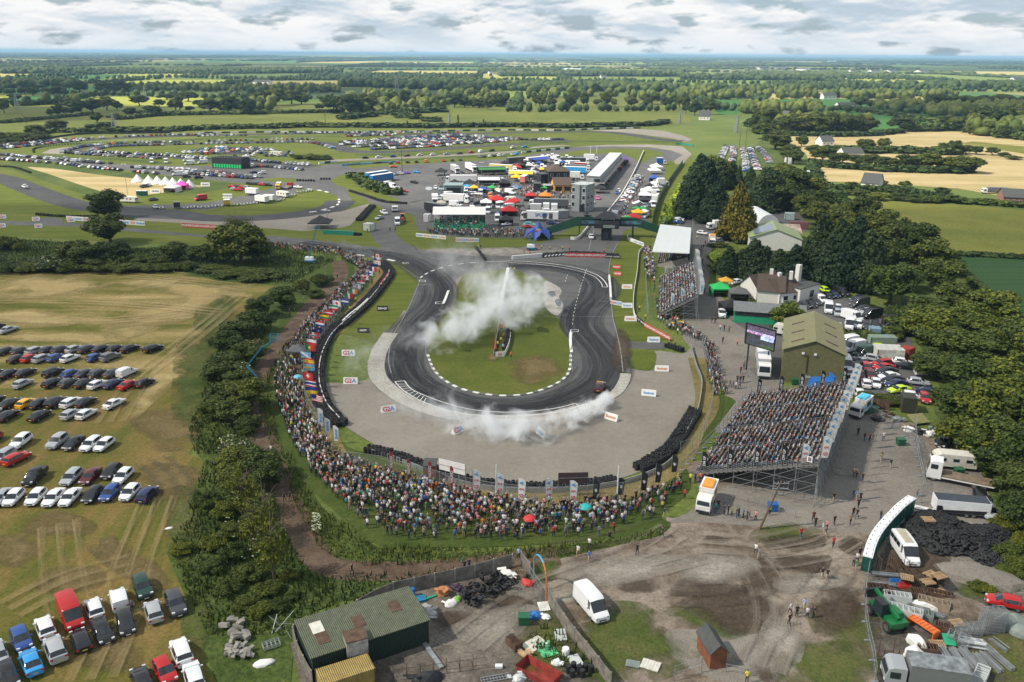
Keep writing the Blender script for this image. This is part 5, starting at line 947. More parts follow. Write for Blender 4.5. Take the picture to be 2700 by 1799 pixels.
# --- judges' tower
r_,L=root('judging_tower','h',(700,222),(780,225),'black two storey judging tower on the start straight','tower')
BB((L/2,2.5,2.2),(L,5,4.4)).build('base_cabin',c_bk,r_);BB((L/2,2,5.3),(L+5,7,1.6)).build('balcony',c_bk,r_)
mb=MB()
for x in(-2.3,L+2.3):
 for y in(-1.3,5.3):mb.bar((x,y,4.4),(x,y,8.2),.1)
mb.build('post',c_bk,r_);MB().add([(-2.8,-1.8,8),(L+2.8,-1.8,8),(L+2.8,5.8,8),(-2.8,5.8,8),(L/2-1,2,10),(L/2+1,2,10)],[(3,2,1,0),(0,1,5,4),(2,3,4,5),(1,2,5),(3,0,4)]).build('canopy',c_bk,r_)
BB((L/2,-.05,2),(1.4,.06,2.6)).build('door',M('smoked_glass',(.06,.075,.085),.1),r_);BX((4,.1,1)).build('screen',c_tarp,r_,loc=(L*.75,-1.56,5.3))
# --- scaffold grandstands
def stand(label,Fa,Fb,K1,z0,z1,rows,blocks,aisle,group='scaffold grandstands',seat=.50,rz=None):
 u=(Fb-Fa);LD=u.length;u.normalize();v=(K1-Fa);v=v-u*v.dot(u);LW=v.length;v.normalize()
 r_=empty('grandstand',(Fa.x,Fa.y,.02),atan2(v.y,v.x),label,'grandstand',group)
 tr=LW/rows;st=MB();bn=MB();hgt=lambda k:z0+(z1-z0)*k/(rows-1)
 for k in range(rows):
  z=hgt(k);st.box((k*tr+tr/2,LD/2,z-.06),(tr+.02,LD,.12));st.box((k*tr,LD/2,z-.2),(.04,LD,.32));bn.box((k*tr+tr*.62,LD/2,z+.42),(.36,LD-.4,.05))
 st.build('deck',M('stand_decking',(.20,.19,.18),.8),r_);bn.build('bench',m_blk,r_);sc=MB();ny=max(3,int(LD/2.6));nx=max(3,int(LW/2.6))
 for i in range(nx+1):
  x=LW*i/nx;zt=hgt((rows-1)*i/nx)-.1
  for j in range(ny+1):
   if 0<i<nx and 0<j<ny and(i+j)%2:continue
   y=LD*j/ny;sc.bar((x,y,0),(x,y,zt),.05)
  for zz_ in np.arange(1.8,zt,1.8):sc.bar((x,0,zz_),(x,LD,zz_),.035)
 for j in(0,1,ny):
  y=LD*j/ny
  for i in range(nx):
   x0,x1=LW*i/nx,LW*(i+1)/nx;za,zb=hgt((rows-1)*i/nx)-.1,hgt((rows-1)*(i+1)/nx)-.1
   for zz_ in np.arange(1.8,za,1.8):sc.bar((x0,y,zz_),(x1,y,zz_),.04)
   for k in range(int(za//1.8)+1):sc.bar((x0,y,k*1.8),(x1,y,min(zb,(k+1)*1.8)),.035)
 for j in range(ny):
  y0,y1=LD*j/ny,LD*(j+1)/ny
  for k in range(int(z1//1.8)):sc.bar((LW,y0,k*1.8),(LW,y1,(k+1)*1.8),.035)
  for zz_ in(1.8,3.6):sc.bar((LW+.8,y0,0),(LW,y0,zz_),.04)
 sc.build('scaffolding',m_st,r_);rl=MB()
 for y in(0,LD):
  for k in range(rows):
   z=hgt(k);x=k*tr
   for h in(.15,.5,.85,1.15):rl.bar((x+.1,y,z+h),(x+tr-.1,y,z+h),.028)
   rl.bar((x+.1,y,z-.1),(x+.1,y,z+1.2),.035);rl.bar((x+tr-.1,y,z-.1),(x+tr-.1,y,z+1.2),.035)
 for h in(.4,.8,1.2):rl.bar((LW,0,z1+h),(LW,LD,z1+h),.03)
 rl.build('railing',m_st,r_)
 for b_ in range(1,blocks):
  mb=MB();y=LD*b_/blocks
  for k in range(rows):z=hgt(k);mb.bar((k*tr,y-aisle/2,z+.9),(k*tr+tr*.7,y-aisle/2,z+1.1),.03);mb.bar((k*tr,y-aisle/2,z),(k*tr,y-aisle/2,z+.95),.03)
  mb.build('stair_rail',m_st,r_)
 seats=[]
 M4=Matrix.Translation((Fa.x,Fa.y,.02))@Matrix.Rotation(atan2(v.y,v.x),4,'Z')
 for k in range(rows):
  y=.5
  while y<LD-.4:
   fb=(y/LD*blocks)%1
   if not(min(fb,1-fb)*LD/blocks<aisle/2):seats.append((M4@Vector((k*tr+tr*.62+ru(-.08,.08),y+ru(-.1,.1),hgt(k)-.0)),atan2(v.y,v.x)+R(90)))
   y+=seat
 return r_,LD,LW,tr,hgt,seats
Fa,Fb,K1=P(8,80,165),P('l',965,350),P(0+8,860,455)
gB,LDB,LWB,trB,hB,SEATB=stand('huge open scaffold grandstand packed with spectators, marked B',Fa,Fb,K1,.9,6.6,25,4,1.2)
BX((.75,.05,.9)).build('sign_board',INKW,gB,loc=(LWB-1.3,-.1,7.35));txt('B',.8,INK,gB,(LWB-1.3,-.14,7.35),name='sign_letter')
print('standB',LDB,LWB,(Fb-Fa).normalized().dot((K1-Fa).normalized()))
Fa,Fb,K1=P('k',385,455),P('j',400,905),P('k',835,525)
gA,LDA,LWA,trA,hA,SEATA=stand('open scaffold grandstand below the roofed grandstand',Fa,Fb,K1,.9,6.0,14,1,1.2)
print('standA',LDA,LWA,(Fb-Fa).normalized().dot((K1-Fa).normalized()))
# --- roofed grandstand
z_=9.6;A=P('j',330,752);B=P('j',742,790);RA,RB,RC,RD=P('j',312,552,8.6),P('j',752,572,z_),P('j',773,272,z_),P('j',408,232,8.9)
rg=empty('roofed_grandstand',(0,0,.03),0,'permanent grandstand under a wide white sloping roof','grandstand')
mb=MB();q=[RA,RB,RC,RD];mb.add([tuple(p)for p in q]+[(p.x,p.y,p.z-.25)for p in q],U(4,"0 1 2 3 7 6 5 4 0 4 5 1 1 5 6 2 2 6 7 3 3 7 4 0"));mb.build('roof',c_rw,rg)
dv=(RB-RA);dv.z=0;dw=(RC-RB);dw.z=0;W1,D1=dv.length,dw.length;dv.normalize();dw.normalize();BL_=B-dv*(W1-1.0)
st=MB();n=14;SEATR=[]
for k in range(n):
 a=BL_+dv*((W1-1.5)*k/n);b=BL_+dv*((W1-1.5)*(k+1)/n);h=.8+3.6*k/n
 st.prism([a,b,b+dw*D1,a+dw*D1],0,h)
 for i in range(int(D1/.55)):p_s=a.lerp(b,.4)+dw*(.3+i*.55);SEATR.append((Vector((p_s.x,p_s.y,h+.0)),atan2(dv.y,dv.x)+R(90)))
st.build('terrace',c_conc,rg);mb=MB()
for i in range(6):
 for s in(0,1):p_=(BL_ if s==0 else B+dv*.2)+dw*(D1*i/5);mb.bar((p_.x,p_.y,0),(p_.x,p_.y,8.4+s*.9),.13)
mb.build('column',m_st,rg);p0=B+dv*.6
MB().add([(p0.x,p0.y,0),((p0+dw*D1).x,(p0+dw*D1).y,0),((p0+dw*D1).x,(p0+dw*D1).y,z_-.3),(p0.x,p0.y,z_-.3)],[(0,1,2,3),(3,2,1,0)]).build('back_wall',c_grey,rg)
# --- spectator marquee with green seats
r_,L=root('spectator_marquee','g',(1255,268),(1990,268),'white marquee roof over a stand of green seats','marquee');hh=6.2
SEATG=[];st=MB();rz_=r_.rotation_euler.z;M4=Matrix.Translation(r_.location)@Matrix.Rotation(rz_,4,'Z')
for k in range(7):st.box((L/2,.8+k*.95,.5+k*.2),(L-1,.95,1+k*.4));[SEATG.append((M4@Vector((1+i*.6,.8+k*.95,1+k*.4)),rz_+pi))for i in range(int((L-2)/.6))]
st.build('terrace',c_gr2,r_);mb=MB()
for i in range(9):mb.bar((L*i/8,3.5,0),(L*i/8,3.5,hh-.6),.08)
mb.build('post',m_st,r_)
MB().add([(0,3.2,hh-.5),(L,3.2,hh-.5),(L,8,hh+1.6),(0,8,hh+1.6),(0,13,hh-.5),(L,13,hh-.5)],[(0,1,2,3),(3,2,5,4),(0,3,4),(1,5,2)]).build('canvas_roof',c_cv,r_)
BB((L,8,hh/2-.3),(.08,10,hh-.7)).build('side_wall',c_cv,r_);BB((L/2,13,hh/2-.3),(L,.08,hh-.7)).build('back_wall',c_cv,r_)
# --- white house, outbuilding, green walled building, dome shed
r_,L=gable('white_bungalow','white bungalow with brown tiled roofs and three chimneys','house',5,(510,520),(690,535),11,3.4,6.4,c_rn,c_tile,'x')
r2,L2=gable('bungalow_wing','front wing of the white bungalow with brown tiled hip','house',5,(660,535),(815,520),9,3.2,5.8,c_rn,c_tile,'x');win(r2,L2*.25,-.04,1.7,2,1.3);win(r2,L2*.75,-.04,1.7,2,1.3)
r3,L3=gable('bungalow_wing','rear wing of the white bungalow with grey roof and white gable','house',5,(392,462),(505,500),9,3.2,6.0,c_rn,c_tile,'y')
for x,y in((3,6),(8,5)):BX((.9,.9,2.2)).build('chimney',c_rn,r_,loc=(x,y,6.9))
BX((.9,.9,2)).build('chimney',c_rn,r2,loc=(3,5,6.3))
r_,L=flatb('white_outbuilding','white flat roofed block with tall square chimney','building',5,(800,530),(935,490),8,4.0,c_rn,c_dk);win(r_,L*.6,-.04,2,2.2,2.2);BB((L*.75,5.5,6.3),(1.2,1.2,4.6)).build('chimney',c_rn,r_)
r_,L=gable('green_walled_building','low building with bright green walls and grey corrugated roof','building',5,(352,655),(838,690),8,3.0,4.2,c_gr2,k_grey,'x')
BB((L/2,-.06,2.4),(L,.1,1.0)).build('fascia',c_bk,r_)
r_,L=gable('green_barn','barn with pale green roof and solar panels among the conifers','barn','i',(520,470),(930,490),16,4,7,c_rn,M('pale_green_roof',(.24,.30,.14),.6,var=.2),'y')
MB().add([(1.5,1,5.0),(L*.46,1,6.95),(L*.46,12,6.95),(1.5,12,5.0)],[(0,1,2,3)]).build('solar_panels',M('solar_panel',(.13,.17,.23),.3),r_)
r_,L=root('dome_shed','i',(620,400),(800,400),'arched silver roofed shed behind the green barn','shed');V=[];
for i in range(13):a=pi*i/12;V+=[(L/2-L/2*cos(a),6,3+5*sin(a)),(L/2-L/2*cos(a),24,3+5*sin(a))]
MB().add(V,[(2*i,2*i+2,2*i+3,2*i+1)for i in range(12)]+[tuple(2*i for i in range(13))]).build('arched_roof',c_rw,r_);BB((L/2,15,1.5),(L,18,3)).build('wall',c_rn,r_)
gable('rusty_roofed_shed','low shed with rust streaked roof right of the dome shed','shed','i',(780,420),(925,425),12,3.5,5.4,c_rn,M('rust_streaked_roof',(.36,.27,.22),.7,var=.6,scale=.5),'x');gable('white_roofed_shed','low shed with faded white roof left of the dome shed','shed','i',(515,410),(640,400),12,3.5,5.4,c_rn,M('faded_white_roof',(.52,.54,.53),.7,var=.3),'x')
# --- houses and barns in the country
for a in[(2,(1225,1300),(1345,1310),12,3,7,'slate roofed bungalow below the stubble field'),(2,(960,1005),(1040,1005),12,3,6.5,'brown hip roofed house by the upper stubble field'),(2,(1110,1090),(1245,1090),11,3,6,'grey roofed farm buildings between the stubble fields'),(2,(2205,1405),(2352,1412),12,3,6,'red brick cottage with dark roof by the lorry yard'),(2,(110,828),(185,830),10,4,9,'white gabled house at the end of the lane'),(2,(655,835),(700,840),12,5,10,'stone house hidden in the dark copse'),(2,(970,685),(1060,685),12,5,9,'long white house with grey roof'),(2,(1075,748),(1190,748),12,4,7,'pale barn behind the copse'),(1,(1190,605),(1310,605),14,6,9,'long pale roofed farm barn'),(1,(1075,603),(1130,605),10,5,9,'small white farmhouse left of the barn'),(1,(1400,597),(1450,597),12,5,8,'white cottage right of the farm barn'),(1,(1790,543),(1830,543),12,6,10,'bright white house on the rise'),(1,(1530,487),(1640,492),20,6,9,'cluster of white farm sheds'),(1,(460,738),(545,740),8,4,5,'ruined farmhouse with two chimneys'),(0,(295,585),(360,585),14,6,10,'white house among the far left trees'),(0,(100,588),(150,588),14,4,8,'grey roofed house on the far left'),(0,(1740,578),(1850,580),16,4,8,'brown roofed farm group'),(0,(1115,604),(1180,600),12,4,7,'long low farm shed'),(1,(1020,512),(1090,512),20,6,9,'pinkish farm shed among trees'),(2,(530,480),(600,480),25,7,12,'pale houses of the far village, first block'),(2,(620,476),(700,478),25,7,12,'pale houses of the far village, second block'),(2,(1160,505),(1220,505),20,7,12,'white village house beyond the yellow field'),(2,(1300,502),(1360,502),20,7,12,'white village house with tall gable'),(2,(1640,505),(1700,503),25,7,12,'grey village terrace on the right'),(2,(2290,568),(2345,568),25,6,12,'white farmhouse at the far right edge'),(2,(1010,428),(1060,428),30,8,12,'white shed on the far ridge'),(2,(1430,505),(1490,503),25,7,12,'row of pale village houses'),(2,(780,488),(850,490),25,7,12,'pale village house left of the poplars')]:
 t,p1,p2,dep,hw,hr,lb=a;r_,L=gable('country_house' if 'barn' not in lb and 'shed' not in lb else 'farm_building',lb,'house' if 'barn' not in lb and 'shed' not in lb else 'farm building',t,p1,p2,dep,hw,hr,c_rn if 'brick' not in lb and 'stone' not in lb else M('brick_wall',(.20,.11,.08),.9,var=.3),c_dk if 'pale roofed' not in lb and 'sheds' not in lb and 'white shed' not in lb else c_rw,'x')
 for x in(.2,.5,.8):win(r_,L*x,-.05,hw*.5,L*.08,hw*.35)
 # --- containers, skips, bins
def container(t,a,b,col,label,dep=2.44,h=2.6,k=k_cont,group=None):
 r_,L=root('shipping_container',t,a,b,label,'container',group);o=BB((L/2,dep/2,h/2+.1),(L,dep,h)).build('shell',k,r_);o.color=(*col,1)
 mb=MB()
 for x in(0,L):
  for y in(0,dep):mb.box((x,y,h/2+.1),(.14,.14,h+.06))
 mb.build('corner_post',c_rust,r_);o=BB((L+.03,dep/2,h/2+.1),(.05,dep-.25,h-.3)).build('door',k,r_);o.color=(*col,1);return r_
container(5,(1290,838),(1470,842),(.22,.30,.24),'pale green shipping container behind the vans');container(5,(1335,925),(1525,932),(.60,.60,.55),'rust stained white shipping container',4);container(5,(1480,905),(1548,925),(.40,.05,.035),'red shipping container end by the trees');container(5,(1285,775),(1360,780),(.20,.32,.42),'pale blue container behind the green one');container('i',(850,312),(985,318),(.20,.08,.09),'maroon container in the back yard');container('i',(805,240),(880,243),(.4,.5,.5),'small graffiti covered cabin in the back yard')
container('g',(298,255),(400,268),(.55,.58,.52),'small white site cabin by the service lane',3);container(5,(1505,1275),(1605,1285),(.05,.055,.04),'dark slatted hut on the concrete ledge',3,2.8);container('f',(965,1240),(1175,1225),(.30,.33,.34),'grey block store below the tower',5,3)
container('g',(1125,135),(1205,140),(.70,.70,.70),'white box trailer left of the marquee',3,2.8);container(5,(1385,675),(1535,665),(.02,.02,.02),'black gate panel container with green poster',1,2.2)
container(7,(-120,1720),(240,1600),(.36,.26,.08),'yellow and rust open container in front of the green shed',2.6,2.2)
r_,L=root('generator_box',7,(50,1510),(195,1470),'rusty topped grey plant housing in the yellow container','plant housing',z=2.0);BB((L/2,1,.9),(L,2.0,1.8)).build('body',M('rust_speckled_grey',(.38,.37,.36),.7,var=.5),r_);BB((L/2,1,1.85),(L+.1,2.1,.1)).build('lid',c_rust,r_)
r_,L=root('compactor_skip',5,(880,1158),(1040,1160),'large bright blue waste compactor behind the stand','skip');BB((L*.55,1.4,1.5),(L*.85,2.6,2.7)).build('body',c_blue,r_);BB((L*.06,1.4,1.2),(L*.16,2.4,2.0),taper=.7).build('hopper',c_blue,r_);BB((L-.2,1.4,2.0),(.3,2.7,3.6)).build('end_frame',c_blue,r_)
def bin_(t,x,y,label,col=(.02,.12,.06),s=1.0,rz=0):
 o=spawn(BIN,P(t,x,y,.02),rz,col,s,label,'wheeled bin','wheeled waste bins')
mb=BB((0,0,.6),(1.25,1.0,1.05),taper=1.1);bw=mb.mesh('bin_body',M('bin_plastic',rough=.5,obj=True));mb=BB((0,0,1.2),(1.45,1.15,.14));bl=mb.mesh('bin_lid',M('bin_plastic',rough=.5,obj=True));mb=MB().lathe((0,0,0),[(.1,-.04),(.1,.04)],8,0,'Y').mesh('castor',m_tyre)
BIN=Node('wheeled_bin',None,kids=[Node('body',bw,tint=True),Node('lid',bl,tint=True)]+[Node('castor',mb,(x,y,.08))for x in(-.5,.5)for y in(-.4,.4)])
for i,(t,x,y,lb,c)in enumerate([(5,1500,1498,'green wheeled bin alone on the apron right of the big stand',None),(5,1318,1275,'green wheeled bin by the rusty fence, right one',None),(5,1265,1280,'green wheeled bin by the rusty fence, left one',None),(8,1900,140,'green wheeled bin in front of the caravan',None),(7,1258,1165,'green wheeled bin full of rubbish in the scrap yard',None),(8,618,385,'blue wheeled bin under the big stand',(.02,.12,.36)),(5,770,1080,'dark green wheeled bin against the olive shed',None)]):bin_(t,x,y,lb,c or(.015,.11,.05),.95)
mb=BB((0,0,.55),(1.1,1.1,1.0));mb.build('tank',M('grey_tank_plastic',(.22,.23,.23),.5),None).location=P(5,845,1078,.03);o=D.objects['tank'];o['label']='caged grey liquid tank against the olive shed';o['category']='tank';o.scale=(1.5,1.5,1.5)
# --- road vehicles too large for the car family
def wheels(r_,xs,hy,r0=.48,m=None):
 for x in xs:
  for s in(-hy,hy):e=D.objects.new('wheel',None);put(e,r_);e.location=(x,s,r0);t,ri=wheel_mb(r0,.3);t.build('tyre',m_tyre,e);ri.build('rim',m_rim,e)
def lorry(t,x,y,dx,dy,L,col,label,h=3.9,cabc=(.7,.7,.7),text=None,tcol=None,group=None,wdt=2.5,bed=False,cab=True,z=.03,awning=None):
 u,v=S(t,x,y);p=G(u,v);q=G(u+dx*.4,v+dy*.4);hd=head(p,q)
 r_=empty('lorry' if cab else 'box_trailer',(p.x,p.y,z),hd,label,'lorry' if cab else 'trailer',group);c0=L/2-2.2 if cab else L/2
 if bed:BB(((c0-L/2)/2,0,1.05),(c0+L/2-.2,wdt,.18)).build('flatbed',m_wood,r_);BB(((c0-L/2)/2,0,.85),(c0+L/2-.2,wdt+.1,.16)).build('bed_frame',m_white,r_)
 else:
  o=BB(((c0-L/2)/2-.1,0,(h+1.0)/2),(c0+L/2-.3,wdt,h-1.0)).build('box_body',M('trailer_panel',rough=.45,obj=True,var=.06),r_);o.color=(*col,1)
  BB(((c0-L/2)/2-.1,0,h+.03),(c0+L/2-.25,wdt+.05,.06)).build('box_roof',m_white if max(col)>.3 else M('streaked_grey_roof',(.20,.22,.23),var=.6),r_);BB(((c0-L/2)/2,0,.8),(c0+L/2-.6,wdt*.8,.35)).build('chassis',m_blk,r_)
 if cab:
  cb=MB();hc=min(h-.5,3.3)if L>9 else 2.5;pts=[(0,.5),(2.0,.5),(2.05,1.3),(1.75,hc-.25),(1.3,hc),(0,hc)]
  V=[(c0+a,s*wdt/2*.97,b)for s in(-1,1)for a,b in pts];n=6;cb.add(V,[(i,(i+1)%n,n+(i+1)%n,n+i)for i in range(n)]+[tuple(range(n-1,-1,-1)),tuple(range(n,2*n))]);o=cb.build('cab',M('cab_paint',rough=.3,obj=True,var=.04),r_);o.color=(*cabc,1)
  MB().add([(c0+2.05-.02+.03,s*wdt*.43,1.55)for s in(-1,1)]+[(c0+1.82,s*wdt*.40,hc-.4)for s in(1,-1)],[(0,1,2,3)]).build('windscreen',c_win,r_)
  for s in(-1,1):BX((1.0,.05,.75)).build('side_window',c_win,r_,loc=(c0+1.1,s*wdt*.49,hc-.85));BX((.1,.4,.2)).build('headlight',m_lamp,r_,loc=(c0+2.03,s*wdt*.36,.85))
  BX((.1,wdt*.9,.35)).build('bumper',m_blk,r_,loc=(c0+2.02,0,.55))
 wheels(r_,([c0+1.0]if cab else[])+[-L/2+1.4]+([-L/2+2.7]if L>9 else[]),wdt/2-.2)
 if text:txt(text,min(1.5,h*.3),tcol or INK,r_,((c0-L/2)/2-.1,-wdt/2-.03,h*.6),0);txt(text,min(1.5,h*.3),tcol or INK,r_,((c0-L/2)/2-.1,wdt/2+.03,h*.6),pi)
 if awning:a_,s=awning;o=MB().add([(-L/2+.5,s*wdt/2,h-.2),(c0-.5,s*wdt/2,h-.2),(c0-.5,s*(wdt/2+4.5),h-1),(-L/2+.5,s*(wdt/2+4.5),h-1)],[(0,1,2,3),(3,2,1,0)]).build('awning',M('awning_fabric',rough=.8,obj=True),r_);o.color=(*a_,1)
 return r_
PD='lorries and trailers in the paddock'
lorry(5,548,975,12,90,13,(.42,.43,.42),'white articulated lorry with grey trailer under the big screen',3.6);lorry(8,1900,195,-110,-22,9.5,(.6,.6,.6),'white flatbed lorry below the caravan',bed=True);lorry(8,1645,1590,-120,-18,8.2,(.16,.17,.18),'silver grey box lorry at the bottom of the yard',3.1,(.30,.32,.34))
lorry(2,2140,1335,-90,-2,11,(.12,.12,.13),'white tipper lorry with dark body in the country yard',3.0);lorry('i',268,315,-90,2,8,(.66,.66,.64),'white box lorry on the service road',3.4);lorry(2,853,1235,-4,30,8,(.6,.6,.6),'white lorry driving on the country road')
for x,y,dx,dy,L,c,lb,kw in[(515,900,90,-14,17,(.02,.15,.36),'blue curtain sided lorry parked behind its twin',{}),(580,935,90,-14,17,(.02,.15,.36),'blue curtain sided lorry nearest the hedge',{}),(1650,955,-90,0,16,(.68,.68,.68),'white lorry with open hospitality side',{}),(1570,815,80,45,13,(.33,.34,.35),'silver race trailer standing askew',{}),(1790,790,90,40,16,(.66,.64,.64),'white race trailer with red and black markings',{}),(1590,1230,90,5,12,(.66,.66,.66),'white exhibition lorry with open counter',{}),(1290,1250,5,80,10,(.65,.65,.65),'white horsebox lorry left of the exhibition lorry',{}),(1330,1370,90,14,13,(.03,.033,.038),'black race trailer with a silver rear ramp',{}),(2090,830,90,-2,18,(.03,.05,.03),'black and green team trailer',dict(awning=((.03,.16,.04),-1))),(2230,800,90,5,16,(.55,.50,.12),'yellow and white team trailer',{}),(2060,975,90,0,14,(.02,.02,.02),'black hospitality unit with white awning',dict(awning=((.65,.65,.63),-1)))]:
 lorry('c',x,y,dx,dy,L,c,lb,group=PD,**kw)
for x,y,dx,dy,L,c,lb,kw in[(75,690,90,-8,15,(.05,.05,.05),'black team coach at the left of the upper paddock',{}),(360,685,90,-8,17,(.55,.55,.55),'silver trailer with blue awnings',dict(awning=((.02,.06,.28),-1))),(870,700,90,2,17,(.02,.025,.03),'black trailer in the upper lorry park',{}),(830,745,-90,2,9,(.68,.68,.68),'white box lorry in the upper lorry park',{}),(970,770,90,3,9,(.36,.03,.03),'red trailer beside the pit building',{}),(960,805,90,2,9,(.18,.22,.24),'slate grey trailer beside the pit building',{}),(790,830,-90,-3,18,(.03,.30,.62),'sky blue articulated lorry behind the clubhouse',{}),(880,905,90,3,9,(.68,.68,.68),'white lorry right of the clubhouse',{}),(1090,650,90,3,9,(.66,.66,.66),'white van-bodied lorry by the pit building',{}),(160,890,90,2,16,(.40,.42,.45),'long silver trailer with yellow canopy',dict(awning=((.62,.42,.03),-1))),(170,955,40,-25,10,(.6,.2,.18),'red and white coach in the paddock',{}),(500,1300,-90,-2,17,(.10,.11,.12),'grey and black race trailer with white roof',{}),(365,1375,90,2,7,(.55,.55,.54),'pale trailer in front of the grey race trailer',{}),(470,1375,5,70,7,(.68,.68,.68),'white satellite van below the grey race trailer',{}),(580,1385,5,70,7,(.66,.66,.66),'white van-bodied lorry below the grey race trailer',{}),(2060,700,90,0,6,(.02,.10,.35),'blue and white unit at the top of the service lane',{}),(2080,1000,90,0,6,(.68,.68,.68),'white van-bodied unit behind the blue gazebo',{}),(1950,1160,10,-60,6,(.6,.6,.58),'grey box trailer among the service tents',{}),(1960,1240,10,-60,6,(.68,.68,.68),'white trailer among the service tents',{})]:
 lorry('d',x,y,dx,dy,L,c,lb,group=PD,**kw)
r_=lorry('d',375,1480,-90,-3,15,(.70,.70,.70),'white articulated lorry printed with blue sport lettering',group=PD);txt('SPORT',1.7,M('sport_blue_ink',(.02,.08,.35),.5),r_,(-1,1.28,2.5),pi)
c_pr=M('printed_figures',(.12,.10,.09),.6,var=.9,scale=1.5)
for x in(-5.4,2.2,4.6):BX((1.5,.03,2.2)).build('printed_picture',c_pr,r_,loc=(-x,1.27,2.3))
# ice cream vans
def icevan(t,x,y,dx,dy,c,lb):
 r_=lorry(t,x,y,dx,dy,6.0,(.72,.70,.66),lb,3.1,(.72,.70,.68),wdt=2.1);r_['category']='ice cream van';r_.name='ice_cream_van'
 BB((-1,0,1.7),(3.2,2.16,.5)).build('colour_stripe',M('stripe_'+lb.split()[0],c,.5),r_);BB((-.9,1.07,2.2),(1.6,.06,.8)).build('serving_hatch',c_win,r_);BB((-.9,0,3.3),(2.6,1.5,.3)).build('roof_sign',M('stripe_'+lb.split()[0],c,.5),r_)
icevan(8,160,355,-40,95,(.75,.30,.03),'orange and white ice cream van with a queue');icevan(5,1218,1290,-60,45,(.08,.50,.72),'turquoise roofed ice cream van behind the flags');icevan('i',228,435,10,60,(.75,.32,.05),'orange ice cream van on the service road')
# caravans
def caravan(t,x,y,dx,dy,lb,L=6.2,c=None):
 u,v=S(t,x,y);p=G(u,v);hd=head(p,G(u+dx*.4,v+dy*.4));r_=empty('caravan',(p.x,p.y,.03),hd,lb,'caravan','touring caravans')
 pts=[(-L/2,.6),(L/2,.6),(L/2+.25,1.3),(L/2-.2,2.3),(L/2-.9,2.65),(-L/2+.5,2.65),(-L/2,2.2)];n=len(pts);V=[(a,s*1.12,b)for s in(-1,1)for a,b in pts]
 MB().add(V,[(i,(i+1)%n,n+(i+1)%n,n+i)for i in range(n)]+[tuple(range(n-1,-1,-1)),tuple(range(n,2*n))]).build('body',c or c_cream,r_)
 for s in(-1,1):
  for xx in(-1.9,0,1.9):BX((.9,.04,.5)).build('window',c_win,r_,loc=(xx,s*1.13,1.75))
 BB((L/2+.12,0,1.7),(.06,1.7,.6)).build('window',c_win,r_);BR((L/2,0,.6),(L/2+1.3,0,.5),.06).build('tow_bar',m_st,r_);BX((.7,.04,1.7)).build('door',c_rn,r_,loc=(-1,-1.14,1.5));wheels(r_,[-.2],1.0,.33)
caravan(8,1860,90,-100,-10,'cream touring caravan at the edge of the wood');caravan('b',1420,575,-60,-3,'white caravan at the left of the inner car park',5);caravan('b',1490,580,-60,-3,'white caravan at the right of the inner car park',5);caravan('a',1780,1225,60,4,'white double decker style trailer behind the round tree',8);caravan('b',1550,1150,60,10,'white rounded trailer on the hairpin grass',7);caravan(5,700,745,60,10,'white caravan roof behind the olive shed',5);caravan(5,940,700,0,60,'old cream caravan by the hedge',4.5);caravan('c',2330,1225,60,2,'pale caravan in the middle paddock',5)
r_=lorry('b',1265,1235,90,12,6.5,(.70,.70,.68),'white box trailer with open doors on the hairpin grass',3.2,cab=False);lorry('b',1365,1215,90,5,5.0,(.68,.68,.64),'white box trailer right of the open-doored one',3.0,cab=False);lorry('b',1130,1125,90,5,6,(.74,.74,.74),'bright white covered trailer on the gravel edge',3.2,cab=False)
icev=lorry('b',1490,1040,-50,50,7,(.68,.42,.02),'yellow minibus at the hairpin entry',2.9,(.68,.42,.02),wdt=2.1);lorry('b',780,1275,5,60,4,(.62,.36,.02),'yellow catering trailer on the hairpin grass',2.8,cab=False);lorry('b',1620,1030,60,-25,8,(.3,.02,.02),'red recovery lorry with flat bed',cabc=(.35,.02,.02),bed=True)
lorry('b',92,1310,5,60,3.2,(.03,.03,.03),'black catering cabin on the hairpin grass',2.8,cab=False);lorry('c',740,1345,10,60,6,(.3,.35,.4),'white flatbed lorry on the service lane',bed=True)
FB=[]
for i,(x,y)in enumerate(U(2,"210 1310 305 1300 400 1302 500 1298 595 1285 685 1278 900 1265 990 1260 1080 1250 1170 1238 1470 1205 1540 1190 1770 1090 1850 1080 1920 1070 1690 1130 -130 1310 -210 1300")):
 u,v=S('b',x,y);p=G(u,v);r_=empty('car_transport_trailer',(p.x,p.y,.05),head(p,G(u+2,v+8))+ru(-.1,.1),'empty car transport trailer on the hairpin grass, %s in its line'%ordn(i+1),'trailer','empty trailers on the hairpin grass')
 mb=BB((0,-.7,.5),(4.6,.5,.1)).box((0,.7,.5),(4.6,.5,.1)).box((-2.2,0,.5),(.2,1.9,.12)).box((2.2,0,.5),(.2,1.9,.12));mb.build('ramp_bed',m_st,r_);wheels(r_,[-.4],.95,.28)
 # telehandler
r_=empty('telehandler',P(8,1395,1150,.03),R(-78),'green telescopic handler with raised boom in the yard','telehandler');c_tg=M('handler_green',(.008,.14,.04),.4)
BB((0,0,1.0),(4.6,1.5,.7)).box((1.9,0,1.2),(1.0,2.2,.6)).build('chassis',c_tg,r_);BB((-.3,-.65,1.9),(1.7,.95,1.5),taper=.85).build('cab',c_win,r_);BB((-.3,-.65,2.68),(1.5,.9,.08)).build('cab_roof',m_blk,r_);BB((.6,.75,1.6),(1.9,.8,.9),taper=.85).build('engine_cover',c_tg,r_)
BR((1.9,.15,1.7),(-2.6,.15,2.6),.26).build('boom',c_tg,r_);BB((-2.9,.15,2.0),(.3,2.0,1.1)).build('carriage',m_blk,r_);wheels(r_,[-1.6,1.7],1.05,.66)
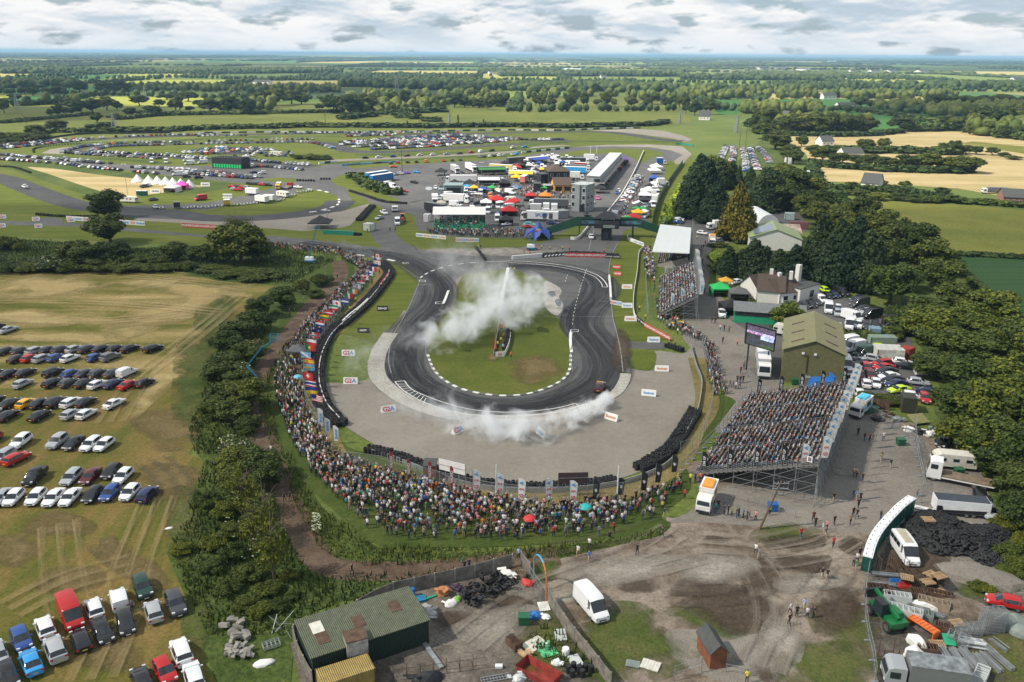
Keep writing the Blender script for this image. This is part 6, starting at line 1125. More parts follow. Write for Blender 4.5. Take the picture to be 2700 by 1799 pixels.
# tractor
r_=empty('tractor',P('c',845,1490,.03),R(-85),'orange tractor on the verge left of the marquee','tractor');BB((.9,0,1.3),(2.0,.9,1.0)).build('bonnet',M('tractor_orange',(.62,.10,.02),.4),r_);BB((-.8,0,2.1),(1.6,1.5,1.7),taper=.85).build('cab',c_win,r_);BB((-.8,0,3.0),(1.6,1.6,.15)).build('cab_roof',M('tractor_orange',(.62,.10,.02),.4),r_);wheels(r_,[-1.0],.95,.85);wheels(r_,[1.4],.8,.5)
# --- tents
def gazebo(t,x,y,s,col,lb,group='pop-up tents in the paddock',h=2.3,walls=False,rz=None,sy=None,txt_=None):
 p=P(t,x,y,.03);sy=sy or s;r_=empty('gazebo',p,ru(-.15,.15)if rz is None else rz,lb,'tent',group)
 m=M('tent_fabric',rough=.75,obj=True,var=.07);a,b=s/2,sy/2;k=.3
 o=MB().add([(-a,-b,h),(a,-b,h),(a,b,h),(-a,b,h),(-a,-b,h-k),(a,-b,h-k),(a,b,h-k),(-a,b,h-k),(-a*.35,-b*.35,h+s*.16),(a*.35,-b*.35,h+s*.16),(a*.35,b*.35,h+s*.16),(-a*.35,b*.35,h+s*.16),(0,0,h+s*.3)],[(4,5,1,0),(5,6,2,1),(6,7,3,2),(7,4,0,3),(0,1,9,8),(1,2,10,9),(2,3,11,10),(3,0,8,11),(8,9,12),(9,10,12),(10,11,12),(11,8,12)]).build('canopy',m,r_);o.color=(*col,1)
 for sx in(-1,1):
  for q in(-1,1):BR((sx*a*.97,q*b*.97,0),(sx*a*.97,q*b*.97,h-.05),.04).build('leg',m_st,r_)
 if walls:o=BB((0,b*.97,h/2),(s*.95,.04,h-.1)).box((a*.97,0,h/2),(.04,sy*.95,h-.1)).box((-a*.97,0,h/2),(.04,sy*.95,h-.1)).build('side_wall',m,r_);o.color=(*col,1)
 if txt_:txt(txt_,.35,INKW,r_,(0,-b-.03,h-.15))
 return r_
gazebo(5,335,590,5.5,(.012,.012,.014),'black pop-up tent with peaked roof and white emblem',walls=True,txt_='DM GP');gazebo('i',290,830,5,(.02,.42,.10),'bright green pop-up tent by the lawn',walls=True);gazebo('i',435,865,5,(.10,.10,.10),'dark food stall with orange counter sign',walls=True);gazebo('i',335,775,3.5,(.62,.30,.03),'small orange stall behind the green tent')
gazebo(0,2210,1568,8,(.015,.015,.018),'dark pop-up canopy by the gravel run-off');gazebo(3,2062,905,4,(.09,.095,.10),'grey pop-up tent in the crowd on the bank')
GZ=[('c',1375,850,8,'black'),('c',1560,1010,7,'black'),('c',1765,1010,7,'black'),('c',1945,1100,5,'blue'),('c',2080,1080,5,'green'),('c',2250,1010,7,'black'),('c',2140,1170,5,'black'),('c',2140,1245,8,'red'),('c',1995,1285,6,'white'),('c',2310,1400,8,'red'),('c',2270,1530,7,'black'),('c',2150,765,6,'red'),('c',2250,730,6,'black'),('c',1730,1060,4,'light blue'),('c',1830,1080,5,'yellow'),('c',2160,1110,4,'beige'),('c',1380,1295,5,'beige'),('c',2330,1290,6,'red'),('d',255,1190,6,'red'),('d',455,1190,7,'orange'),('d',60,790,7,'red'),('d',330,840,6,'black'),('d',420,820,5,'yellow'),('d',130,760,6,'black'),('d',370,730,5,'blue'),('d',1240,975,8,'dark blue'),('d',1200,1090,8,'black'),('d',1260,1030,7,'black'),('d',1430,780,7,'orange'),('d',1400,835,5,'silver'),('d',1500,700,8,'maroon'),('d',1540,680,6,'purple'),('d',1960,940,7,'blue'),('d',1960,830,8,'white'),('d',1985,780,8,'white'),('d',1860,1120,7,'white'),('d',1830,1180,7,'white'),('d',1900,1060,6,'black'),('d',1830,1250,6,'black'),('d',1740,1310,6,'white'),('d',1760,1340,7,'dark grey'),('d',1710,1375,4,'green'),('d',1800,1378,4,'green'),('d',1735,1430,6,'yellow'),('d',1675,1500,7,'red'),('d',1590,1510,4,'green'),('d',520,880,4,'orange'),('d',60,930,7,'yellow'),('d',30,1270,6,'red'),('d',240,760,5,'white'),('d',190,720,5,'black'),('d',640,740,5,'white'),('d',700,720,5,'blue'),('d',440,1080,4,'green')]
wh={'c':'in the left paddock','d':'in the right paddock'};gn={}
GZ.sort(key=lambda g:-g[2]-g[3]*0)
for t,x,y,s,c in GZ:
 k=(t,c);gn[k]=gn.get(k,0)+1;tot=sum(1 for g in GZ if(g[0],g[4])==k)
 gazebo(t,x,y,s*.8,CC[c]if c not in('green',)else(.03,.3,.08),'%s pop-up tent %s%s'%(c,wh[t],'' if tot==1 else ', %s of that colour by picture height'%ordn(gn[k])),walls=rr_()<.5)
 # star tent with the bull emblem
p=P('h',207,205,.03);r_=empty('star_tent',p,0,'blue star shaped tent with yellow sun and two red bulls','tent');a0=5.6;V=[(0,0,6.3)];
for i in range(12):a=pi*2*i/12+.26;rr,z=(a0,.2)if i%2==0 else(a0*.72,3.0);V.append((rr*cos(a),rr*sin(a),z))
for i in range(12):a=pi*2*i/12+.26;V.append((a0*.3*cos(a),a0*.3*sin(a),3.7))
MB().add(V,[(0,13+i,13+(i+1)%12)for i in range(12)]+[(13+i,1+i,1+(i+1)%12,13+(i+1)%12)for i in range(12)]).build('canopy',M('deep_blue_fabric',(.02,.06,.30),.6),r_)
for dx,s_ in((-1.0,1),(1.0,-1)):
 q=[(0,0),(.5,.55),(1.2,.5),(1.7,.75),(1.6,.2),(1.2,-.1),(.9,-.5),(.6,-.1),(.2,-.4)];o=MB().add([(dx*1.1+s_*x_*.6-s_*.2,-2.6,3.0+z*.6)for x_,z in q],[tuple(range(9))]).build('bull_emblem',INKR,r_);o.rotation_euler=(0,0,0)
MB().lathe((0,-2.5,3.3),[(.7,-.02),(.7,.02)],20,0,'Y').build('sun_emblem',M('emblem_yellow',(.8,.5,.03),.6),r_)
# bell tents, pink tents
for i,(x,y)in enumerate(U(2,"950 1255 1028 1262 1088 1267 1145 1272 1195 1279 1250 1286 1308 1293")):
 p=P(0,x,y,.04);r_=empty('bell_tent',p,0,'white bell tent, %s from the left in its row'%ordn(i+1),'tent','white bell tents on the sand')
 MB().lathe((0,0,0),[(3.0,0),(2.9,.6),(.05,3.9)],12).build('canvas',c_cv,r_);MB().add([(-.8,-2.93,.02),(.8,-2.93,.02),(0,-1.8,1.9)],[(0,1,2)]).build('door_flap',c_rust,r_)
gazebo(0,1250,1305,6,(.75,.06,.40),'bright pink tent in front of the bell tents','event tents on the sand',walls=True);gazebo(0,1192,1322,6,(.68,.60,.64),'white and pink tent in front of the bell tents','event tents on the sand',walls=True)
# portable toilets
tb=BB((0,0,1.05),(1.12,1.12,2.1)).mesh('toilet_cabin',M('toilet_green',(.006,.075,.055),.5));tw=BB((0,0,2.2),(1.2,1.2,.18)).box((0,0,2.34),(1.0,1.0,.12),taper=.8).mesh('toilet_roof',m_white);td=BX((.03,.75,1.8)).mesh('toilet_door',M('toilet_door_green',(.008,.095,.07),.5));tv=MB().lathe((0,0,0),[(.06,0),(.06,.14)],8).mesh('toilet_vent',m_blk)
TOI=Node('portable_toilet',None,kids=[Node('cabin',tb),Node('roof',tw),Node('door',td,(-.58,0,1.0)),Node('vent_pipe',tv,(.25,.3,2.38))])
q=rsm(ctm(PL(8,U(2,"1262 792 1285 715 1320 640 1368 575 1430 505 1500 435 1590 370")),6),1.24)
for i,(a,b)in enumerate(zip(q[:-1],q[1:])):spawn(TOI,(a.x,a.y,.03),head(a,b)+R(90),None,1,'dark green portable toilet with white roof, %s from the near end'%ordn(i+1),'portable toilet','long row of portable toilets')
for i in range(4):spawn(TOI,P('a',1905+i*38,1130,.05),0,None,1,'dark green portable toilet on the sand, %s from the left'%ordn(i+1),'portable toilet','portable toilets on the sand')
# hospitality deck
r_,L=root('hospitality_deck','b',(575,745),(985,765),'black and bright green two storey hospitality deck','hospitality deck');BB((L/2,4,1.5),(L,8,3)).build('lower_storey',c_bk,r_);BB((L/2,4,4.4),(L,8,2.8)).build('upper_storey',c_bk,r_)
for x in np.arange(.03,.95,.085):BX((L*.055,.06,2.0)).build('green_panel',M('neon_green_panel',(.01,.55,.16),.5),r_,loc=(L*x+1,-.04,1.3))
mb=MB()
for i in range(12):mb.bar((L*i/11,0,5.8),(L*i/11,0,7.6),.06)
mb.bar((0,0,7),(L,0,7),.05).build('roof_railing',m_st,r_);BB((L/2,5,7.7),(L,5,.1)).build('awning',c_bk,r_)
# blue corrugated workshop in the paddock
r_,L=root('workshop','e',(945,910),(1310,915),'blue grey corrugated workshop with wide dark doorway','workshop');BB((L/2,4,2.3),(L,8,4.6)).build('wall',c_mint,r_);BB((L*.55,-.04,1.8),(L*.8,.08,3.4)).build('doorway',c_bk,r_);BB((L/2,3.8,4.75),(L+.6,9,.2)).build('roof',c_mint,r_);flatb('workshop_store','grey block store left of the workshop','store','e',(828,928),(945,928),5,3,c_grey,c_mint)
# -- circuit furniture
def pth(*parts):
 q=[]
 for t,a in parts:q+=PL(t,a)
 return q
OUTER=U(2,"535 370 500 440 440 590 340 730 280 820 248 900 240 980 265 1050 330 1115 420 1180 560 1245 720 1293 900 1318 1100 1327 1300 1318 1500 1292 1700 1232 1820 1180 1900 1130 1945 1060 1958 1000")
ribbon('concrete_edge',PL(4,OUTER[3:17]+U(2,"1820 1183 1900 1134 1946 1064 1960 1010")),lambda f:3.5 if f<.75 else 2.2,g_conc,.12)
sh('worn_concrete',g_conc,.048,[(4,U(2,"1405 370 1480 400 1520 440 1500 480 1530 540 1500 600 1460 600 1415 560 1395 500 1400 440"))],4)
sh('worn_concrete',g_old,.05,[(4,U(2,"800 350 830 340 800 400 790 480 770 540 700 600 640 690 605 750 597 820 585 800 600 720 660 640 740 540 770 420"))],3)
sh('worn_concrete',g_old,.05,[(4,U(2,"430 570 400 620 340 700 290 780 300 800 370 700 440 600 445 580"))],3)
sh('puddle',M('puddle_water',(.05,.055,.06),.08),.058,[(4,U(2,"1420 450 1460 440 1480 465 1450 480"))],3);sh('puddle',M('puddle_water',(.05,.055,.06),.08),.058,[(4,U(2,"1475 500 1510 495 1515 540 1485 540"))],3);sh('puddle',M('sky_puddle',(.10,.12,.14),.05),.05,[('c',U(2,"1160 1040 1180 1010 1240 1015 1250 1045 1200 1055"))],3)
# rubber laid on the asphalt: streaks follow each ribbon's own length
def rubber(name,lo,hi,su=.03,sv=2.2,c=(.014,.014,.016)):
 m,nt,b=newmat(name);u=nn(nt,'ShaderNodeUVMap',uv_map='UVMap');st=noise(nt,vscale(nt,u.outputs[0],(su,sv,1)),1.0,5,.6,.3)
 big=noise(nt,vscale(nt,u.outputs[0],(.03,.2,1)),1.0,3);f=ramp(nt,mth(nt,'ADD',mth(nt,'MULTIPLY',st,.65),mth(nt,'MULTIPLY',big,.35)),[(lo,0.0),(hi,.85)])
 b.inputs['Base Color'].default_value=(*c,1);b.inputs['Roughness'].default_value=.6;LK(nt,f,b.inputs['Alpha']);return m
rb,rb2,rb3=rubber('tyre_rubber_band',.36,.72,.02,1.1),rubber('tyre_rubber_line',.34,.60,.02,1.0),rubber('pale_scrub',.46,.80,.03,1.0,(.20,.195,.185))
LINE=U(2,"-300 110 0 150 300 190 480 250 600 330 670 420 640 540 540 640 440 760 395 880 410 1000 500 1100 680 1190 900 1245 1150 1262 1400 1240 1620 1170 1780 1080 1840 980 1820 880 1740 780 1660 680 1680 580 1770 480 1790 400 1720 330 1560 285 1350 262 1150 262")
LW_=ctm(PL(4,LINE),3);zl=.052
def offset(pts,fn):
 out=[]
 for i,p in enumerate(pts):a,b=pts[max(0,i-1)],pts[min(len(pts)-1,i+1)];t=(b-a).normalized();out.append(p+Vector((-t.y,t.x,0))*fn(i/len(pts)))
 return out
for k,(o,w_,m_)in enumerate([(0,8,rb),(2.5,6,rb),(-2.5,6,rb),(0,9,rb3),(1,4,rb)]):
 ribbon('rubber_band',offset(LW_,lambda f,o=o:o),w_,m_,zl);zl+=.004
for k in range(26):
 r=random.Random(k);i0=r.randint(0,60);i1=min(len(LW_)-1,i0+r.randint(8,30));a,ph,fr=r.uniform(-4.5,4.5),r.random()*6,r.uniform(4,14);q=offset(LW_,lambda f:a+1.6*sin(ph+f*fr))[i0:i1]
 if len(q)>3:ribbon('skid_mark',q,r.uniform(.25,.5),rb2,zl,2);zl+=.004
for k,(cx,cy,rx)in enumerate([(1420,280,9),(1520,300,7),(1640,480,8),(1700,560,10),(1600,420,6),(1450,300,5)]):
 c=P(4,cx,cy);q=[c+Vector((cos(a)*rx*(1+.1*k),sin(a)*rx*.9,0))for a in np.linspace(k,k+4.6,16)];ribbon('skid_mark',q,.35,rb2,zl,2);zl+=.004
for q in(U(2,"1560 620 1700 780 1850 940 1930 1000"),U(2,"1600 600 1750 760 1880 900 1935 980"),U(2,"1630 960 1560 1080 1440 1220"),U(2,"1600 980 1520 1100 1400 1230"),U(2,"1540 560 1620 700 1580 850"),U(2,"700 240 900 200 1200 190"),U(2,"500 130 560 200 700 240")):ribbon('skid_mark',PL(4,q),.4,rb2,zl);zl+=.004
wm=dict(p=rubber('pale_wheel_marks',.40,.72,.05,1.6,(.34,.295,.235)),d=rubber('dark_wheel_marks',.40,.72,.05,1.6,(.075,.055,.04)),s=rubber('straw_wheel_marks',.40,.75,.04,1.4,(.36,.27,.12)))
for l in '''p 7 1430 960 1700 860 2100 700 2340 560|p 7 900 1330 1150 1130 1420 980|d 7 1500 720 1900 640 2300 520|p 8 -200 800 250 700 600 760 1000 700 1200 600|d 8 520 1560 760 1280 1000 1000 1150 800|p 8 600 1500 700 1200 640 900 500 700|d 8 -100 1000 300 1000 700 900 1100 900|p 8 100 640 600 660 1100 560|s 3 800 1350 1000 1050 1250 850 1700 480|s 3 -100 350 600 330 1300 380 1650 430|s 3 -100 520 500 520 1100 560 1500 600|s 6 700 1560 850 1200 1000 700 1150 300|s 6 100 1100 500 900 900 800|s 6 350 500 380 900 430 1200|s 3 -100 640 700 660 1300 600|d 6 1000 60 1150 200 1100 420'''.split('|'):
 k,t,*v=l.split();v=list(map(int,v));q=ctm(PL(int(t),list(zip(v[::2],v[1::2]))),6)
 for o in(-1.1,1.1,3.2):zl+=.002;ribbon('wheel_track',offset(q,lambda f:o),1.1,wm[k],zl+.05,2)
def line(t,pts,w_=.22,sm=6):ribbon('white_line',PL(t,pts),w_*.8,m_paint if w_>.21 else M('faded_road_paint',(.30,.295,.28),.8,var=.5),.17,sm)
line(4,U(2,"370 1068 430 1130 560 1205 740 1265 900 1295 1100 1305 1300 1300 1500 1275 1640 1235"),.26);line(4,U(2,"435 1062 480 1115 580 1165 740 1222 900 1260 1100 1278 1300 1272 1480 1250 1610 1218"),.25);line(4,[(370,1068),(435,1062)],.3,1);line(4,[(1610,1218),(1645,1238)],.25,1)
for i in range(9):a=Vector((400+i*17,1085+i*13));ribbon('white_line',PL(4,[(370+i*24,1085+i*17),(440+i*18,1085+i*12)]),.14,m_paint,.17,1)
line(4,[(580,400),(530,400)],.3,1)
for q in(U(2,"538 367 578 367 578 378 536 378 538 367"),U(2,"652 518 700 516 694 531 650 530 652 518"),U(2,"1580 710 1635 710 1630 724 1580 724 1580 710"),U(2,"420 246 458 244 464 250 432 254 420 246")):line(4,q,.3,1)
line(4,U(2,"738 438 715 500 700 530"),.8);line(4,U(2,"1582 724 1578 780 1586 865"),.8);line(4,[(532,400),(632,399)],.2,1);line(4,[(1600,617),(1865,618)],.14,1)
line(4,U(2,"545 360 480 520 420 640 360 740 335 830 325 920 345 1010"),.18);line(4,U(2,"590 750 582 850 600 920 650 1010 720 1070"),.16);line(4,U(2,"-345 90 0 135 250 155 480 185 620 210 700 240"),.2);line(4,U(2,"1900 120 1860 200 1843 320 1858 480 1870 620 1895 720 1925 860 1940 1000"),.2)
line(4,U(2,"1000 240 1200 235 1400 248 1600 278 1750 325 1810 370 1835 412"),.35);line(4,U(2,"1150 245 1400 262 1600 295 1730 335 1785 380 1800 415"),.25);line(4,[(1797,415),(1836,415)],.3,1);line(4,U(2,"1595 1000 1575 900 1590 860"),.2)
q=rsm(ctm(PL(4,U(2,"545 350 580 325 640 297 740 268 860 250 1000 240")),5),1.0)
for i in range(0,len(q)-2,4):ribbon('white_line',[q[i],q[i+2]],.5,m_paint,.17,1)
for q in(U(2,"1742 20 1720 90 1700 180"),U(2,"1690 290 1640 440 1600 600 1590 700"),[(1560,330),(1540,380)]):
 z=rsm(PL(4,q),1.6)
 for i in range(0,len(z)-1,2):ribbon('white_line',[z[i],z[i+1]],.12,m_paint,.17,1)
 # infield kerb of pale and dark blocks
q=rsm(ctm(PL(4,U(2,"597 880 612 930 640 985 690 1040 780 1095 880 1130 1020 1155 1150 1162 1280 1150 1400 1115 1500 1068 1560 1012 1580 940 1578 860")),5),1.35)
for mi,(mt,nm)in enumerate(((c_bwhite,'kerb_pale'),(M('kerb_dark_paint',(.10,.12,.095),.7),'kerb_dark'))):
 mb=MB()
 for i in range(mi,len(q)-1,2):d=q[i+1]-q[i];c=(q[i]+q[i+1])/2;mb.box((c.x,c.y,.10),(d.length,.55,.12),atan2(d.y,d.x))
 o=mb.build(nm.replace('kerb_pale','kerb').replace('kerb_dark','kerb'),mt);o['kind']='structure'
for t,p_ in(('b',U(2,"2320 1180 2310 1250 2200 1300 2000 1350 1780 1375")),(4,U(2,"100 190 230 205 330 225 440 250")),('b',U(2,"1880 1040 2060 1060 2250 1110"))):
 q=rsm(ctm(PL(t,p_),5),3.2);mb=MB()
 for i in range(0,len(q)-1,2):d=q[i+1]-q[i];c=(q[i]+q[i+1])/2;mb.box((c.x,c.y,.10),(d.length,1.0,.12),atan2(d.y,d.x))
 o=mb.build('kerb',c_bwhite);o['kind']='structure'
 # tyre walls: bound rows of tyres
bm=MB();
for z in(.12,.36,.60,.84):bm.lathe((0,0,z),[(.17,-.11),(.31,-.11),(.34,0),(.31,.11),(.17,.11)],9)
TWV,TWF4,TWN=np.array(bm.v),[f for f in bm.f if len(f)==4],None;TWF4=np.array(TWF4)
m_tw=M('bound_tyres',(.016,.016,.017),.8,var=.5,island=.5)
def twl(parts,rows,label,step=.68,name='tyre_wall',group=None):
 q=rsm(ctm(pth(*parts),5),step);L=[]
 for i in range(len(q)-1):
  d=(q[i+1]-q[i]).normalized();n=Vector((-d.y,d.x,0))
  for r in range(rows):p=q[i]+n*((r-(rows-1)/2)*.66)+d*(.34 if r%2 else 0);L.append((p.x+ru(-.05,.05),p.y+ru(-.05,.05),0.02))
 L=np.array(L);o=obj(name,tany(name,TWV,TWF4,L,RNG.random(len(L))*6,np.c_[np.ones(len(L)),np.ones(len(L)),RNG.uniform(.85,1.15,len(L))],m_tw));o['label']=label;o['category']='tyre wall'
 if group:o['group']=group
 return o
def wall(parts,h,w_,mat,label,name='barrier',cat='barrier',sm=6,z0=0):
 q=ctm(pth(*parts),sm);V=[]
 for i,p in enumerate(q):
  a,b=q[max(0,i-1)],q[min(len(q)-1,i+1)];t=(b-a).normalized();s=Vector((-t.y,t.x,0))*w_/2
  V+=[(p.x+s.x,p.y+s.y,z0),(p.x-s.x,p.y-s.y,z0),(p.x-s.x,p.y-s.y,z0+h),(p.x+s.x,p.y+s.y,z0+h)]
 F=[(4*i+k,4*i+(k+1)%4,4*i+4+(k+1)%4,4*i+4+k)for i in range(len(q)-1)for k in range(4)]+[(0,3,2,1),(4*len(q)-4,4*len(q)-3,4*len(q)-2,4*len(q)-1)]
 o=obj(name,mnp(name,V,F,mat));o['label']=label;o['category']=cat;return o
TW1=[('g',U(2,"540 705 610 760 655 830 640 900 560 1010 440 1160 300 1310 140 1450 0 1568")),(3,U(2,"2290 710 2230 800 2190 920 2180 1050 2200 1160 2240 1260 2300 1330 2352 1380"))]
twl(TW1,5,'thick black tyre wall along the left spectator bank');twl([(7,U(2,"180 -20 330 10 500 70 640 120 800 180 1000 220 1200 238 1500 240 1750 215 1900 185"))],3,'tyre wall along the bottom of the gravel trap');twl([('l',U(2,"100 900 260 810 340 750 420 650 500 520 550 435"))],4,'wide black tyre stack in the lower right corner of the gravel trap')
twl([('k',U(2,"480 785 540 800 620 830 710 850"))],2,'short double row of tyres on the escape road');twl([('c',U(2,"120 1075 330 1140 450 1180 560 1215 700 1235 930 1248"))],2,'long tyre row between hairpin and service lane',1.1);twl([('g',U(2,"240 120 300 60 380 -30 440 -80"))],4,'tyre wall curling past the hairpin gravel');twl([('h',U(2,"240 350 420 335 600 335 740 345 850 355"))],3,'tyre row behind the red banner on the start straight');twl([('b',[(1745,930),(2025,935)])],2,'tyre row across the junction, left part',1.4);twl([('b',[(2070,910),(2225,910)])],2,'tyre row across the junction, right part',1.4)
twl([('a',U(2,"510 1400 700 1415 1000 1430 1400 1425"))],2,'tyre row beside the entry road behind the white banner',1.4);twl([('g',[(180,320),(290,322)])],2,'tyre stub at the end of the green barrier');twl([('g',U(2,"1850 500 1900 560 1960 640 1990 680"))],1,'tyre pile at the tip of the white wall')
twl([('a',U(2,"470 540 480 490 700 450 1150 415"))],2,'tyre wall around the far left loop',2.0);twl([('a',U(2,"0 735 200 750 440 830"))],2,'tyre wall above the left entry road',1.6)
wall([('g',U(2,"660 830 645 905 560 1020 440 1175 300 1325 140 1468")),(3,U(2,"2310 730 2250 820 2210 930 2200 1060 2220 1160 2260 1250 2340 1340"))],1.0,.15,c_bwhite,'white low wall in front of the left tyre wall')
ra=M('red_barrier',(.50,.04,.035),.6);wall([('g',U(2,"658 870 600 950 520 1060"))],1.05,.3,ra,'red banner at the top of the left tyre wall','banner','banner')
wall([('g',U(2,"370 1240 260 1345 120 1455 20 1550"))],1.1,.36,c_bwhite,'white sponsor banner lying on the left tyre wall','banner','banner')
wall([('h',U(2,"0 372 120 362 240 352"))],1.2,.6,c_bwhite,'white concrete wall left of the black chevron banner');r_=wall([('h',[(240,358),(420,342)])],1.1,.3,c_bk,'black banner with white chevrons','banner','banner');A=P('h',250,358);B=P('h',415,343);
mb=MB();n_=Vector((0,-.25,0))
for i in range(6):p=A.lerp(B,(i+.5)/6)+n_;mb.add([(p.x-.5,p.y,.3),(p.x+.1,p.y,.3),(p.x+.6,p.y,.9),(p.x,p.y,.9)],[(0,1,2,3)])
mb.build('chevron',INKW,r_)
def banner(t,a,b,h,col,label,words,ink,size=.7,n=1,z0=0):
 r_,L=root('banner',t,a,b,label,'banner');BB((L/2,0,h/2+z0),(L,.12,h)).build('cloth',col,r_)
 for i in range(n):txt(words if isinstance(words,str)else words[i%len(words)],size,ink if not isinstance(ink,list)else ink[i%len(ink)],r_,(L*(i+.5)/n,-.09,h/2+z0))
 return r_
banner('h',(420,352),(735,357),1.35,ra,'red banner repeating a white tyre brand across the straight','VALINO',INKW,.95,5);banner('h',(737,362),(852,366),1.1,c_bk,'black banner at the right end of the red one','FASTER',INKW,.6,2)
banner('g',(1030,335),(1440,375),1.3,c_cv,'white sponsor banner below the marquee','Budmat',[INKB,INKO],.8,4);banner('g',(1575,405),(1895,412),1.4,c_cv,'white banner with repeated red and blue letters','G2A',[INKR,INKB],1.1,4);banner('a',(920,1465),(2000,1545),1.6,c_cv,'long white sponsor banner beside the entry road',['G2A','Budmat'],[INKR,INKB],1.2,10);banner('b',(160,1562),(620,1590),1.5,ra,'red tyre brand banner beside the entry road','VALINO',INKW,1.1,4)
banner('h',(917,222),(1035,268),1.2,c_cv,'white sponsor banner at the edge of the grass by the bridge','Budmat',INKB,.8,3);banner('k',(218,545),(522,712),1.1,ra,'red banner on the curve below the open stand','VALINO',INKW,.85,4);banner('k',(125,465),(218,540),1.1,c_bk,'black banner on the curve before the red one','DM GP',INKW,.6,2);banner('h',(775,722),(862,738),1.1,c_cv,'white banner stub with red and blue letters on the grass edge','G2A',[INKR,INKB],.9,2)
wall([('h',U(2,"765 520 772 600 778 700"))],1.1,.5,c_bwhite,'white wall section at the right edge of the track');wall([('h',U(2,"915 185 915 222 1035 270 1000 330 985 480 960 640 955 780 980 860")),('k',[(120,450)])],.9,.14,c_bwhite,'white low wall right of the trackside grass');wall([(5,U(2,"55 830 90 960 130 1070 120 1190 95 1290 20 1440"))],.9,.14,m_st,'steel barrier at the right edge of the gravel trap')
wall([(7,U(2,"180 -10 330 30 500 95 640 145 800 205 1000 245 1200 262 1500 264 1750 240 2000 190 2200 110 2290 40"))],.9,.12,m_st,'steel barrier behind the bottom tyre wall')
wall([('a',U(2,"-200 415 600 350 1100 290 1700 278 2352 270"))],1.3,.6,M('dark_barrier',(.03,.03,.03),.8),'dark barrier around the far left bend');wall([('g',U(2,"-250 300 0 310 185 322"))],1.5,.8,M('teal_barrier',(.01,.20,.14),.6),'bright green foam barrier on the verge');wall([('c',U(2,"0 722 400 695 800 670"))],1.0,.5,M('pale_blue_barrier',(.10,.28,.42),.6,var=.9,scale=.2),'blue and white patterned barrier along the asphalt circuit');wall([('d',U(2,"1280 1420 1420 1250 1540 1080 1700 780 1815 525"))],1.2,.3,c_bwhite,'white pit wall with fence');wall([('h',U(2,"610 110 570 160 520 212 460 215"))],1.0,.3,c_bwhite,'white wall curling under the footbridge')
wall([('d',U(2,"2352 690 2100 1060 1960 1400 1930 1568"))],2.4,.08,M('green_mesh_fence',(.10,.13,.11),.7),'tall mesh fence right of the service tents','mesh_fence','fence');wall([('d',U(2,"2252 428 2352 430 2500 450"))],1.2,.5,M('teal_barrier',(.01,.20,.14),.6),'green foam barrier at the far right bend')
def blocks(t,parts,step,label):
 q=rsm(ctm(pth(*parts),4),step);r_=empty('block_barrier',(0,0,.02),0,label,'barrier')
 for k,(m_,nm)in enumerate(((c_bwhite,'white_block'),(M('barrier_green_block',(.02,.05,.04),.7),'green_block'))):
  for i in range(k,len(q)-1,2):d=q[i+1]-q[i];c=(q[i]+q[i+1])/2;BB((0,0,.6),(d.length-.1,.5,1.2)).build(nm,m_,r_,loc=(c.x,c.y,0),rz=atan2(d.y,d.x))
blocks(0,[('b',U(2,"350 275 900 268 1500 260 2352 265")),('c',U(2,"500 258 1100 252 1700 240 2352 232")),('d',U(2,"700 238 1100 220 1500 208 1830 205"))],6.5,'long barrier of alternating white and green blocks on the far loop');blocks(0,[('d',U(2,"130 548 400 520 800 480"))],4.6,'short barrier of alternating white and green blocks beside the circuit');blocks(0,[('b',U(2,"2040 700 2200 680 2352 665"))],4.5,'block barrier at the junction')
# the white concrete divider on the infield and the marshals' pen
q=rsm(ctm(PL(4,U(2,"1150 300 1135 380 1118 450 1105 530 1088 602")),5),1.55)
for i,(a,b)in enumerate(zip(q[:-1],q[1:])):
 d=b-a;o=BB((0,0,.45),(1.5,1.0,.9)).box((0,0,.95),(1.4,.8,.25),taper=.8).build('divider_block',c_bwhite,None,loc=((a.x+b.x)/2,(a.y+b.y)/2,.04),rz=atan2(d.y,d.x)+ru(-.05,.05));o['label']='white wrapped barrier block on the infield, %s from the far end'%ordn(i+1);o['category']='barrier block';o['group']='white blocks dividing the infield'
wall([(4,U(2,"1165 290 1130 470 1098 620 1075 740 1050 890"))],.9,.12,m_st,'steel rail beside the white infield blocks');twl([(4,U(2,"1155 715 1145 790 1120 850"))],2,'short tyre row inside the marshals pen');banner(4,(1062,892),(1120,890),1.1,c_cv,'white board with red marks closing the marshals pen','XI',INKR,.9);wall([(4,U(2,"1168 712 1160 800 1125 888"))],1.0,.1,c_bwhite,'thin white wall right of the marshals pen');wall([(4,[(1065,740),(1052,880)])],1.0,.1,ra,'thin red wall left of the marshals pen')
# sponsor boards
def board(t,x,y,wpx,label,words,inks,rot=0,h=1.25,col=None,group='angled sponsor boards beside the track',side=True):
 p=P(t,x,y,.06);w_=wpx/TILES[t][2]/ppm(p);r_=empty('sponsor_board',p,R(rot),label,'sponsor board',group)
 MB().add([(-w_/2,-.5,0),(w_/2,-.5,0),(w_/2,.5,0),(-w_/2,.5,0),(-w_/2,0,h),(w_/2,0,h)],[(3,2,1,0),(0,1,5,4),(2,3,4,5),(1,2,5),(3,0,4)]).build('board',[col or c_cv][0],r_)
 tilt=90-math.degrees(atan2(.5,h));n=len(words)
 for i,(wd,ik)in enumerate(zip(words,inks)):txt(wd,h*(.95 if len(wd)<3 else .55),ik,r_,(w_*((i+.5)/n-.5)*(.75 if n>1 else 1),-.29,h*.48),0,tilt)
G2,G2I=('G','2','A'),(INKR,INKR,INKB);BU=('Budmat',)
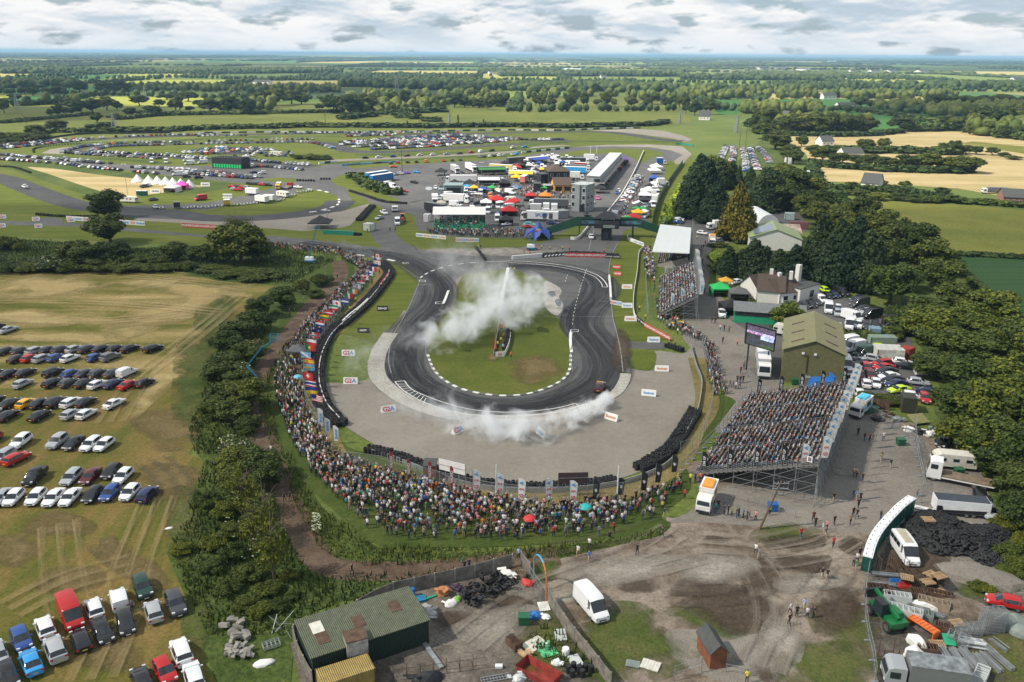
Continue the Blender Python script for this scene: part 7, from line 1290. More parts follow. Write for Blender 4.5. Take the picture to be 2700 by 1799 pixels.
board(4,50,880,90,'white board with red and blue letters on the left grass, upper',G2,G2I);board(4,65,1073,98,'white board with red and blue letters at the gravel edge',G2,G2I);board(4,325,1268,100,'white board with red and blue letters turned left on the gravel',G2,G2I,22);board(4,803,1412,95,'white board with red and blue letters standing steeply on the gravel',G2,G2I,48)
board(4,285,572,76,'black board with large white initials on the left grass',('DM+GP',),(INKW,),0,1.25,c_bk);board(4,153,722,80,'black board with small white words on the left grass',('DRIFT',),(INKW,),0,1.1,c_bk)
for i,(x,y,w_,rt,lb)in enumerate([(1968,420,70,0,'white sponsor board on the right grass, farthest'),(1968,550,72,0,'white sponsor board beside the G2A banner stub'),(1990,642,76,0,'white sponsor board on the right grass, third from the bridge'),(2151,787,84,0,'white sponsor board beside the escape road'),(2207,987,94,-2,'white sponsor board on the gravel, upper right'),(2118,1156,100,-14,'white sponsor board tilted on the gravel, middle right'),(1862,1322,100,-38,'white sponsor board turned right near the smoke'),(1382,1432,100,-62,'white sponsor board standing steeply below the smoke')]):board(4,x,y,w_,lb,BU,(INKB if i%2 else INKO,),rt,1.2)
board(4,1897,282,48,'red board on the right grass, farther one',('VALINO',),(INKW,),-12,1.1,ra);board(4,1903,328,48,'red board on the right grass, nearer one',('VALINO',),(INKW,),-18,1.1,ra)
for i,(x,y)in enumerate(U(2,"35 1442 500 1472 985 1488 30 1565 535 1570")):board('a',x,y,95,'white sponsor board beside the entry road, %s of five'%ordn(i+1),G2,G2I,14,1.4)
board('b',785,1158,130,'white board with dark words by the gravel edge',('POTENZA',),(INK,),3,1.8);board('a',2145,1095,130,'white board with dark words on the sand',('DRAKE',),(INK,),3,1.8);board('b',480,1000,120,'white board on the bank right of the bell tents',('DRAKE',),(INK,),3,1.8)
# feather flags
def fthr(t,x,yb,yt,label,words,inks,col,group,w_=.95,pole=0,z0=0):
 p=P(t,x,yb,.02)if not isinstance(t,Vector)else t;h=htop(p,S(t,x,yt)[1])-z0 if not isinstance(t,Vector)else yt;h=max(h,2.4);r_=empty('feather_flag',p,ru(-.2,.2),label,'flag',group)
 if z0:r_.location.z=z0
 BR((0,0,0),(0,0,h),.04).build('pole',m_st if not pole else c_conc,r_);bh=min(3.4,h*.85)
 V=[(0,0,h),(w_*.55,.02,h-.05),(w_,.05,h-.5),(w_*.95,.1,h-bh*.6),(w_*.8,.05,h-bh),(0,0,h-bh)];V+=[(a,b+.03,c)for a,b,c in V];n=6
 MB().add(V,[tuple(range(n-1,-1,-1)),tuple(range(n,2*n))]+[(i,(i+1)%n,n+(i+1)%n,n+i)for i in range(n)]).build('cloth',col,r_)
 k=len(words)
 for i,(wd,ik)in enumerate(zip(words,inks)):o=txt(wd,.8 if k>1 else .55,ik,r_,(w_*.48,-.03,h-bh*(1-(i+.65)/(k+.35))),0);o.rotation_euler=(R(90),-R(90),0)
 return r_
fl='feather flags around the gravel trap'
for i,(x,yb,yt)in enumerate([(907,300,105),(1068,320,128),(1215,345,163),(1403,350,168),(1570,350,178)]):fthr(7,x,yb,yt,'white feather flag with red and blue letters, %s from the left'%ordn(i+1),G2,G2I,c_cv,fl,1.15)
for i,(x,yb,yt)in enumerate([(1730,330,178),(1905,300,160),(2062,270,120),(2160,215,60),(2272,140,5)]):fthr(7,x,yb,yt,'black feather flag with white monogram, %s from the left'%ordn(i+1),('4F',),(INKW,),c_bk,fl)
for i,(x,yb,yt)in enumerate([(338,145,-20),(457,190,30),(603,225,48),(752,270,80)]):fthr(7,x,yb,yt,'narrow red feather flag, %s from the left'%ordn(i+1),('VALINO',),(INKW,),ra,fl,.5)
for i,(x,yb,yt)in enumerate([(2195,1400,1245),(2242,1440,1315),(2300,1490,1365)]):fthr(3,x,yb,yt,'white feather flag at the left bend, %s from the top'%ordn(i+1),BU,(INKB,),c_cv,fl)
for i,(x,yt)in enumerate([(1067,70),(1898,78)]):
 p=P(7,x,318);h=htop(p,S(7,x,yt)[1]);o=BR((0,0,0),(0,0,h),.11,8,r2=.07).build('flagpole',m_white,None,loc=p);o['label']='tall bare white flagpole on the dry bank, %s one'%('left','right')[i];o['category']='flagpole'
MS=lambda r_,x,y,z:Matrix.Translation(r_.location)@Matrix.Rotation(r_.rotation_euler.z,4,'Z')@Vector((x,y,z))
for i in range(13):fthr(MS(gB,LWB+.1,.2+LDB*i/12.5,6.6),0,0,4.6,'white feather flag behind stand B, %s from its near end'%ordn(i+1),G2,G2I,c_cv,'white flags along the back of stand B',1.3,z0=6.6)
for i in range(16):fthr(MS(gA,LWA+.1,.2+LDA*i/15.5,6.0),0,0,4.2,'white feather flag on the upper open stand, %s from its near end'%ordn(i+1),BU,(INKB,),c_cv,'white flags along the back of the upper open stand',1.3,z0=6.0)
for i,f in enumerate((.05,.27,.49,.70)):fthr(MS(gB,LWB*f,.1,hB(25*f)),0,0,3.6,'black feather flag on the near rail of stand B, %s one'%ordn(i+1),('DM GP',),(INKW,),c_bk,'flags on the rails of stand B',.85,z0=hB(25*f))
fthr(MS(gB,LWB*.86,.1,hB(21)),0,0,3.6,'white feather flag on the near rail of stand B',G2,G2I,c_cv,'flags on the rails of stand B',1.1,z0=hB(21))
for i,f in enumerate((.08,.3,.5,.7,.9)):fthr(MS(gB,LWB*f,LDB-.1,hB(25*f)),0,0,3.4,'black feather flag on the far rail of stand B, %s one'%ordn(i+1),('DM GP',),(INKW,),c_bk,'flags on the rails of stand B',.85,z0=hB(25*f))
for i,f in enumerate((.3,.55,.8)):fthr(MS(gA,LWA*f,3.5,hA(14*f)),0,0,3.4,'white feather flag at the near end of the upper open stand, %s from the left'%ordn(i+1),BU,(INKB,),c_cv,'flags inside the upper open stand',.85,z0=hA(14*f))
for i,(x,y,yt)in enumerate([(455,835,755),(555,825,735),(655,815,725)]):fthr('j',x,y,yt,'white feather flag below the roofed grandstand, %s one'%ordn(i+1),BU,(INKB,),c_cv,'flags below the roofed grandstand')
for t,a,b,z0,h,mt,lb in((7,(677,190),(855,235),2.2,1.8,c_cv,'white panelled hoarding on posts behind the bottom tyre wall'),(7,(1492,290),(1694,285),2.2,1.7,M('dark_hoarding',(.06,.035,.04),.6),'dark panelled hoarding on posts behind the bottom tyre wall')):
 r_,L=root('hoarding',t,a,b,lb,'hoarding');BB((L/2,0,z0+h/2),(L,.08,h)).build('panel',mt,r_)
 for i in range(5):BR((L*i/4,.06,0),(L*i/4,.06,z0+h),.06).build('post',m_st,r_)
 BR((0,-.06,z0+h/2),(L,-.06,z0+h/2),.04).build('rail',m_st,r_)
 # national flags on poles behind the left bank
FC=dict(r=(.55,.03,.035),w=(.72,.72,.72),b=(.02,.05,.28),l=(.15,.45,.75),g=(.01,.22,.07),y=(.75,.50,.02),o=(.75,.28,.03),k=(.015,.015,.015),n=(.01,.02,.12))
FM_={k:M('flag_cloth_'+nm,FC[k],.8,var=.06)for k,nm in dict(r='red',w='white',b='blue',l='light_blue',g='green',y='yellow',o='orange',k='black',n='navy').items()}
def natflag(t,x,y,hs,vs_,extra,label,dx=-25,dy=150):
 p=P(t,x+dx,y+dy,.02);h=htop(p,S(t,x,y-22)[1]);r_=empty('national_flag',p,ru(-.25,.2),label,'flag','national flags above the left crowd');BR((0,0,0),(0,0,h),.045).build('pole',m_st,r_)
 Lf,Hf=2.15,1.3;mb=MB();cols=hs or vs_;n=len(cols);mats=sorted(set(cols+''.join(e[0]for e in extra)));N=8;wv=lambda s:.12*sin(s*5.5)
 for k in range(N):
  for i,c in enumerate(cols):
   if hs:x0,x1,z0,z1=k/N,(k+1)/N,1-(i+1)/n,1-i/n
   else:
    if not(i/n<=(k+.5)/N<(i+1)/n+1e-6):continue
    x0,x1,z0,z1=k/N,(k+1)/N,0,1
   P4=[(a*Lf,wv(a),h-.1-Hf+z*Hf-.15*a)for a,z in((x0,z0),(x1,z0),(x1,z1),(x0,z1))];mb.add(P4,[(0,1,2,3)],mats.index(c))
 for e in extra:
  c,pts=e;mb.add([(a*Lf,wv(a)-.03,h-.1-Hf+z*Hf-.15*a)for a,z in pts],[tuple(range(len(pts)))],mats.index(c));mb.add([(a*Lf,wv(a)+.03,h-.1-Hf+z*Hf-.15*a)for a,z in pts][::-1],[tuple(range(len(pts)))],mats.index(c))
 mb.build('cloth',[FM_[c]for c in mats],r_)
circ=lambda cx,cy,r,n=12:[(cx+r*.6*cos(6.283*i/n),cy+r*sin(6.283*i/n))for i in range(n)]
rect=lambda a,b,c,d:[(a,b),(c,b),(c,d),(a,d)]
leaf=[(.5,.15),(.56,.35),(.66,.35),(.6,.5),(.68,.62),(.57,.65),(.5,.88),(.43,.65),(.32,.62),(.4,.5),(.34,.35),(.44,.35)]
for a in[('g',480,590,'','rwwr',[('r',leaf)],'flag with red side bands and red leaf'),('g',485,640,'wr','',[('b',[(0,0),(.4,.5),(0,1)])],'flag with white and red halves and blue wedge'),('g',475,680,'w','',[('o',circ(.5,.55,.25))],'white flag with small orange shape'),('g',435,728,'bkw','',[],'flag of blue, black and white bands'),('g',418,768,'','bwr',[],'flag of blue, white and red uprights'),('g',370,822,'w','',[('b',rect(0,.4,1,.62)),('b',rect(.28,0,.42,1))],'white flag with blue cross'),('g',305,878,'w','',[('r',rect(0,.4,1,.6)),('r',rect(.42,0,.58,1)),('r',[(0,0),(.1,0),(1,.9),(1,1),(.9,1),(0,.1)])],'white flag with red crosses'),('g',248,957,'rwg','',[],'flag of red, white and green bands'),('g',190,1007,'w','',[('b',rect(0,.1,1,.24)),('b',rect(0,.76,1,.9)),('b',circ(.5,.5,.16,6))],'white flag with two blue stripes and star'),('g',143,1077,'','gwo',[],'flag of green, white and orange uprights'),('g',75,1137,'','gwr',[],'flag of green, white and red uprights'),('g',20,1205,'bwb','',[],'flag with blue outer bands and white middle'),(3,2325,520,'w','',[('r',circ(.5,.5,.3))],'white flag with red disc'),(3,2300,553,'gwr','',[],'flag of green, white and red bands'),(3,2265,587,'rrwrr','',[],'dark red flag with thin white stripe'),(3,2240,620,'ygr','',[],'flag of yellow, green and red bands'),(3,2207,660,'rwb','',[],'flag of red, white and blue bands'),(3,2182,705,'n','',[('w',rect(0,.72,.4,.8)),('w',rect(.17,.5,.24,1)),('r',rect(0,.745,.4,.775)),('w',circ(.7,.4,.09,5))],'dark blue flag with crosses in its corner'),(3,2168,742,'r','',[('w',rect(0,.36,1,.64)),('w',rect(.26,0,.46,1)),('b',rect(0,.43,1,.57)),('b',rect(.31,0,.41,1))],'red flag with blue and white cross'),(3,2150,787,'wr','',[],'flag with white upper and red lower half'),(3,2140,824,'','ggrrr',[('y',circ(.4,.5,.22))],'red and green flag with yellow round emblem'),(3,2108,875,'l','',[('w',[(0,0),(.12,0),(1,.85),(1,1),(.88,1),(0,.15)]),('w',[(1,0),(.88,0),(0,.85),(0,1),(.12,1),(1,.15)])],'light blue flag with white diagonal cross'),(3,2130,917,'ryyr','',[('r',circ(.3,.5,.13))],'yellow flag with red outer bands'),(3,2127,960,'l','',[('y',rect(0,.4,1,.6)),('y',rect(.28,0,.42,1))],'light blue flag with yellow cross'),(3,2122,1014,'r','',[('w',rect(.32,.42,.68,.58)),('w',rect(.44,.2,.56,.8))],'red flag with short white cross'),(3,2137,1067,'rwbbwr','',[],'flag of red, white and broad blue bands'),(3,2140,1118,'by','',[],'flag with blue upper and yellow lower half'),(3,2182,1167,'rwrwrwrwr','',[('n',rect(0,.45,.42,1))],'striped red and white flag with blue corner')]:
 natflag(*a)
natflag('k',620,490,'ygr','',[],'flag of yellow, green and red bands below the upper open stand',dy=60);
# catch fences with posts
def fence(parts,h,step,label,post=.05,rails=(.95,.5),name='catch_fence',mat=None,mesh=True,maxp=100,feet=False):
 q=rsm(ctm(pth(*parts),5),step);r_=empty(name,(0,0,.02),0,label,'fence');mb=MB()
 for f in rails:mb.path([(p.x,p.y,h*f)for p in q],.022,3)
 mb.build('rail',mat or m_st,r_);pm=BR((0,0,0),(0,0,h),post)
 if feet:pm.box((0,0,.07),(.7,.25,.14))
 pm=pm.mesh('post',mat or m_st)
 for p in q[:maxp]:o=obj('post',pm,r_);o.location=(p.x,p.y,0)
 if mesh:
  V=[(p.x,p.y,z)for p in q for z in(.05,h)];F=[(2*i,2*i+2,2*i+3,2*i+1)for i in range(len(q)-1)];obj('wire_mesh',mnp('wire_mesh',V,F,m_wire),r_)
 return r_
m_wire,nt_,b_=newmat('wire_netting');b_.inputs['Base Color'].default_value=(.35,.37,.38,1);b_.inputs['Metallic'].default_value=.3
tw_=nn(nt_,'ShaderNodeNewGeometry');wn=noise(nt_,tw_.outputs['Position'],9,1);nt_.links.new(ramp(nt_,wn,[(.45,.0),(.6,.38)]),b_.inputs['Alpha'])
fence([('g',U(2,"0 500 180 560 340 640 450 700 470 830 380 960 250 1130 100 1290 0 1400")),(3,U(2,"2280 700 2170 850 2110 980 2095 1100 2110 1230 2160 1330 2260 1440"))],3.2,3.6,'tall catch fence along the left spectator bank');fence([(7,U(2,"0 90 100 100 330 140 600 220 900 290 1200 340 1500 350 1900 320 2050 290 2160 220 2280 130"))],3.0,6.5,'catch fence posts along the bottom spectator bank',rails=(.98,));fence([('k',U(2,"230 0 240 200 255 400")),]+[('k',[(262,470)])],3.0,3.5,'tall fence on the verge left of the upper open stand');fence([(5,U(2,"130 790 160 930 200 1080 205 1170 190 1300 110 1500")),(8,[(-40,20)])],2.6,3.2,'fence between gravel trap and the right spectators')
fence([(8,U(2,"1595 -200 1610 0 1650 200 1640 330"))],2.0,3.4,'temporary mesh fence on the apron, farther run',feet=True);fence([(8,U(2,"1640 330 1595 380 1490 480 1420 545 1310 690 1258 930"))],2.0,3.4,'temporary mesh fence behind the portable toilets',feet=True);fence([(8,U(2,"1258 930 1250 1100 1275 1300 1310 1450 1330 1650"))],2.0,3.4,'temporary mesh fence beside the green telehandler',feet=True);fence([(5,U(2,"1265 1280 1500 1420 1610 1510 1630 1568"))],2.0,3.4,'temporary mesh fence right of the big grandstand',feet=True)
fence([('l',U(2,"440 900 560 780 700 640 850 460 960 320"))],1.9,2.4,'temporary fence hung with white sandbags beside stand B',feet=True);fence([(8,U(2,"235 285 500 345 730 425 905 465"))],1.1,2.3,'crowd barrier along the near foot of stand B',mesh=False);fence([(8,U(2,"-60 1560 130 1500 298 1465"))],2.0,3.4,'temporary fence in front of the brown garden shed');fence([(8,[(298,1500),(545,1550)])],1.1,2.3,'crowd barrier beside the brown garden shed',mesh=False)
fence([(7,U(2,"1290 840 1325 900 1360 960 1412 1005"))],1.9,2.2,'steel mesh yard gate under the hoop',name='yard_gate');fence([('k',U(2,"670 665 780 740 890 800"))],1.6,2.0,'galvanised field gate beside the escape road',rails=(.95,.75,.55,.35,.15),mesh=False,name='field_gate');fence([('l',[(940,0),(980,205)]),]+[('l',[(1090,235)])],1.9,3,'fence around the white lorry cab',feet=True)
fence([('b',U(2,"1300 405 1900 460 2352 560"))],2.4,6,'chain fence right of the inner car park',mesh=False);fence([('b',U(2,"0 545 800 590 1650 640"))],2.4,6,'chain fence below the inner car park',mesh=False);fence([('d',U(2,"850 372 1400 355 1950 360"))],2.4,6,'chain fence on the far bank',mesh=False);fence([('c',U(2,"0 560 700 560 1500 500 2352 440"))],2.4,6,'chain fence along the perimeter bank',mesh=False)
# concrete panel fences
def pfn(parts,h,label,step=2.6):
 q=rsm(pth(*parts),step);r_=empty('concrete_fence',(0,0,0),0,label,'fence')
 pm=BB((0,0,h/2),(.16,.16,h+.12)).mesh('post',c_conc)
 for p in q:o=obj('post',pm,r_);o.location=p
 mb=MB()
 for a,b in zip(q[:-1],q[1:]):
  d=b-a;c=(a+b)/2
  for k in range(4):mb.box((c.x,c.y,h*(k+.5)/4),(d.length-.14,.06,h/4-.03),atan2(d.y,d.x))
 mb.build('panel',M('stained_concrete_panel',(.19,.17,.145),.9,var=.45,scale=1.2),r_)
pfn([(6,[(2030,1270),(2352,1165)]),(7,U(2,"300 985 900 850 1232 758"))],1.9,'stained concrete panel fence along the top of the scrap yard');pfn([(7,[(1238,758),(1322,862)])],1.9,'short concrete panel fence right of the tyre pile');pfn([(7,U(2,"1418 1010 1560 1235 1720 1430 1880 1640"))],1.9,'concrete panel fence running down beside the white van');pfn([(6,U(2,"2025 1285 2060 1420 2180 1640"))],1.9,'concrete panel fence left of the long green shed')
o=banner(5,(1200,1228),(1420,1262),1.9,c_rust,'rusty sheet fence behind the wheeled bins',' ',INK);o.name='rusty_fence';o['category']='fence'
# hoop over the gate
A,B=P(7,1325,880),P(7,1412,1012);ha=htop(A.lerp(B,.3),S(7,1355,682)[1]);mb=MB();pts=[A.lerp(B,.5-.5*cos(pi*i/14))+Vector((0,0,(ha*.55 if 1 else 0)*min(1,i,14-i)+ha*.45*sin(pi*i/14)))for i in range(15)];pts=[A]+pts+[B]
o=MB().path(pts[:6],.12,6).path(pts[5:11],.12,6,1).path(pts[10:],.12,6,2).build('gate_hoop',[c_tarp,M('hoop_blue',(.06,.35,.55),.5),M('hoop_orange',(.5,.16,.07),.5)]);o['label']='tall bent hoop in orange and blue over the yard gate';o['category']='gate hoop'
# telegraph pole, lamp and antenna poles, pylons
def pole(t,x,yb,yt,label,r=.12,cross=0,mat=None,lean=0,lamp=False,name='utility_pole'):
 p=P(t,x,yb,0);h=htop(p,S(t,x,yt)[1]);r_=empty(name,p,0,label,'pole');BR((0,0,0),(lean,0,h),r,7,r2=r*.65).build('shaft',mat or M('pole_wood',(.12,.085,.055),.9),r_)
 mb=MB()
 for k in range(cross):mb.box((lean,0,h-.4-k*.8),(2.2,.12,.12));[mb.box((lean+x_,0,h-.2-k*.8),(.08,.08,.25))for x_ in(-1,-.4,.4,1)]
 if lamp:mb.box((lean,0,h),(1.8,.3,.12)).box((lean-.9,0,h-.1),(.5,.5,.2)).box((lean+.9,0,h-.1),(.5,.5,.2))
 if cross or lamp:mb.build('crossarm' if cross else 'lamp_head',m_white if lamp else m_st,r_)
 return r_
pole(8,530,515,180,'tall leaning wooden telegraph pole in front of stand B',.17,3,lean=2.2);pole('c',838,800,380,'tall dark pole beside the blue lorries',.22);pole('b',2170,1560,1330,'twin headed lamp post by the gravel run-off',.12,lamp=True,mat=m_st,name='lamp_post');pole('a',1765,1150,695,'twin headed lamp post on the sand',.12,lamp=True,mat=m_st,name='lamp_post');pole('c',1935,860,670,'twin headed lamp post above the left paddock',.12,lamp=True,mat=m_st,name='lamp_post');pole('b',2135,180,-20,'wooden pole in the far pasture',.3);pole('d',1080,545,440,'white pole at the circuit edge, left one',.15,mat=m_white);pole('d',1168,543,435,'white pole at the circuit edge, right one',.15,mat=m_white);pole('c',1388,225,115,'slim pole with box behind the far barrier',.15);pole('a',360,150,0,'leaning wooden pole in the left pasture',.25,lean=-2);pole(2,390,1010,860,'wooden twin pole beside the far car park, left one',.25,1);pole(2,432,1020,865,'wooden twin pole beside the far car park, right one',.25,1)
r_=pole(2,705,1290,1090,'phone mast with white antennas among the trees',.35,mat=m_st,name='phone_mast');h_=htop(P(2,705,1290),S(2,705,1090)[1]);mb=MB();[mb.box((1.4*cos(a),1.4*sin(a),h_-1.5),(.5,.5,3.4))for a in(0,1.2,2.4,3.6,4.8)];mb.build('antenna',m_white,r_)
def pylon(t,x,yb,yt,label):
 p=P(t,x,yb,0);h=htop(p,S(t,x,yt)[1]);r_=empty('pylon',p,.3,label,'pylon','power line pylons');mb=MB();w0,w1=h*.13,h*.03;lv=8
 for k in range(lv):
  z0,z1=h*.9*k/lv,h*.9*(k+1)/lv;a0,a1=w0+(w1-w0)*k/lv,w0+(w1-w0)*(k+1)/lv
  c0=[(a0,a0,z0),(-a0,a0,z0),(-a0,-a0,z0),(a0,-a0,z0)];c1=[(a1,a1,z1),(-a1,a1,z1),(-a1,-a1,z1),(a1,-a1,z1)]
  for i in range(4):j=(i+1)%4;mb.bar(c0[i],c1[i],.16);mb.bar(c0[i],c1[j],.09);mb.bar(c1[i],c0[j],.09);mb.bar(c1[i],c1[j],.09)
 mb.bar((0,0,h*.9),(0,0,h),.15);mb.build('lattice_tower',m_st,r_);ab=MB()
 for z in(.8,.9):ab.bar((-h*.2,0,h*z),(h*.2,0,h*z),.14).bar((-h*.2,0,h*z),(0,0,h*(z+.05)),.09).bar((h*.2,0,h*z),(0,0,h*(z+.05)),.09)
 ab.build('crossarm',m_st,r_)
pylon('a',1575,235,-20,'lattice pylon in the left pasture');pylon('c',1492,190,-20,'lattice pylon in the central pasture');pylon('d',2310,140,-40,'lattice pylon at the right end of the pasture');pylon(2,372,915,785,'lattice pylon by the lane on the right');pylon(0,1003,700,590,'distant pylon behind the left field trees');pylon(1,383,620,515,'distant pylon behind the dark wood');pylon(0,120,760,635,'pylon behind the far left trees');pylon(1,1595,615,530,'distant pylon near the farm barn')
# boom lifts
def boom(t,base,pts,label):
 b=P(t,*base,.03);d=ray(*S(t,*base));n=Vector((0,1,0));r_=empty('boom_lift',b,0,label,'boom lift','blue boom lifts');Q=[]
 for x,y in pts:d=ray(*S(t,x,y));k=(b.y)/d.y;q=Vector((d.x*k,b.y,H+d.z*k));Q.append(q-b)
 BB((0,0,.75),(3.2,2.0,.6)).build('chassis',c_boom,r_);BB((-.3,0,1.5),(2.6,1.7,.9),taper=.9).build('engine_cover',m_white,r_);wheels(r_,[-1.2,1.2],1.0,.45)
 for a,c,rr in zip(Q[:-1],Q[1:],(.22,.18,.14,.12)):BR(a,c,rr).build('boom_section',c_boom,r_)
 e=Q[-1];mb=MB();
 for z in(0,.55,1.1):mb.path([(e.x-.6,e.y-.5,e.z+z),(e.x+.9,e.y-.5,e.z+z),(e.x+.9,e.y+.5,e.z+z),(e.x-.6,e.y+.5,e.z+z),(e.x-.6,e.y-.5,e.z+z)],.04)
 for x_ in(-.6,.9):
  for y_ in(-.5,.5):mb.bar((e.x+x_,e.y+y_,e.z),(e.x+x_,e.y+y_,e.z+1.1),.04)
 mb.build('basket',c_boom,r_)
boom(3,(1745,1130),U(2,"1745 1110 1768 1030 1700 955 1800 830 1885 775"),'blue articulated boom lift rising out of the hedge');boom(3,(2140,245),U(2,"2125 225 2150 110 2182 10"),'blue boom lift standing on the rough grass');boom('h',(155,298),U(2,"175 262 120 180 65 115 40 145"),'blue articulated boom lift beside the star tent')
# big screen
z0=4.0;b0=P(5,640,1000);yq=b0.y;
def onplane(t,x,y,yy):d=ray(*S(t,x,y));k=yy/d.y;return Vector((d.x*k,yy,H+d.z*k))
c4=[onplane(5,428,800,yq+1),onplane(5,632,860,yq),onplane(5,650,712,yq),onplane(5,440,655,yq+1)]
r_=empty('video_screen',(c4[0].x,c4[0].y,0),0,'large outdoor video screen showing the track','video screen');o_=Vector((c4[0].x,c4[0].y,0));c4=[c-o_ for c in c4]
nb=Vector((0,.5,0));MB().add([c*1.0 for c in c4]+[c+nb for c in c4],U(4,"0 1 2 3 7 6 5 4 0 4 5 1 1 5 6 2 2 6 7 3 3 7 4 0")).build('frame',c_bk,r_)
def scr(u,v):a=c4[0].lerp(c4[1],u);b=c4[3].lerp(c4[2],u);return a.lerp(b,v)-Vector((0,.04,0))
def scrq(u0,v0,u1,v1,d=0):return[scr(u0,v0)-Vector((0,d,0)),scr(u1,v0)-Vector((0,d,0)),scr(u1,v1)-Vector((0,d,0)),scr(u0,v1)-Vector((0,d,0))]
em=lambda n,c,e=1.0,v=.5,s=1.5:M(n,c,.4,emit=e,var=v,scale=s)
MB().add(scrq(.04,.05,.95,.94),[(0,1,2,3)]).add(scrq(.04,.72,.95,.94,.02),[(0,1,2,3)],1).add(scrq(.04,.58,.95,.70,.02),[(0,1,2,3)],2).add(scrq(.5,.40,.93,.62,.04),[(0,1,2,3)],3).add(scrq(.55,.05,.95,.18,.02),[(0,1,2,3)],4).build('picture',[em('screen_asphalt',(.045,.05,.06),.8),em('screen_crowd',(.10,.08,.12),.8,1.0,4),em('screen_banner',(.42,.35,.62),.9,.6,3),em('screen_smoke',(.35,.42,.80),.9),em('screen_grass',(.06,.10,.04),.8)],r_)
BR((c4[0].x+1,c4[0].y+.5,0),(c4[0].x+1,c4[0].y+.5,c4[0].z),.18).bar((c4[1].x-1,c4[1].y+.5,0),(c4[1].x-1,c4[1].y+.5,c4[1].z),.18).build('support_post',c_bk,r_)
txt('G2A  G2A  G2A',.8,INKR,r_,scr(.5,.63)-Vector((0,.08,0)),atan2((c4[1]-c4[0]).y,(c4[1]-c4[0]).x)+0,90,ry=0).rotation_euler=(R(90),R(14),0)
# drift car
car_pt=P(4,1780,1118);V0=spawn(CARS['saloon'][0],(car_pt.x,car_pt.y,.05),R(75),(.06,.012,.015),1,'red and black drift car sliding through the bend with smoking tyres','race car');V0.name='drift_car'
cw=BB((-2.3,0,1.45),(.35,1.7,.05)).box((-2.3,.6,1.2),(.1,.05,.5)).box((-2.3,-.6,1.2),(.1,.05,.5)).build('rear_wing',m_blk,V0);BB((1.3,.0,1.0),(1.0,.9,.06)).build('bonnet_stripe',c_yel,V0);BB((1.9,.75,.75),(.5,.3,.3)).build('sponsor_patch',M('racing_orange',(.7,.25,.02),.4),V0)
# -- scrap, tyres, pallets and stacked steel
bm=MB().lathe((0,0,0),[(.18,-.1),(.29,-.11),(.33,-.05),(.33,.05),(.29,.11),(.18,.1)],12);V=bm.v;F=[f for f in bm.f if len(f)==4]+[tuple([60+i,i,(i+1)%12,60+(i+1)%12])for i in range(12)]
tyme=mnp('tyre',V,F,M('old_tyre_rubber',(.022,.022,.023),.75,var=.5,scale=3),smooth=True)
def tyre(p,lab,grp,n):
 o=obj('tyre',tyme,label=lab,cat='tyre',group=grp);o.location=p;o.rotation_euler=(random.choice((0,0,.5,1.2,1.5))*ru(.6,1.1),ru(-.3,.3),rr_()*6.28);o.scale=(1.15,)*3
HP=U(2,"1510 490 1570 430 1650 400 1780 385 1850 440 1990 500 2200 490 2255 560 2250 660 2180 760 2080 770 1950 700 1740 700 1620 610 1520 540")
hp=[(p.x,p.y)for p in PL(8,HP)];xs,ys_=[a for a,b in hp],[b for a,b in hp];cand=[]
def hdist(x,y):return min(((x-a)**2+(y-b)**2)**.5 for a,b in[((hp[i][0]*(1-k/4)+hp[(i+1)%len(hp)][0]*k/4),(hp[i][1]*(1-k/4)+hp[(i+1)%len(hp)][1]*k/4))for i in range(len(hp))for k in range(4)])
while len(cand)<900:
 x,y=ru(min(xs),max(xs)),ru(min(ys_),max(ys_))
 if inpoly(x,y,hp):cand.append(Vector((x,y,.12+min(1.7,hdist(x,y)*.55)*ru(.75,1))))
cand.sort(key=lambda p:p.length);nT=215
for i,p in enumerate(cand[:nT]):tyre(p,'worn black tyre in the big heap behind the minibus','tyres in the big heap',i)
rr=np.array([tuple(p)for p in cand[nT:]]);tl=[]
for p in cand[nT:]:
 Rm=Matrix.Rotation(rr_()*6.28,3,'Z')@Matrix.Rotation(random.choice((0,0,.5,1.2))*rr_(),3,'X');tl+=[tuple(p+Rm@(Vector(v)*1.15))for v in V]
nV=len(V);o=obj('tyre_heap',mnp('tyre_heap',tl,[tuple(a+k*nV for a in f)for k in range(len(cand)-nT)for f in F],m_tw),kind='stuff',label='black heap of worn tyres behind the minibus',cat='tyre heap')
MB().prism([(hp[i][0]*.94+sum(xs)/len(xs)*.06,hp[i][1]*.94+sum(ys_)/len(ys_)*.06)for i in range(len(hp))],0,.3).build('tyre_heap_core',m_tw,o)
sp=[(p.x,p.y)for p in PL(7,U(2,"850 1050 830 960 900 890 1060 840 1200 880 1190 930 1060 990 950 1060"))];n=0
while n<80:
 x,y=ru(min(a for a,b in sp),max(a for a,b in sp)),ru(min(b for a,b in sp),max(b for a,b in sp))
 if inpoly(x,y,sp):tyre(Vector((x,y,ru(.12,1.1))),'worn black tyre in the scrap yard pile','tyres in the scrap yard pile',n);n+=1
m_pal=M('pallet_wood',(.38,.25,.14),.85,var=.3)
def pallet_mb(h=.14,n=7):
 mb=MB()
 for i in range(n):mb.box((-.55+i*1.1/(n-1),0,h),(.1,1.0,.03))
 for y in(-.45,0,.45):mb.box((0,y,h/2),(1.2,.1,h-.03))
 return mb
def tat(t,x,y,rz,mb,name,mat,label,cat,z=.03,group=None,s=1.0):
 o=mb.build(name,mat,None,loc=P(t,x,y,z),rz=R(rz));o['label']=label;o['category']=cat;o.scale=(s,)*3
 if group:o['group']=group
 return o
plm=pallet_mb().mesh('pallet',m_pal);k=0
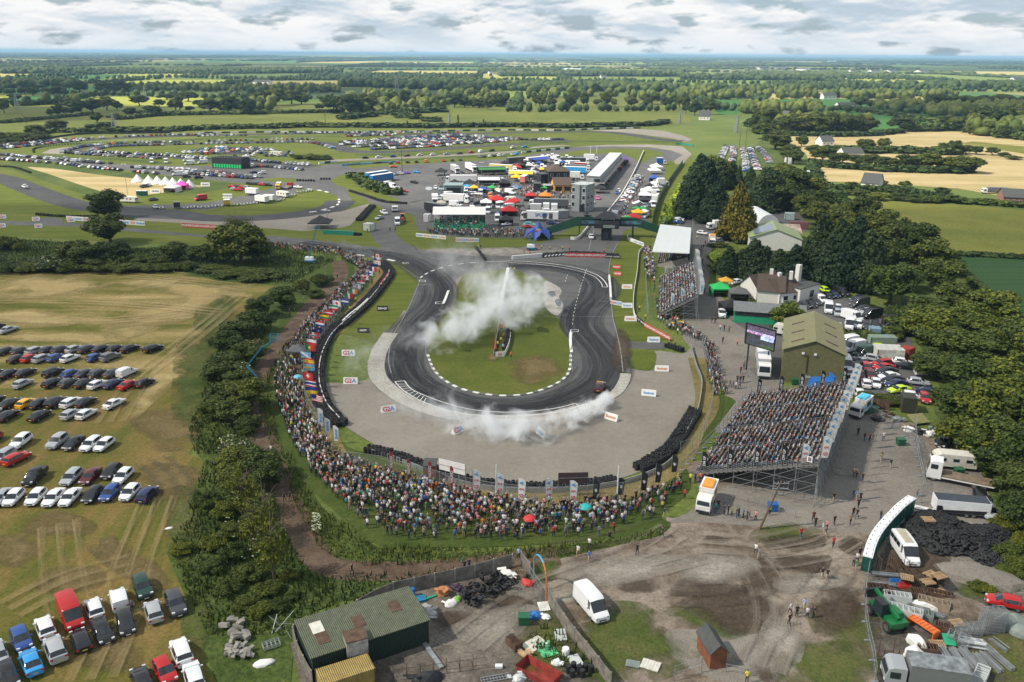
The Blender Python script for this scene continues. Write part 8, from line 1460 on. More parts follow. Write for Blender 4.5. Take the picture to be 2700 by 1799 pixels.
for x,y,n,rz,sc in[(1765,840,11,20,1.25),(1688,880,5,15,1.25),(1710,830,6,25,1.25),(1545,850,7,-20,1.2),(1775,955,2,30,1.25),(1890,1165,3,10,1.25),(1755,1310,2,-5,1.25)]:
 for i in range(n):k+=1;o=obj('pallet',plm,label='wooden pallet in the yard stack, %s one counted upward from its stack foot'%ordn(k),cat='pallet',group='wooden pallets in the yard',color=(1,1,1));p=P(8,x,y,.03+i*.17*sc);o.location=p;o.rotation_euler=(0,0,R(rz+ru(-4,4)));o.scale=(sc,)*3;o['label']='wooden pallet, %s from the ground in the stack %s'%(ordn(i+1),{1765:'nearest the gravel mound',1688:'left of the tallest stack',1710:'with the pale top',1545:'beside the minibus',1775:'by the rusty rack',1890:'by the steel frames',1755:'by the green sheet'}[x])
o=obj('pallet',plm,label='pale wooden pallet lying on top of the tyre heap',cat='pallet');o.location=P(8,1692,450,1.9);o.scale=(1.3,)*3
def poles_mb(n,L,w_,h,r=.03):
 mb=MB()
 for i in range(n):x,z=ru(-w_/2,w_/2),ru(.05,h);mb.bar((-L/2+ru(-.15,.15),x,z),(L/2+ru(-.15,.15),x+ru(-.05,.05),z),r)
 return mb
SG='scaffold parts stacked in the yard'
for i,(x,y,rz,n,L)in enumerate([(1808,1390,88,26,3.6),(1890,1410,86,34,4.2),(1968,1410,92,30,4.4),(2043,1440,95,22,3.4),(2120,1440,100,30,4.2),(2190,1430,104,26,4.2),(2095,1340,104,22,3.4),(2175,1320,110,20,2.8),(1430,845,-8,30,6.0),(1390,905,-12,16,3.6),(1610,1040,-30,22,4.5),(1720,1110,-30,18,3.2)]):tat(8,x,y,rz,poles_mb(n,L*.72,.8,.5,.035),'scaffold_tube_bundle',m_st,'bundle of steel scaffold tubes in the yard, %s of twelve'%ordn(i+1),'steel bundle',group=SG)
def stack_frames(n,w_=3.0,d=1.2,dz=.2):
 mb=MB()
 for i in range(n):
  z=.1+i*dz
  for y in(-d/2,d/2):mb.bar((-w_/2,y,z),(w_/2,y,z),.035)
  for x in np.linspace(-w_/2,w_/2,5):mb.bar((x,-d/2,z),(x,d/2,z),.03)
 return mb
for i,(x,y,rz,n,w_)in enumerate([(2120,1215,6,15,2.6),(1970,1235,4,6,2.6),(1895,1300,-40,6,2.2)]):tat(8,x,y,rz,stack_frames(n,w_),'frame_stack',m_st,('tall','low wide','tilted')[i]+' stack of galvanised steel frames in the yard','frame stack',group=SG)
def crate_mb(L,w_,h,open_=True):
 mb=MB()
 for s in(-1,1):mb.box((0,s*w_/2,h/2),(L,.06,h)).box((s*L/2,0,h/2),(.06,w_,h))
 mb.box((0,0,.08),(L,w_,.06))
 for k in range(6):mb.box((-L/2+L*(k+.5)/6,0,h),(.06,w_,.05))
 return mb
for i,(x,y,rz,L,w_,h,m_,lb)in enumerate([(1475,1005,-14,3.0,1.0,1.0,c_rw,'pale steel ladder crate, farther one'),(1528,1115,-26,3.6,1.2,1.2,c_rw,'pale steel ladder crate, nearer one'),(1725,1050,-26,3.4,1.1,1.0,M('faded_crate_wood',(.30,.24,.17),.8,var=.3),'long wooden crate with faded letters'),(1610,980,-10,1.6,1.4,.9,c_rust,'rusty stillage full of clamps'),(1650,1120,-25,2.2,1.2,.8,c_tarp,'grey blue stillage of fittings'),(1345,960,-6,2.6,1.6,1.0,c_rust,'rusty framed rack by the fence'),(1780,1210,-25,1.6,.9,.8,c_rust,'rusty bin of couplers'),(1685,1360,-15,2.0,1.2,.8,c_rust,'brown scrap basket near the white sacks'),(2050,1545,50,2.4,1.2,1.0,c_rw,'empty steel crate by the grey lorry'),(1525,910,-5,1.4,.9,.4,ra,'small red crate on the ground'),(1460,885,-5,1.2,.6,.5,c_blue,'small blue crate on the ground'),(1770,990,-24,2.8,1.0,.9,c_rust,'rusty trolley of boards')]):tat(8,x,y,rz,crate_mb(L,w_,h),'storage_crate',m_,lb,'crate',group='crates and stillages in the yard')
for i,(x,y,rz,n)in enumerate(U(4,"1390 800 0 1 1490 810 0 2 1410 1420 0 3")):
 mb=MB();
 for s in(-.8,.8):
  for q in(-.6,.6):mb.bar((s,q,0),(s,q,2.2),.05)
  mb.bar((s,-.6,1.9),(s,.6,1.9),.04).bar((s,-.6,.8),(s,.6,.8),.04)
 mb.bar((-.8,.6,.8),(.8,.6,.8),.04).bar((-.8,-.6,.4),(.8,-.6,.4),.04);tat(8,x,y,rz,mb,'post_pallet',c_rust,('rusty upright rack left of the minibus nose','rusty upright rack beside the minibus','rusty upright rack near the grey lorry')[i],'rack')
def lump(w_,d,h,seed=0,n=2):
 r=nrg(seed);Vv,Ff=(I2,F2);X=Vv*(1+r.normal(size=(len(Vv),1))*.07);X=X*np.array([w_/2,d/2,h]);X[:,2]=np.maximum(X[:,2],0);mb=MB();mb.v=[tuple(p)for p in X];mb.f=[tuple(f)for f in Ff];mb.m=[0]*len(Ff);return mb
tat(8,1610,1310,-60,lump(2.6,1.5,1.3,1),'white_sack',c_cv,'large white wrapped sack beside the orange rack','sack');tat(8,1590,1385,-10,lump(2.2,1.6,1.2,2),'white_sack',c_cv,'smaller white wrapped sack below the large one','sack');tat(8,1655,1010+40,-28,lump(3.4,.9,.8,3),'wrapped_tube',c_cv,'white wrapped roll between the crates','roll');tat(8,2270,1190,-20,lump(4.2,2.6,1.7,4),'covered_car',c_tarp,'vehicle under a grey tarpaulin at the right edge','tarpaulin');tat(8,2320,1240,-30,lump(2.6,1.6,1.2,5),'covered_heap',c_tarp,'small heap under tarpaulin held by a tyre','tarpaulin')
tat(8,1830,1300,-10,BB((0,0,.5),(1.2,1.5,.08),rx=.3),'plastic_sheet',c_gr2,'folded green sheet on the pallets','sheet');tat(8,2000,1320,-15,poles_mb(14,2.6,1.8,.5,.09),'board_stack',c_rw,'stack of pale boards beside the steel bundles','board stack')
mb=BB((0,0,.9),(3.4,1.1,.12));
for x_ in np.linspace(-1.6,1.6,8):mb.box((x_,0,1.0),(.06,1.0,.06))
for s in(-1.6,1.6):mb.box((s,0,.45),(.1,1.2,.9))
tat(8,1655,1215,-62,mb,'ladder_rack',M('safety_orange',(.68,.15,.03),.5),'bright orange ladder rack in the middle of the yard','rack');tat(8,1905,1045,28,BB((0,0,.1),(3.0,1.6,.1)),'metal_plate',c_rust,'dark metal plate leaning on the rubble','plate');tat(8,1680,378,-28,BB((0,0,.06),(3.6,1.1,.06)),'white_board',c_cv,'white board lying on the apron above the tyre heap','board')
gm=sh('gravel_mound',g_gravel,.02,[(8,U(2,"1830 760 1950 735 2100 770 2352 900 2352 960 2100 900 1900 850"))],4);o=tat(8,2040,850,-22,lump(11,5,1.4,7),'gravel_heap',g_gravel,'low grey mound of gravel below the tyre heap','gravel heap');tat(8,1930,1060,-20,lump(6,4,.8,8),'rubble_heap',g_dirt,'low heap of rubble and soil in the yard','rubble heap')
r_=empty('race_trailer',P(8,1905,405,.03),R(-10),'open topped white and black race trailer above the tyre heap','trailer');BB((0,0,1.5),(7.2,2.3,1.9)).build('body',m_white,r_);BB((-.2,-1.17,1.1),(6.6,.04,1.0)).build('black_panel',c_bk,r_);MB().add([(-2.6,-1.2,1.0),(3.4,-1.2,1.3),(3.2,-1.2,1.6),(-2.9,-1.2,1.9)],[(0,1,2,3)]).build('white_flash',INKW,r_);BB((0,0,2.48),(7.0,2.1,.06)).build('roof',m_glass,r_);wheels(r_,[.6,1.5],1.0,.34)
mb=MB();mb.add([(-2.1,-.9,0),(2.1,-.9,0),(2.1,.9,0),(-2.1,.9,0),(-2.3,-1.1,1.0),(2.3,-1.1,1.0),(2.3,1.1,1.0),(-2.3,1.1,1.0)],U(4,"0 1 5 4 1 2 6 5 2 3 7 6 3 0 4 7 0 3 2 1"));tat(7,1360,1530,-38,mb,'red_trailer_bed',M('rusty_red',(.27,.035,.025),.7,var=.4),'red open skip body in the scrap yard','skip')
# scrap items at the foot of the picture
SJ=[(1330,1310,'plywood_sheet',c_cream,(1.8,2.6,.05),-50,'pale plywood sheet leaning in the scrap yard'),(1412,1345,'painted_sheet',M('green_white_sheet',(.10,.45,.20),.6,var=.9,scale=1.2),(1.9,2.4,.05),25,'white sheet painted with green stripes'),(1510,1245,'steel_sheet',c_rw,(1.3,2.0,.05),5,'grey steel sheet against the concrete fence'),(1615,1435,'steel_sheet',c_rw,(1.2,1.8,.3),20,'bent silver sheets near the barrels'),(2008,1445,'window_frame',c_tarp,(1.5,1.1,.06),-15,'grey framed panel lying on the grass'),(2130,1455,'roof_sheet',c_cream,(2.0,1.5,.1),-25,'cream corrugated sheet lying on the grass'),(1190,1320,'timber_crate',c_rust,(1.0,1.8,.9),35,'rusty open crate left of the timber'),(1395,1050,'letter_board',c_cv,(1.3,1.7,.08),10,'white board with large letters on the rubbish'),(1340,1115,'plastic_heap',c_blue,(1.6,1.3,.6),20,'blue plastic crates on the rubbish'),(1410,1125,'plastic_heap',m_white,(1.2,.9,.5),-20,'white and black plastic parts on the rubbish'),(700,960,'timber_rack',M('orange_timber',(.42,.17,.06),.8),(1.6,1.4,1.2),10,'orange brown timber frame beside the green sheets'),(800,930,'banner_roll',M('purple_black_banner',(.035,.02,.05),.6,var=.8,scale=4),(2.6,.9,.5),-35,'crumpled purple and black banner'),(755,1030,'bumper_heap',c_cv,(1.8,1.2,.5),30,'crumpled white and green car panels'),(795,1010,'bumper_heap',M('lime_panel',(.25,.6,.08),.5),(.9,.7,.5),30,'lime green car panel on the heap'),(1140,835,'race_car_shell',c_cv,(2.4,1.6,.8),-30,'white and orange wrecked car shell on the tyres'),(1230,845,'timber_box',m_wood,(1.4,1.0,.7),-15,'wooden box behind the tyre pile'),(1280,890,'red_plastic_heap',ra,(1.7,1.2,.6),-40,'red plastic barrier pieces by the gate'),(545,1000,'blue_pallet',c_boom,(1.3,1.1,.2),20,'flat blue plastic pallet by the shed'),(490,975,'blue_barrel',c_blue,(.7,.7,1.1),0,'upright blue barrel beside the fence'),(620,985,'green_plank',c_gr2,(1.8,.3,.1),35,'bright green plank leaning by the barrel'),(115,1085,'car_roof_shell',c_bk,(3.0,1.8,.7),15,'black and green car shell with orange top behind the shed'),(100,1078,'orange_cover',M('safety_orange',(.68,.15,.03),.5),(1.1,.9,.9),15,'round orange cover on the car shell'),(600,1090,'scrap_panel',M('rust_speckled_grey',(.38,.37,.36),.7,var=.5),(2.2,1.6,.5),-30,'bent rusty panels at the corner of the shed'),(1545,1380,'gas_bottle',m_white,(.9,.9,.9),0,'round white tank near the concrete fence'),(1480,1440,'white_sack',m_white,(1.2,.9,.5),0,'white builders sack open on the grass'),(1085,1470,'plastic_bag',m_white,(.8,.5,.3),0,'crumpled white bag on the yard'),(1265,1380,'timber_bundle',m_pal,(2.0,.9,.4),-30,'bundle of sawn timber ends'),(1225,1550,'silver_car_part',c_rw,(1.8,1.2,.7),40,'silver car panels beside the red skip'),(590,1560,'wrecked_car',c_bk,(3.4,1.9,1.2),25,'black scrap car with a green stripe'),(1060,1545,'ladder',m_st,(3.0,.8,.2),15,'silver ladders lying at the foot of the picture'),(630,1390,'gutter_bundle',m_st,(4.6,.5,.2),-60,'long silver guttering leaning on the fence'),(590,1620,'timber_beam',m_wood,(3,.3,.3),10,'weathered beam on the ground')]
for i,(x,y,nm,mt,(L,w_,h),rz,lb)in enumerate(SJ):
 mb=MB();r=random.Random(i)
 if nm in('blue_barrel','gas_bottle','orange_cover'):mb.lathe((0,0,0),[(w_*.4,0),(w_*.5,h*.2),(w_*.5,h*.8),(w_*.42,h)],12)
 elif h>.3 and 'box' not in nm and 'crate' not in nm and 'frame' not in nm:
  mb=lump(L,w_,h,i)
  for k in range(5):mb.box((r.uniform(-L/2,L/2),r.uniform(-w_/2,w_/2),r.uniform(.15,h)),(r.uniform(.4,L*.5),r.uniform(.2,w_*.5),.06),r.random()*3,rx=r.uniform(-.6,.6))
 elif nm=='ladder':[mb.bar((-L/2,s,.1),(L/2,s,.1),.05)for s in(-w_/2,0,w_/2)];[mb.bar((-L/2+L*k/9,-w_/2,.1),(-L/2+L*k/9,w_/2,.1),.035)for k in range(10)]
 elif h>.3:mb=crate_mb(L,w_,h)
 else:[mb.box((-L/2+L*(k+.5)/6,0,h/2+.05+.02*(k%2)),(L/6-.02,w_,max(h,.05)))for k in range(6)]
 tat(7,x,y,rz,mb,nm,mt,lb,'scrap')
for i,(x,y)in enumerate(U(2,"1565 1500 1600 1480 1640 1500 1680 1490 1590 1530 1660 1530 1720 1500 1170 1290")):tat(7,x,y,0,MB().lathe((0,0,0),[(.28,0),(.3,.1),(.3,.8),(.28,.9)],12),'barrel',c_bk,'dark barrel by the lower fence, %s of its cluster'%ordn(i+1)if i<7 else 'black upright pipe section beside the crate','barrel',group='dark barrels by the fence' if i<7 else None)
mb=MB();
for i in range(7):mb.bar((i*1.4,0,0),(i*1.4,0,2.0),.035);mb.bar((i*1.4,0,.5),(i*1.4+1.4,0,.5),.025);mb.bar((i*1.4,0,1.4),(i*1.4+1.4,0,1.4),.025);mb.bar((i*1.4,0,0),(i*1.4,1.4,.1),.035)
tat(7,360,1560,12,mb,'rebar_cage',c_rust,'thin rusty frame standing in front of the green shed','frame')
cb=BB((0,0,.3),(1.3,.6,.55)).mesh('concrete_block',M('block_concrete',(.27,.255,.225),.9,var=.25));rq=random.Random(5)
for i in range(46):
 a=i<14;x,y=(rq.uniform(1600,1700),rq.uniform(1150,1270))if a else(rq.uniform(1560,1730),rq.uniform(1300,1390))
 if i in(0,1):x,y=[(1545,1190),(1597,1155)][i]
 o=obj('concrete_block',cb,label=('concrete block in the upper rubble pile beside the overgrown bank' if a else 'concrete block in the lower rubble pile beside the overgrown bank'),cat='concrete block',group='dumped blocks, upper pile' if a else 'dumped blocks, lower pile');p=P(6,x,y,.02+rq.random()*.5);o.location=p;o.rotation_euler=(rq.uniform(-.4,.4),rq.uniform(-.4,.4),rq.random()*3.1);o.scale=(.62,)*3 if not a else(.9,)*3
mb=MB();
for k in range(9):a=rr_()*3;mb.bar((ru(-1,1),ru(-1,1),.1),(ru(-2,2),ru(-2,2),ru(.3,1.4)),.035)
tat(6,1920,1200,0,mb,'barrier_scrap',m_st,'tangle of discarded steel crowd barriers on the grass','scrap');tat(6,1870,1320,30,stack_frames(3,1.8,1.0),'barrier_scrap',m_st,'small pile of steel frames on the grass','scrap');tat(6,1165,510,20,lump(1.3,.6,.2,9),'white_sheet',c_cv,'crumpled white sheet on the field','sheet');tat(6,1820,1440,20,lump(2.4,1.2,.4,10),'car_panel_heap',c_cv,'white and black car panels dumped on the grass','scrap')
SK=[(5,x,y)for x,y in((1370,1200),(1395,1180),(1440,1090),(1750,1395),(1800,1410),(1640,1330),(1690,1430),(1350,1330),(1420,1300),(1480,1330),(1540,1380),(1640,1420),(1560,1400),(1780,1480))]
for i,(t,x,y)in enumerate(SK):c=[c_cv,m_blk,c_rust,c_tarp,m_wood,m_tw][i%6];mb=lump(2.2,1.6,.8,20+i);[mb.box((ru(-1,1),ru(-.8,.8),ru(.2,.9)),(ru(.6,1.6),.5,.06),rr_()*3,rx=ru(-.5,.5))for k in range(6)];tat(t,x,y,0,mb,'junk_heap',c,'small heap of junk by the wood edge, %s of its scatter'%ordn(i+1),'scrap',group='junk beside the wood')
tat(5,1620,1345,15,BB((0,0,.8),(3.2,2.4,.1),rx=.35),'lean_to_roof',c_olive,'tilted olive sheet roof among the junk','roof sheet');tat(5,1635,1030,0,MB().lathe((0,0,1.4),[(.3,-1.4),(.9,-1.1),(.9,1.1),(.3,1.4)],14,0,'X'),'white_tank',m_white,'white horizontal tank by the wood','tank')
# -- people
def lowbody(pose):
 me,hz,J=skin_body(pose);return me,hz
LOW={}
for ps in('stand','sit','stand_fold'):
 sv=None;me,hz=lowbody(ps);bmx=bmesh.new();bmx.from_mesh(me)
 V=np.array([v.co[:]for v in bmx.verts]);
 # merge the figure down to a light version by snapping to a 5.5 cm lattice
 bmesh.ops.remove_doubles(bmx,verts=bmx.verts,dist=.055);bmesh.ops.triangulate(bmx,faces=bmx.faces);bmx.verts.ensure_lookup_table();V=np.array([v.co[:]for v in bmx.verts]);F=np.array([[v.index for v in f.verts]for f in bmx.faces]);bmx.free()
 z=V[:,2];zone=np.where(z>hz+.71,1,np.where(z>hz+.55,0,np.where(z<(hz+.02 if ps!='sit' else hz+.08),3,2)));zone=np.where((np.abs(V[:,0])>.2)&(z<hz+.2)&(z>hz-.3)&(ps!='sit'),0,zone);LOW[ps]=(V,F,zone)
print('low',[len(v[0])for v in LOW.values()])
CRD=[]
def fill(parts,dens,pose,face,where,keep=None):
 poly=[(p.x,p.y)for p in pth(*parts)];xs,ys=[a for a,b in poly],[b for a,b in poly];A=abs(sum(poly[i][0]*poly[(i+1)%len(poly)][1]-poly[(i+1)%len(poly)][0]*poly[i][1]for i in range(len(poly))))/2
 n=int(A*dens);c=0;tries=0;grid={}
 while c<n and tries<n*30:
  tries+=1;x,y=ru(min(xs),max(xs)),ru(min(ys),max(ys))
  if not inpoly(x,y,poly):continue
  if keep and rr_()>keep(x,y):continue
  g=(int(x/.45),int(y/.45))
  if g in grid:continue
  grid[g]=1;c+=1;p=Vector((x,y,.02));ps=random.choices(['stand','stand_fold','sit','stand_up','stand_hold'],pose)[0];CRD.append((p,atan2(face.y-y,face.x-x)-R(90)+ru(-.5,.5),ps,where))
 return n
TC=P(4,1150,800)
n1=fill([(3,U(2,"2352 430 2200 560 2100 680 1990 830 1920 960 1890 1080 1905 1200 1955 1350 2010 1480 2060 1590 2300 1560 2200 1390 2125 1290 2098 1180 2090 1000 2110 880 2170 770 2260 670 2352 590"))],1.7,(70,12,8,5,5),TC,'on the left bank')
n2=fill([('g',U(2,"0 570 170 610 330 690 450 740 440 900 300 1080 100 1290 0 1390 0 1050 150 950 230 850 200 760 80 690 0 640"))],1.6,(75,12,3,5,5),TC,'atop the left bank')
fill([(3,U(2,"1830 120 2352 160 2352 205 1830 145"))],.7,(80,15,0,5,0),TC,'on the verge at the entry road')
lawn=[(6,U(2,"2105 0 2140 130 2250 250 2352 330")),(7,U(2,"100 430 200 540 400 590 700 600 1100 600 1500 585 1900 540 2150 450 2300 330 2352 240 2352 165 2200 250 1900 335 1400 345 1000 310 600 200 300 130 0 20"))]
lp=[(p.x,p.y)for p in pth(*lawn)][4:14]
def lk(x,y):d=min(((x-a)**2+(y-b)**2)**.5 for a,b in[(lp[i][0]*(1-k/6)+lp[i+1][0]*k/6,lp[i][1]*(1-k/6)+lp[i+1][1]*k/6)for i in range(len(lp)-1)for k in range(6)]);return .25+.75*min(1,d/6)
n3=fill(lawn,1.7,(62,10,16,6,6),TC,'on the lawn',lk)
fill([(5,U(2,"0 680 110 740 220 830 240 960 280 1080 310 1160 200 1165 165 960 130 800 0 740"))],1.6,(70,12,10,4,4),TC,'on the right bank');fill([('j',U(2,"215 530 290 530 330 720 350 850 360 900 225 900 215 700"))],1.0,(80,15,0,5,0),TC,'beside the roofed grandstand');fill([('k',[(0,0),(0,1)])],0,(1,0,0,0,0),TC,'x')if 0 else None
fill([('k',U(2,"370 420 560 450 720 560 720 620 640 660 480 570 360 480"))],1.0,(80,10,10,0,0),TC,'below the open stand');fill([('g',U(2,"1170 270 2352 268 2352 350 1900 350 1250 310"))],1.1,(80,15,0,5,0),TC,'in front of the marquee');fill([('h',U(2,"0 150 110 150 110 200 0 205"))],.9,(80,15,0,5,0),TC,'beside the star tent');fill([('f',U(2,"790 700 1230 715 1200 830 1000 860 600 860 160 780 170 680 500 720"))],.25,(80,10,10,0,0),TC,'outside the orange cafe');fill([('d',U(2,"60 1000 260 1000 130 1480 20 1500"))],.05,(100,0,0,0,0),TC,'walking in the paddock');fill([('d',U(2,"60 700 560 720 900 900 860 1300 250 1250 60 1100"))],.10,(90,10,0,0,0),TC,'among the paddock tents');fill([('c',U(2,"1300 850 2352 800 2352 1400 1400 1300"))],.06,(90,10,0,0,0),TC,'among the paddock lorries');fill([('d',U(2,"1690 900 1850 900 1640 1480 1450 1480"))],.12,(90,10,0,0,0),TC,'in the service lane');fill([('k',U(2,"345 0 380 400 350 400 320 0"))],.5,(100,0,0,0,0),TC,'at the front of the upper open stand')
for lst,wh,fr in((SEATB,'seated in stand B',.95),(SEATA,'seated in the upper open stand',.97),(SEATR,'seated under the grandstand roof',.92),(SEATG,'seated on the green seats',.5)):
 for p,hd in lst:
  if rr_()<fr:CRD.append((p,hd+ru(-.2,.2)if wh!='seated on the green seats' else hd,'sit' if rr_()<.93 else 'stand',wh))
print('crowd',len(CRD),n1,n2,n3)
WK=[(8,x,y,hd,ps,tp,tr)for x,y,hd,ps,tp,tr in[(225,405,0,'stand','teal',1),(243,378,180,'stand','black',0),(285,418,90,'stand','black',0),(311,415,90,'stand_fold','black',0),(336,425,90,'stand','khaki',0),(370,437,95,'stand','black',1),(384,430,80,'stand','navy',0),(415,442,90,'stand_hold','blue',0),(442,455,90,'stand','black',0),(457,455,90,'stand','grey',2),(500,455,60,'stand','pink',0),(597,418,150,'stand','yellow',0),(500,690,40,'walk','white',0),(523,722,40,'walk','grey',2),(812,575,170,'walk','red',1),(1035,640,190,'walk','red',0),(965,535,150,'walk','white',2),(980,572,150,'walk','grey',2),(990,520,200,'walk','pink',0),(1042,487,160,'walk','black',0),(912,500,190,'walk','black',0),(898,462,180,'stand','maroon',0),(1038,330,10,'walk','black',2),(1172,305,20,'walk','navy',1),(1198,315,10,'walk','pale blue',2),(1222,325,200,'walk','black',0),(1208,372,190,'walk','black',0),(1172,430,170,'stand','black',0),(1198,443,230,'walk','black',1),(1152,485,180,'walk','khaki',0),(1360,455,90,'stand_hold','black',1),(1178,155,0,'walk','pink',0),(1197,160,0,'walk','khaki',0),(1235,190,200,'walk','black',1),(1365,55,10,'walk','beige' if 0 else 'khaki',2),(1430,93,190,'walk','black',2),(1615,290,260,'stand','grey',1),(960,855,200,'walk','black',2),(993,862,200,'walk','black',2),(740,1102,300,'walk','white',0),(783,1120,0,'stand','black',0),(835,1072,180,'walk','pale blue',2),(900,1125,90,'stand','black',0),(733,1178,320,'walk','black',0),(855,1130,180,'stand_hold','white',0),(440,1575,0,'stand','yellow',0),(1175,770,60,'stand','grey',0),(1200,750,200,'stand_fold','white',0),(1188,800,90,'stand','green',2),(1215,715,0,'stand','black',0),(50,195,60,'stand','yellow',0),(120,190,60,'stand','orange',0),(85,190,60,'stand','navy',0),(12,305,60,'stand','red',0)]]
WK+=[(7,x,y,hd,ps,tp,tr)for x,y,hd,ps,tp,tr in[(1630,698,200,'walk','white',2),(1708,738,190,'walk','blue',2),(2037,692,20,'walk','black',0),(2210,572,270,'walk','navy',0),(1708,650,30,'stand','white',0),(75,825,90,'walk','black',0),(850,805,180,'stand','black',0),(840,780,180,'stand','green',0),(880,795,180,'stand','navy',0),(1222,722,180,'stand','pale blue',0),(1775,560,0,'walk','grey',1),(1848,580,0,'sit','black',0),(2225,435,40,'walk','navy',2)]]
WK+=[(6,915,1080,150,'walk','grey',1),(6,1962,325,180,'walk','black',0),(6,2002,318,180,'walk','black',0),(3,1870,1560,200,'walk','white',0),(3,2325,360,180,'stand','black',0),(3,2000,612,180,'walk','black',0),(3,1885,1030,90,'sit','black',0)]
WK+=[(5,x,y,hd,'walk' if i%3 else 'stand',tp,i%2)for i,(x,y,hd,tp)in enumerate([(1205,1440,180,'black'),(1250,1472,170,'black'),(1285,1478,190,'maroon'),(1380,1472,0,'white'),(1368,1600,0,'khaki'),(200,660,0,'black'),(222,665,0,'black'),(258,712,180,'white'),(285,715,180,'black'),(318,722,180,'grey'),(275,800,0,'black'),(375,815,180,'pink'),(420,975,0,'khaki'),(398,1010,0,'maroon'),(375,1070,0,'black'),(395,1075,0,'black'),(415,1070,0,'black'),(345,1110,90,'black'),(365,1115,90,'white'),(325,1100,90,'black'),(390,1110,90,'navy'),(470,1160,90,'blue'),(138,455,0,'black'),(150,455,0,'navy'),(187,460,0,'black'),(95,320,0,'black'),(120,320,0,'grey'),(142,330,0,'black'),(130,285,0,'black'),(170,290,0,'navy'),(118,180,180,'maroon'),(130,185,180,'blue'),(130,145,0,'pale blue'),(142,150,0,'black'),(155,120,0,'grey'),(98,85,180,'yellow'),(120,255,0,'black'),(136,250,0,'black'),(75,750,0,'teal'),(105,770,0,'black')])]
WK+=[(4,x,y,hd,'stand',tp,0)for x,y,hd,tp in[(1098,715,0,'orange'),(1125,710,90,'yellow'),(1110,718,180,'orange'),(1120,770,90,'orange'),(1100,800,0,'yellow'),(1078,830,0,'yellow'),(1065,860,90,'orange'),(1115,850,0,'pale blue'),(1170,905,180,'orange'),(1192,310,0,'yellow'),(945,150,0,'yellow'),(960,152,0,'black'),(1258,172,0,'orange'),(1345,160,0,'orange'),(1380,152,0,'yellow'),(1438,158,0,'yellow'),(1525,160,0,'yellow'),(1570,162,0,'orange'),(1810,180,0,'orange'),(1300,195,0,'orange'),(262,320,0,'orange'),(212,390,0,'maroon'),(100,520,0,'yellow'),(60,585,0,'yellow'),(2055,580,0,'yellow'),(2095,640,0,'yellow'),(2270,800,90,'orange'),(2300,815,90,'orange'),(182,40,0,'black'),(335,30,0,'black'),(372,25,0,'navy')]]
WT={3:'by the mud track',4:'on the circuit',5:'right of the stands',6:'by the hedge',7:'below the lawn',8:'on the open lot'}
seen={}
def plab(ps,tp,tr,wh,extra=''):
 k=(ps,tp,tr,wh);seen[k]=seen.get(k,0)+1;return k,seen[k]
IND=[(P(t,x,y,.03),R(-hd),ps,tp,tr,WT[t])for t,x,y,hd,ps,tp,tr in WK]
rest_n=max(0,298-len(IND));CR2=[c+((rtop()if 'stand' not in c[3]or rr_()<.55 else random.choice(('white','grey','pale blue','khaki'))),random.choices((0,1,2),(55,30,15))[0])for c in CRD];CR2.sort(key=lambda c:c[0].length)  # stand crowds get more pale tops: light from above put into shirt colours
IND+=[(c[0],c[1],c[2],c[4],c[5],c[3])for c in CR2[:rest_n]];tot={}
for p,hd,ps,tp,tr,wh in IND:tot[ps,tp,tr,wh]=tot.get((ps,tp,tr,wh),0)+1
IND.sort(key=lambda c:c[0].length)
for p,hd,ps,tp,tr,wh in IND:
 k,n=plab(ps,tp,tr,wh);lb='person in %s top and %s %s %s'%(tp,TRW[tr].split()[0]+' '+('legs' if 0 else TRW[tr].split()[1]),{'stand':'standing','walk':'walking','sit':'seated','stand_fold':'arms folded','stand_up':'phone raised','stand_hold':'hands raised'}[ps],wh.replace('seated ',''))
 if tot[k]>1:lb+=', %s nearest'%ordn(n)
 person(p,hd,ps,tp,tr,lb,ru(.97,1.06),'spectators and walkers around the circuit')
CR3=CR2[rest_n:];sk,hr=np.array([.42,.25,.18]),np.array([.03,.022,.016]);trc=[np.array([.018,.02,.026]),np.array([.04,.065,.12]),np.array([.30,.26,.20])]
for ps in('stand','sit','stand_fold'):
 sel=[c for c in CR3 if(c[2]if c[2]in LOW else 'stand')==ps]
 if not sel:continue
 V,F,zone=LOW[ps];col=np.empty((len(sel),len(V),3))
 for i,c in enumerate(sel):
  hc=hr if rr_()<.75 else(np.array([.6,.6,.6])if rr_()<.4 else np.array([.25,.14,.06]));pal=np.stack([sk*ru(.6,1.1),hc,np.array(TOPC[c[4]]),trc[c[5]]]);col[i]=pal[zone]
 loc=np.array([tuple(c[0])for c in sel]);o=obj('crowd',tile_mesh('crowd',V,F,loc,np.array([c[1]for c in sel]),RNG.uniform(.97,1.08,(len(sel),1))*np.ones((1,3)),M('crowd_clothes',rough=.85,attr=True,var=.1,scale=5),col=col),kind='stuff');o['label']={'stand':'dense standing crowd packed along the spectator banks','sit':'seated crowd filling the grandstands','stand_fold':'standing spectators with folded arms among the bank crowd'}[ps];o['category']='crowd'
 # umbrellas and blankets in the crowd
for t,x,y,c,lb in[(7,1680,420,(.02,.38,.38),'large teal umbrella in the lower crowd'),(7,1297,500,(.5,.03,.03),'small red umbrella in the lower crowd'),(3,2055,1075,(.15,.5,.65),'pale blue umbrella in the left bank crowd'),]:
 p=P(t,x,y,.02);r_=empty('umbrella',p,0,lb,'umbrella');r_.scale=(.72,.72,.8);o=MB().lathe((0,0,0),[(1.3,1.7),(1.0,2.0),(.5,2.2),(.04,2.28)],10).build('canopy',M('umbrella_cloth',rough=.7,obj=True),r_);o.color=(*c,1);BR((0,0,0),(0,0,2.2),.03).build('shaft',m_st,r_)
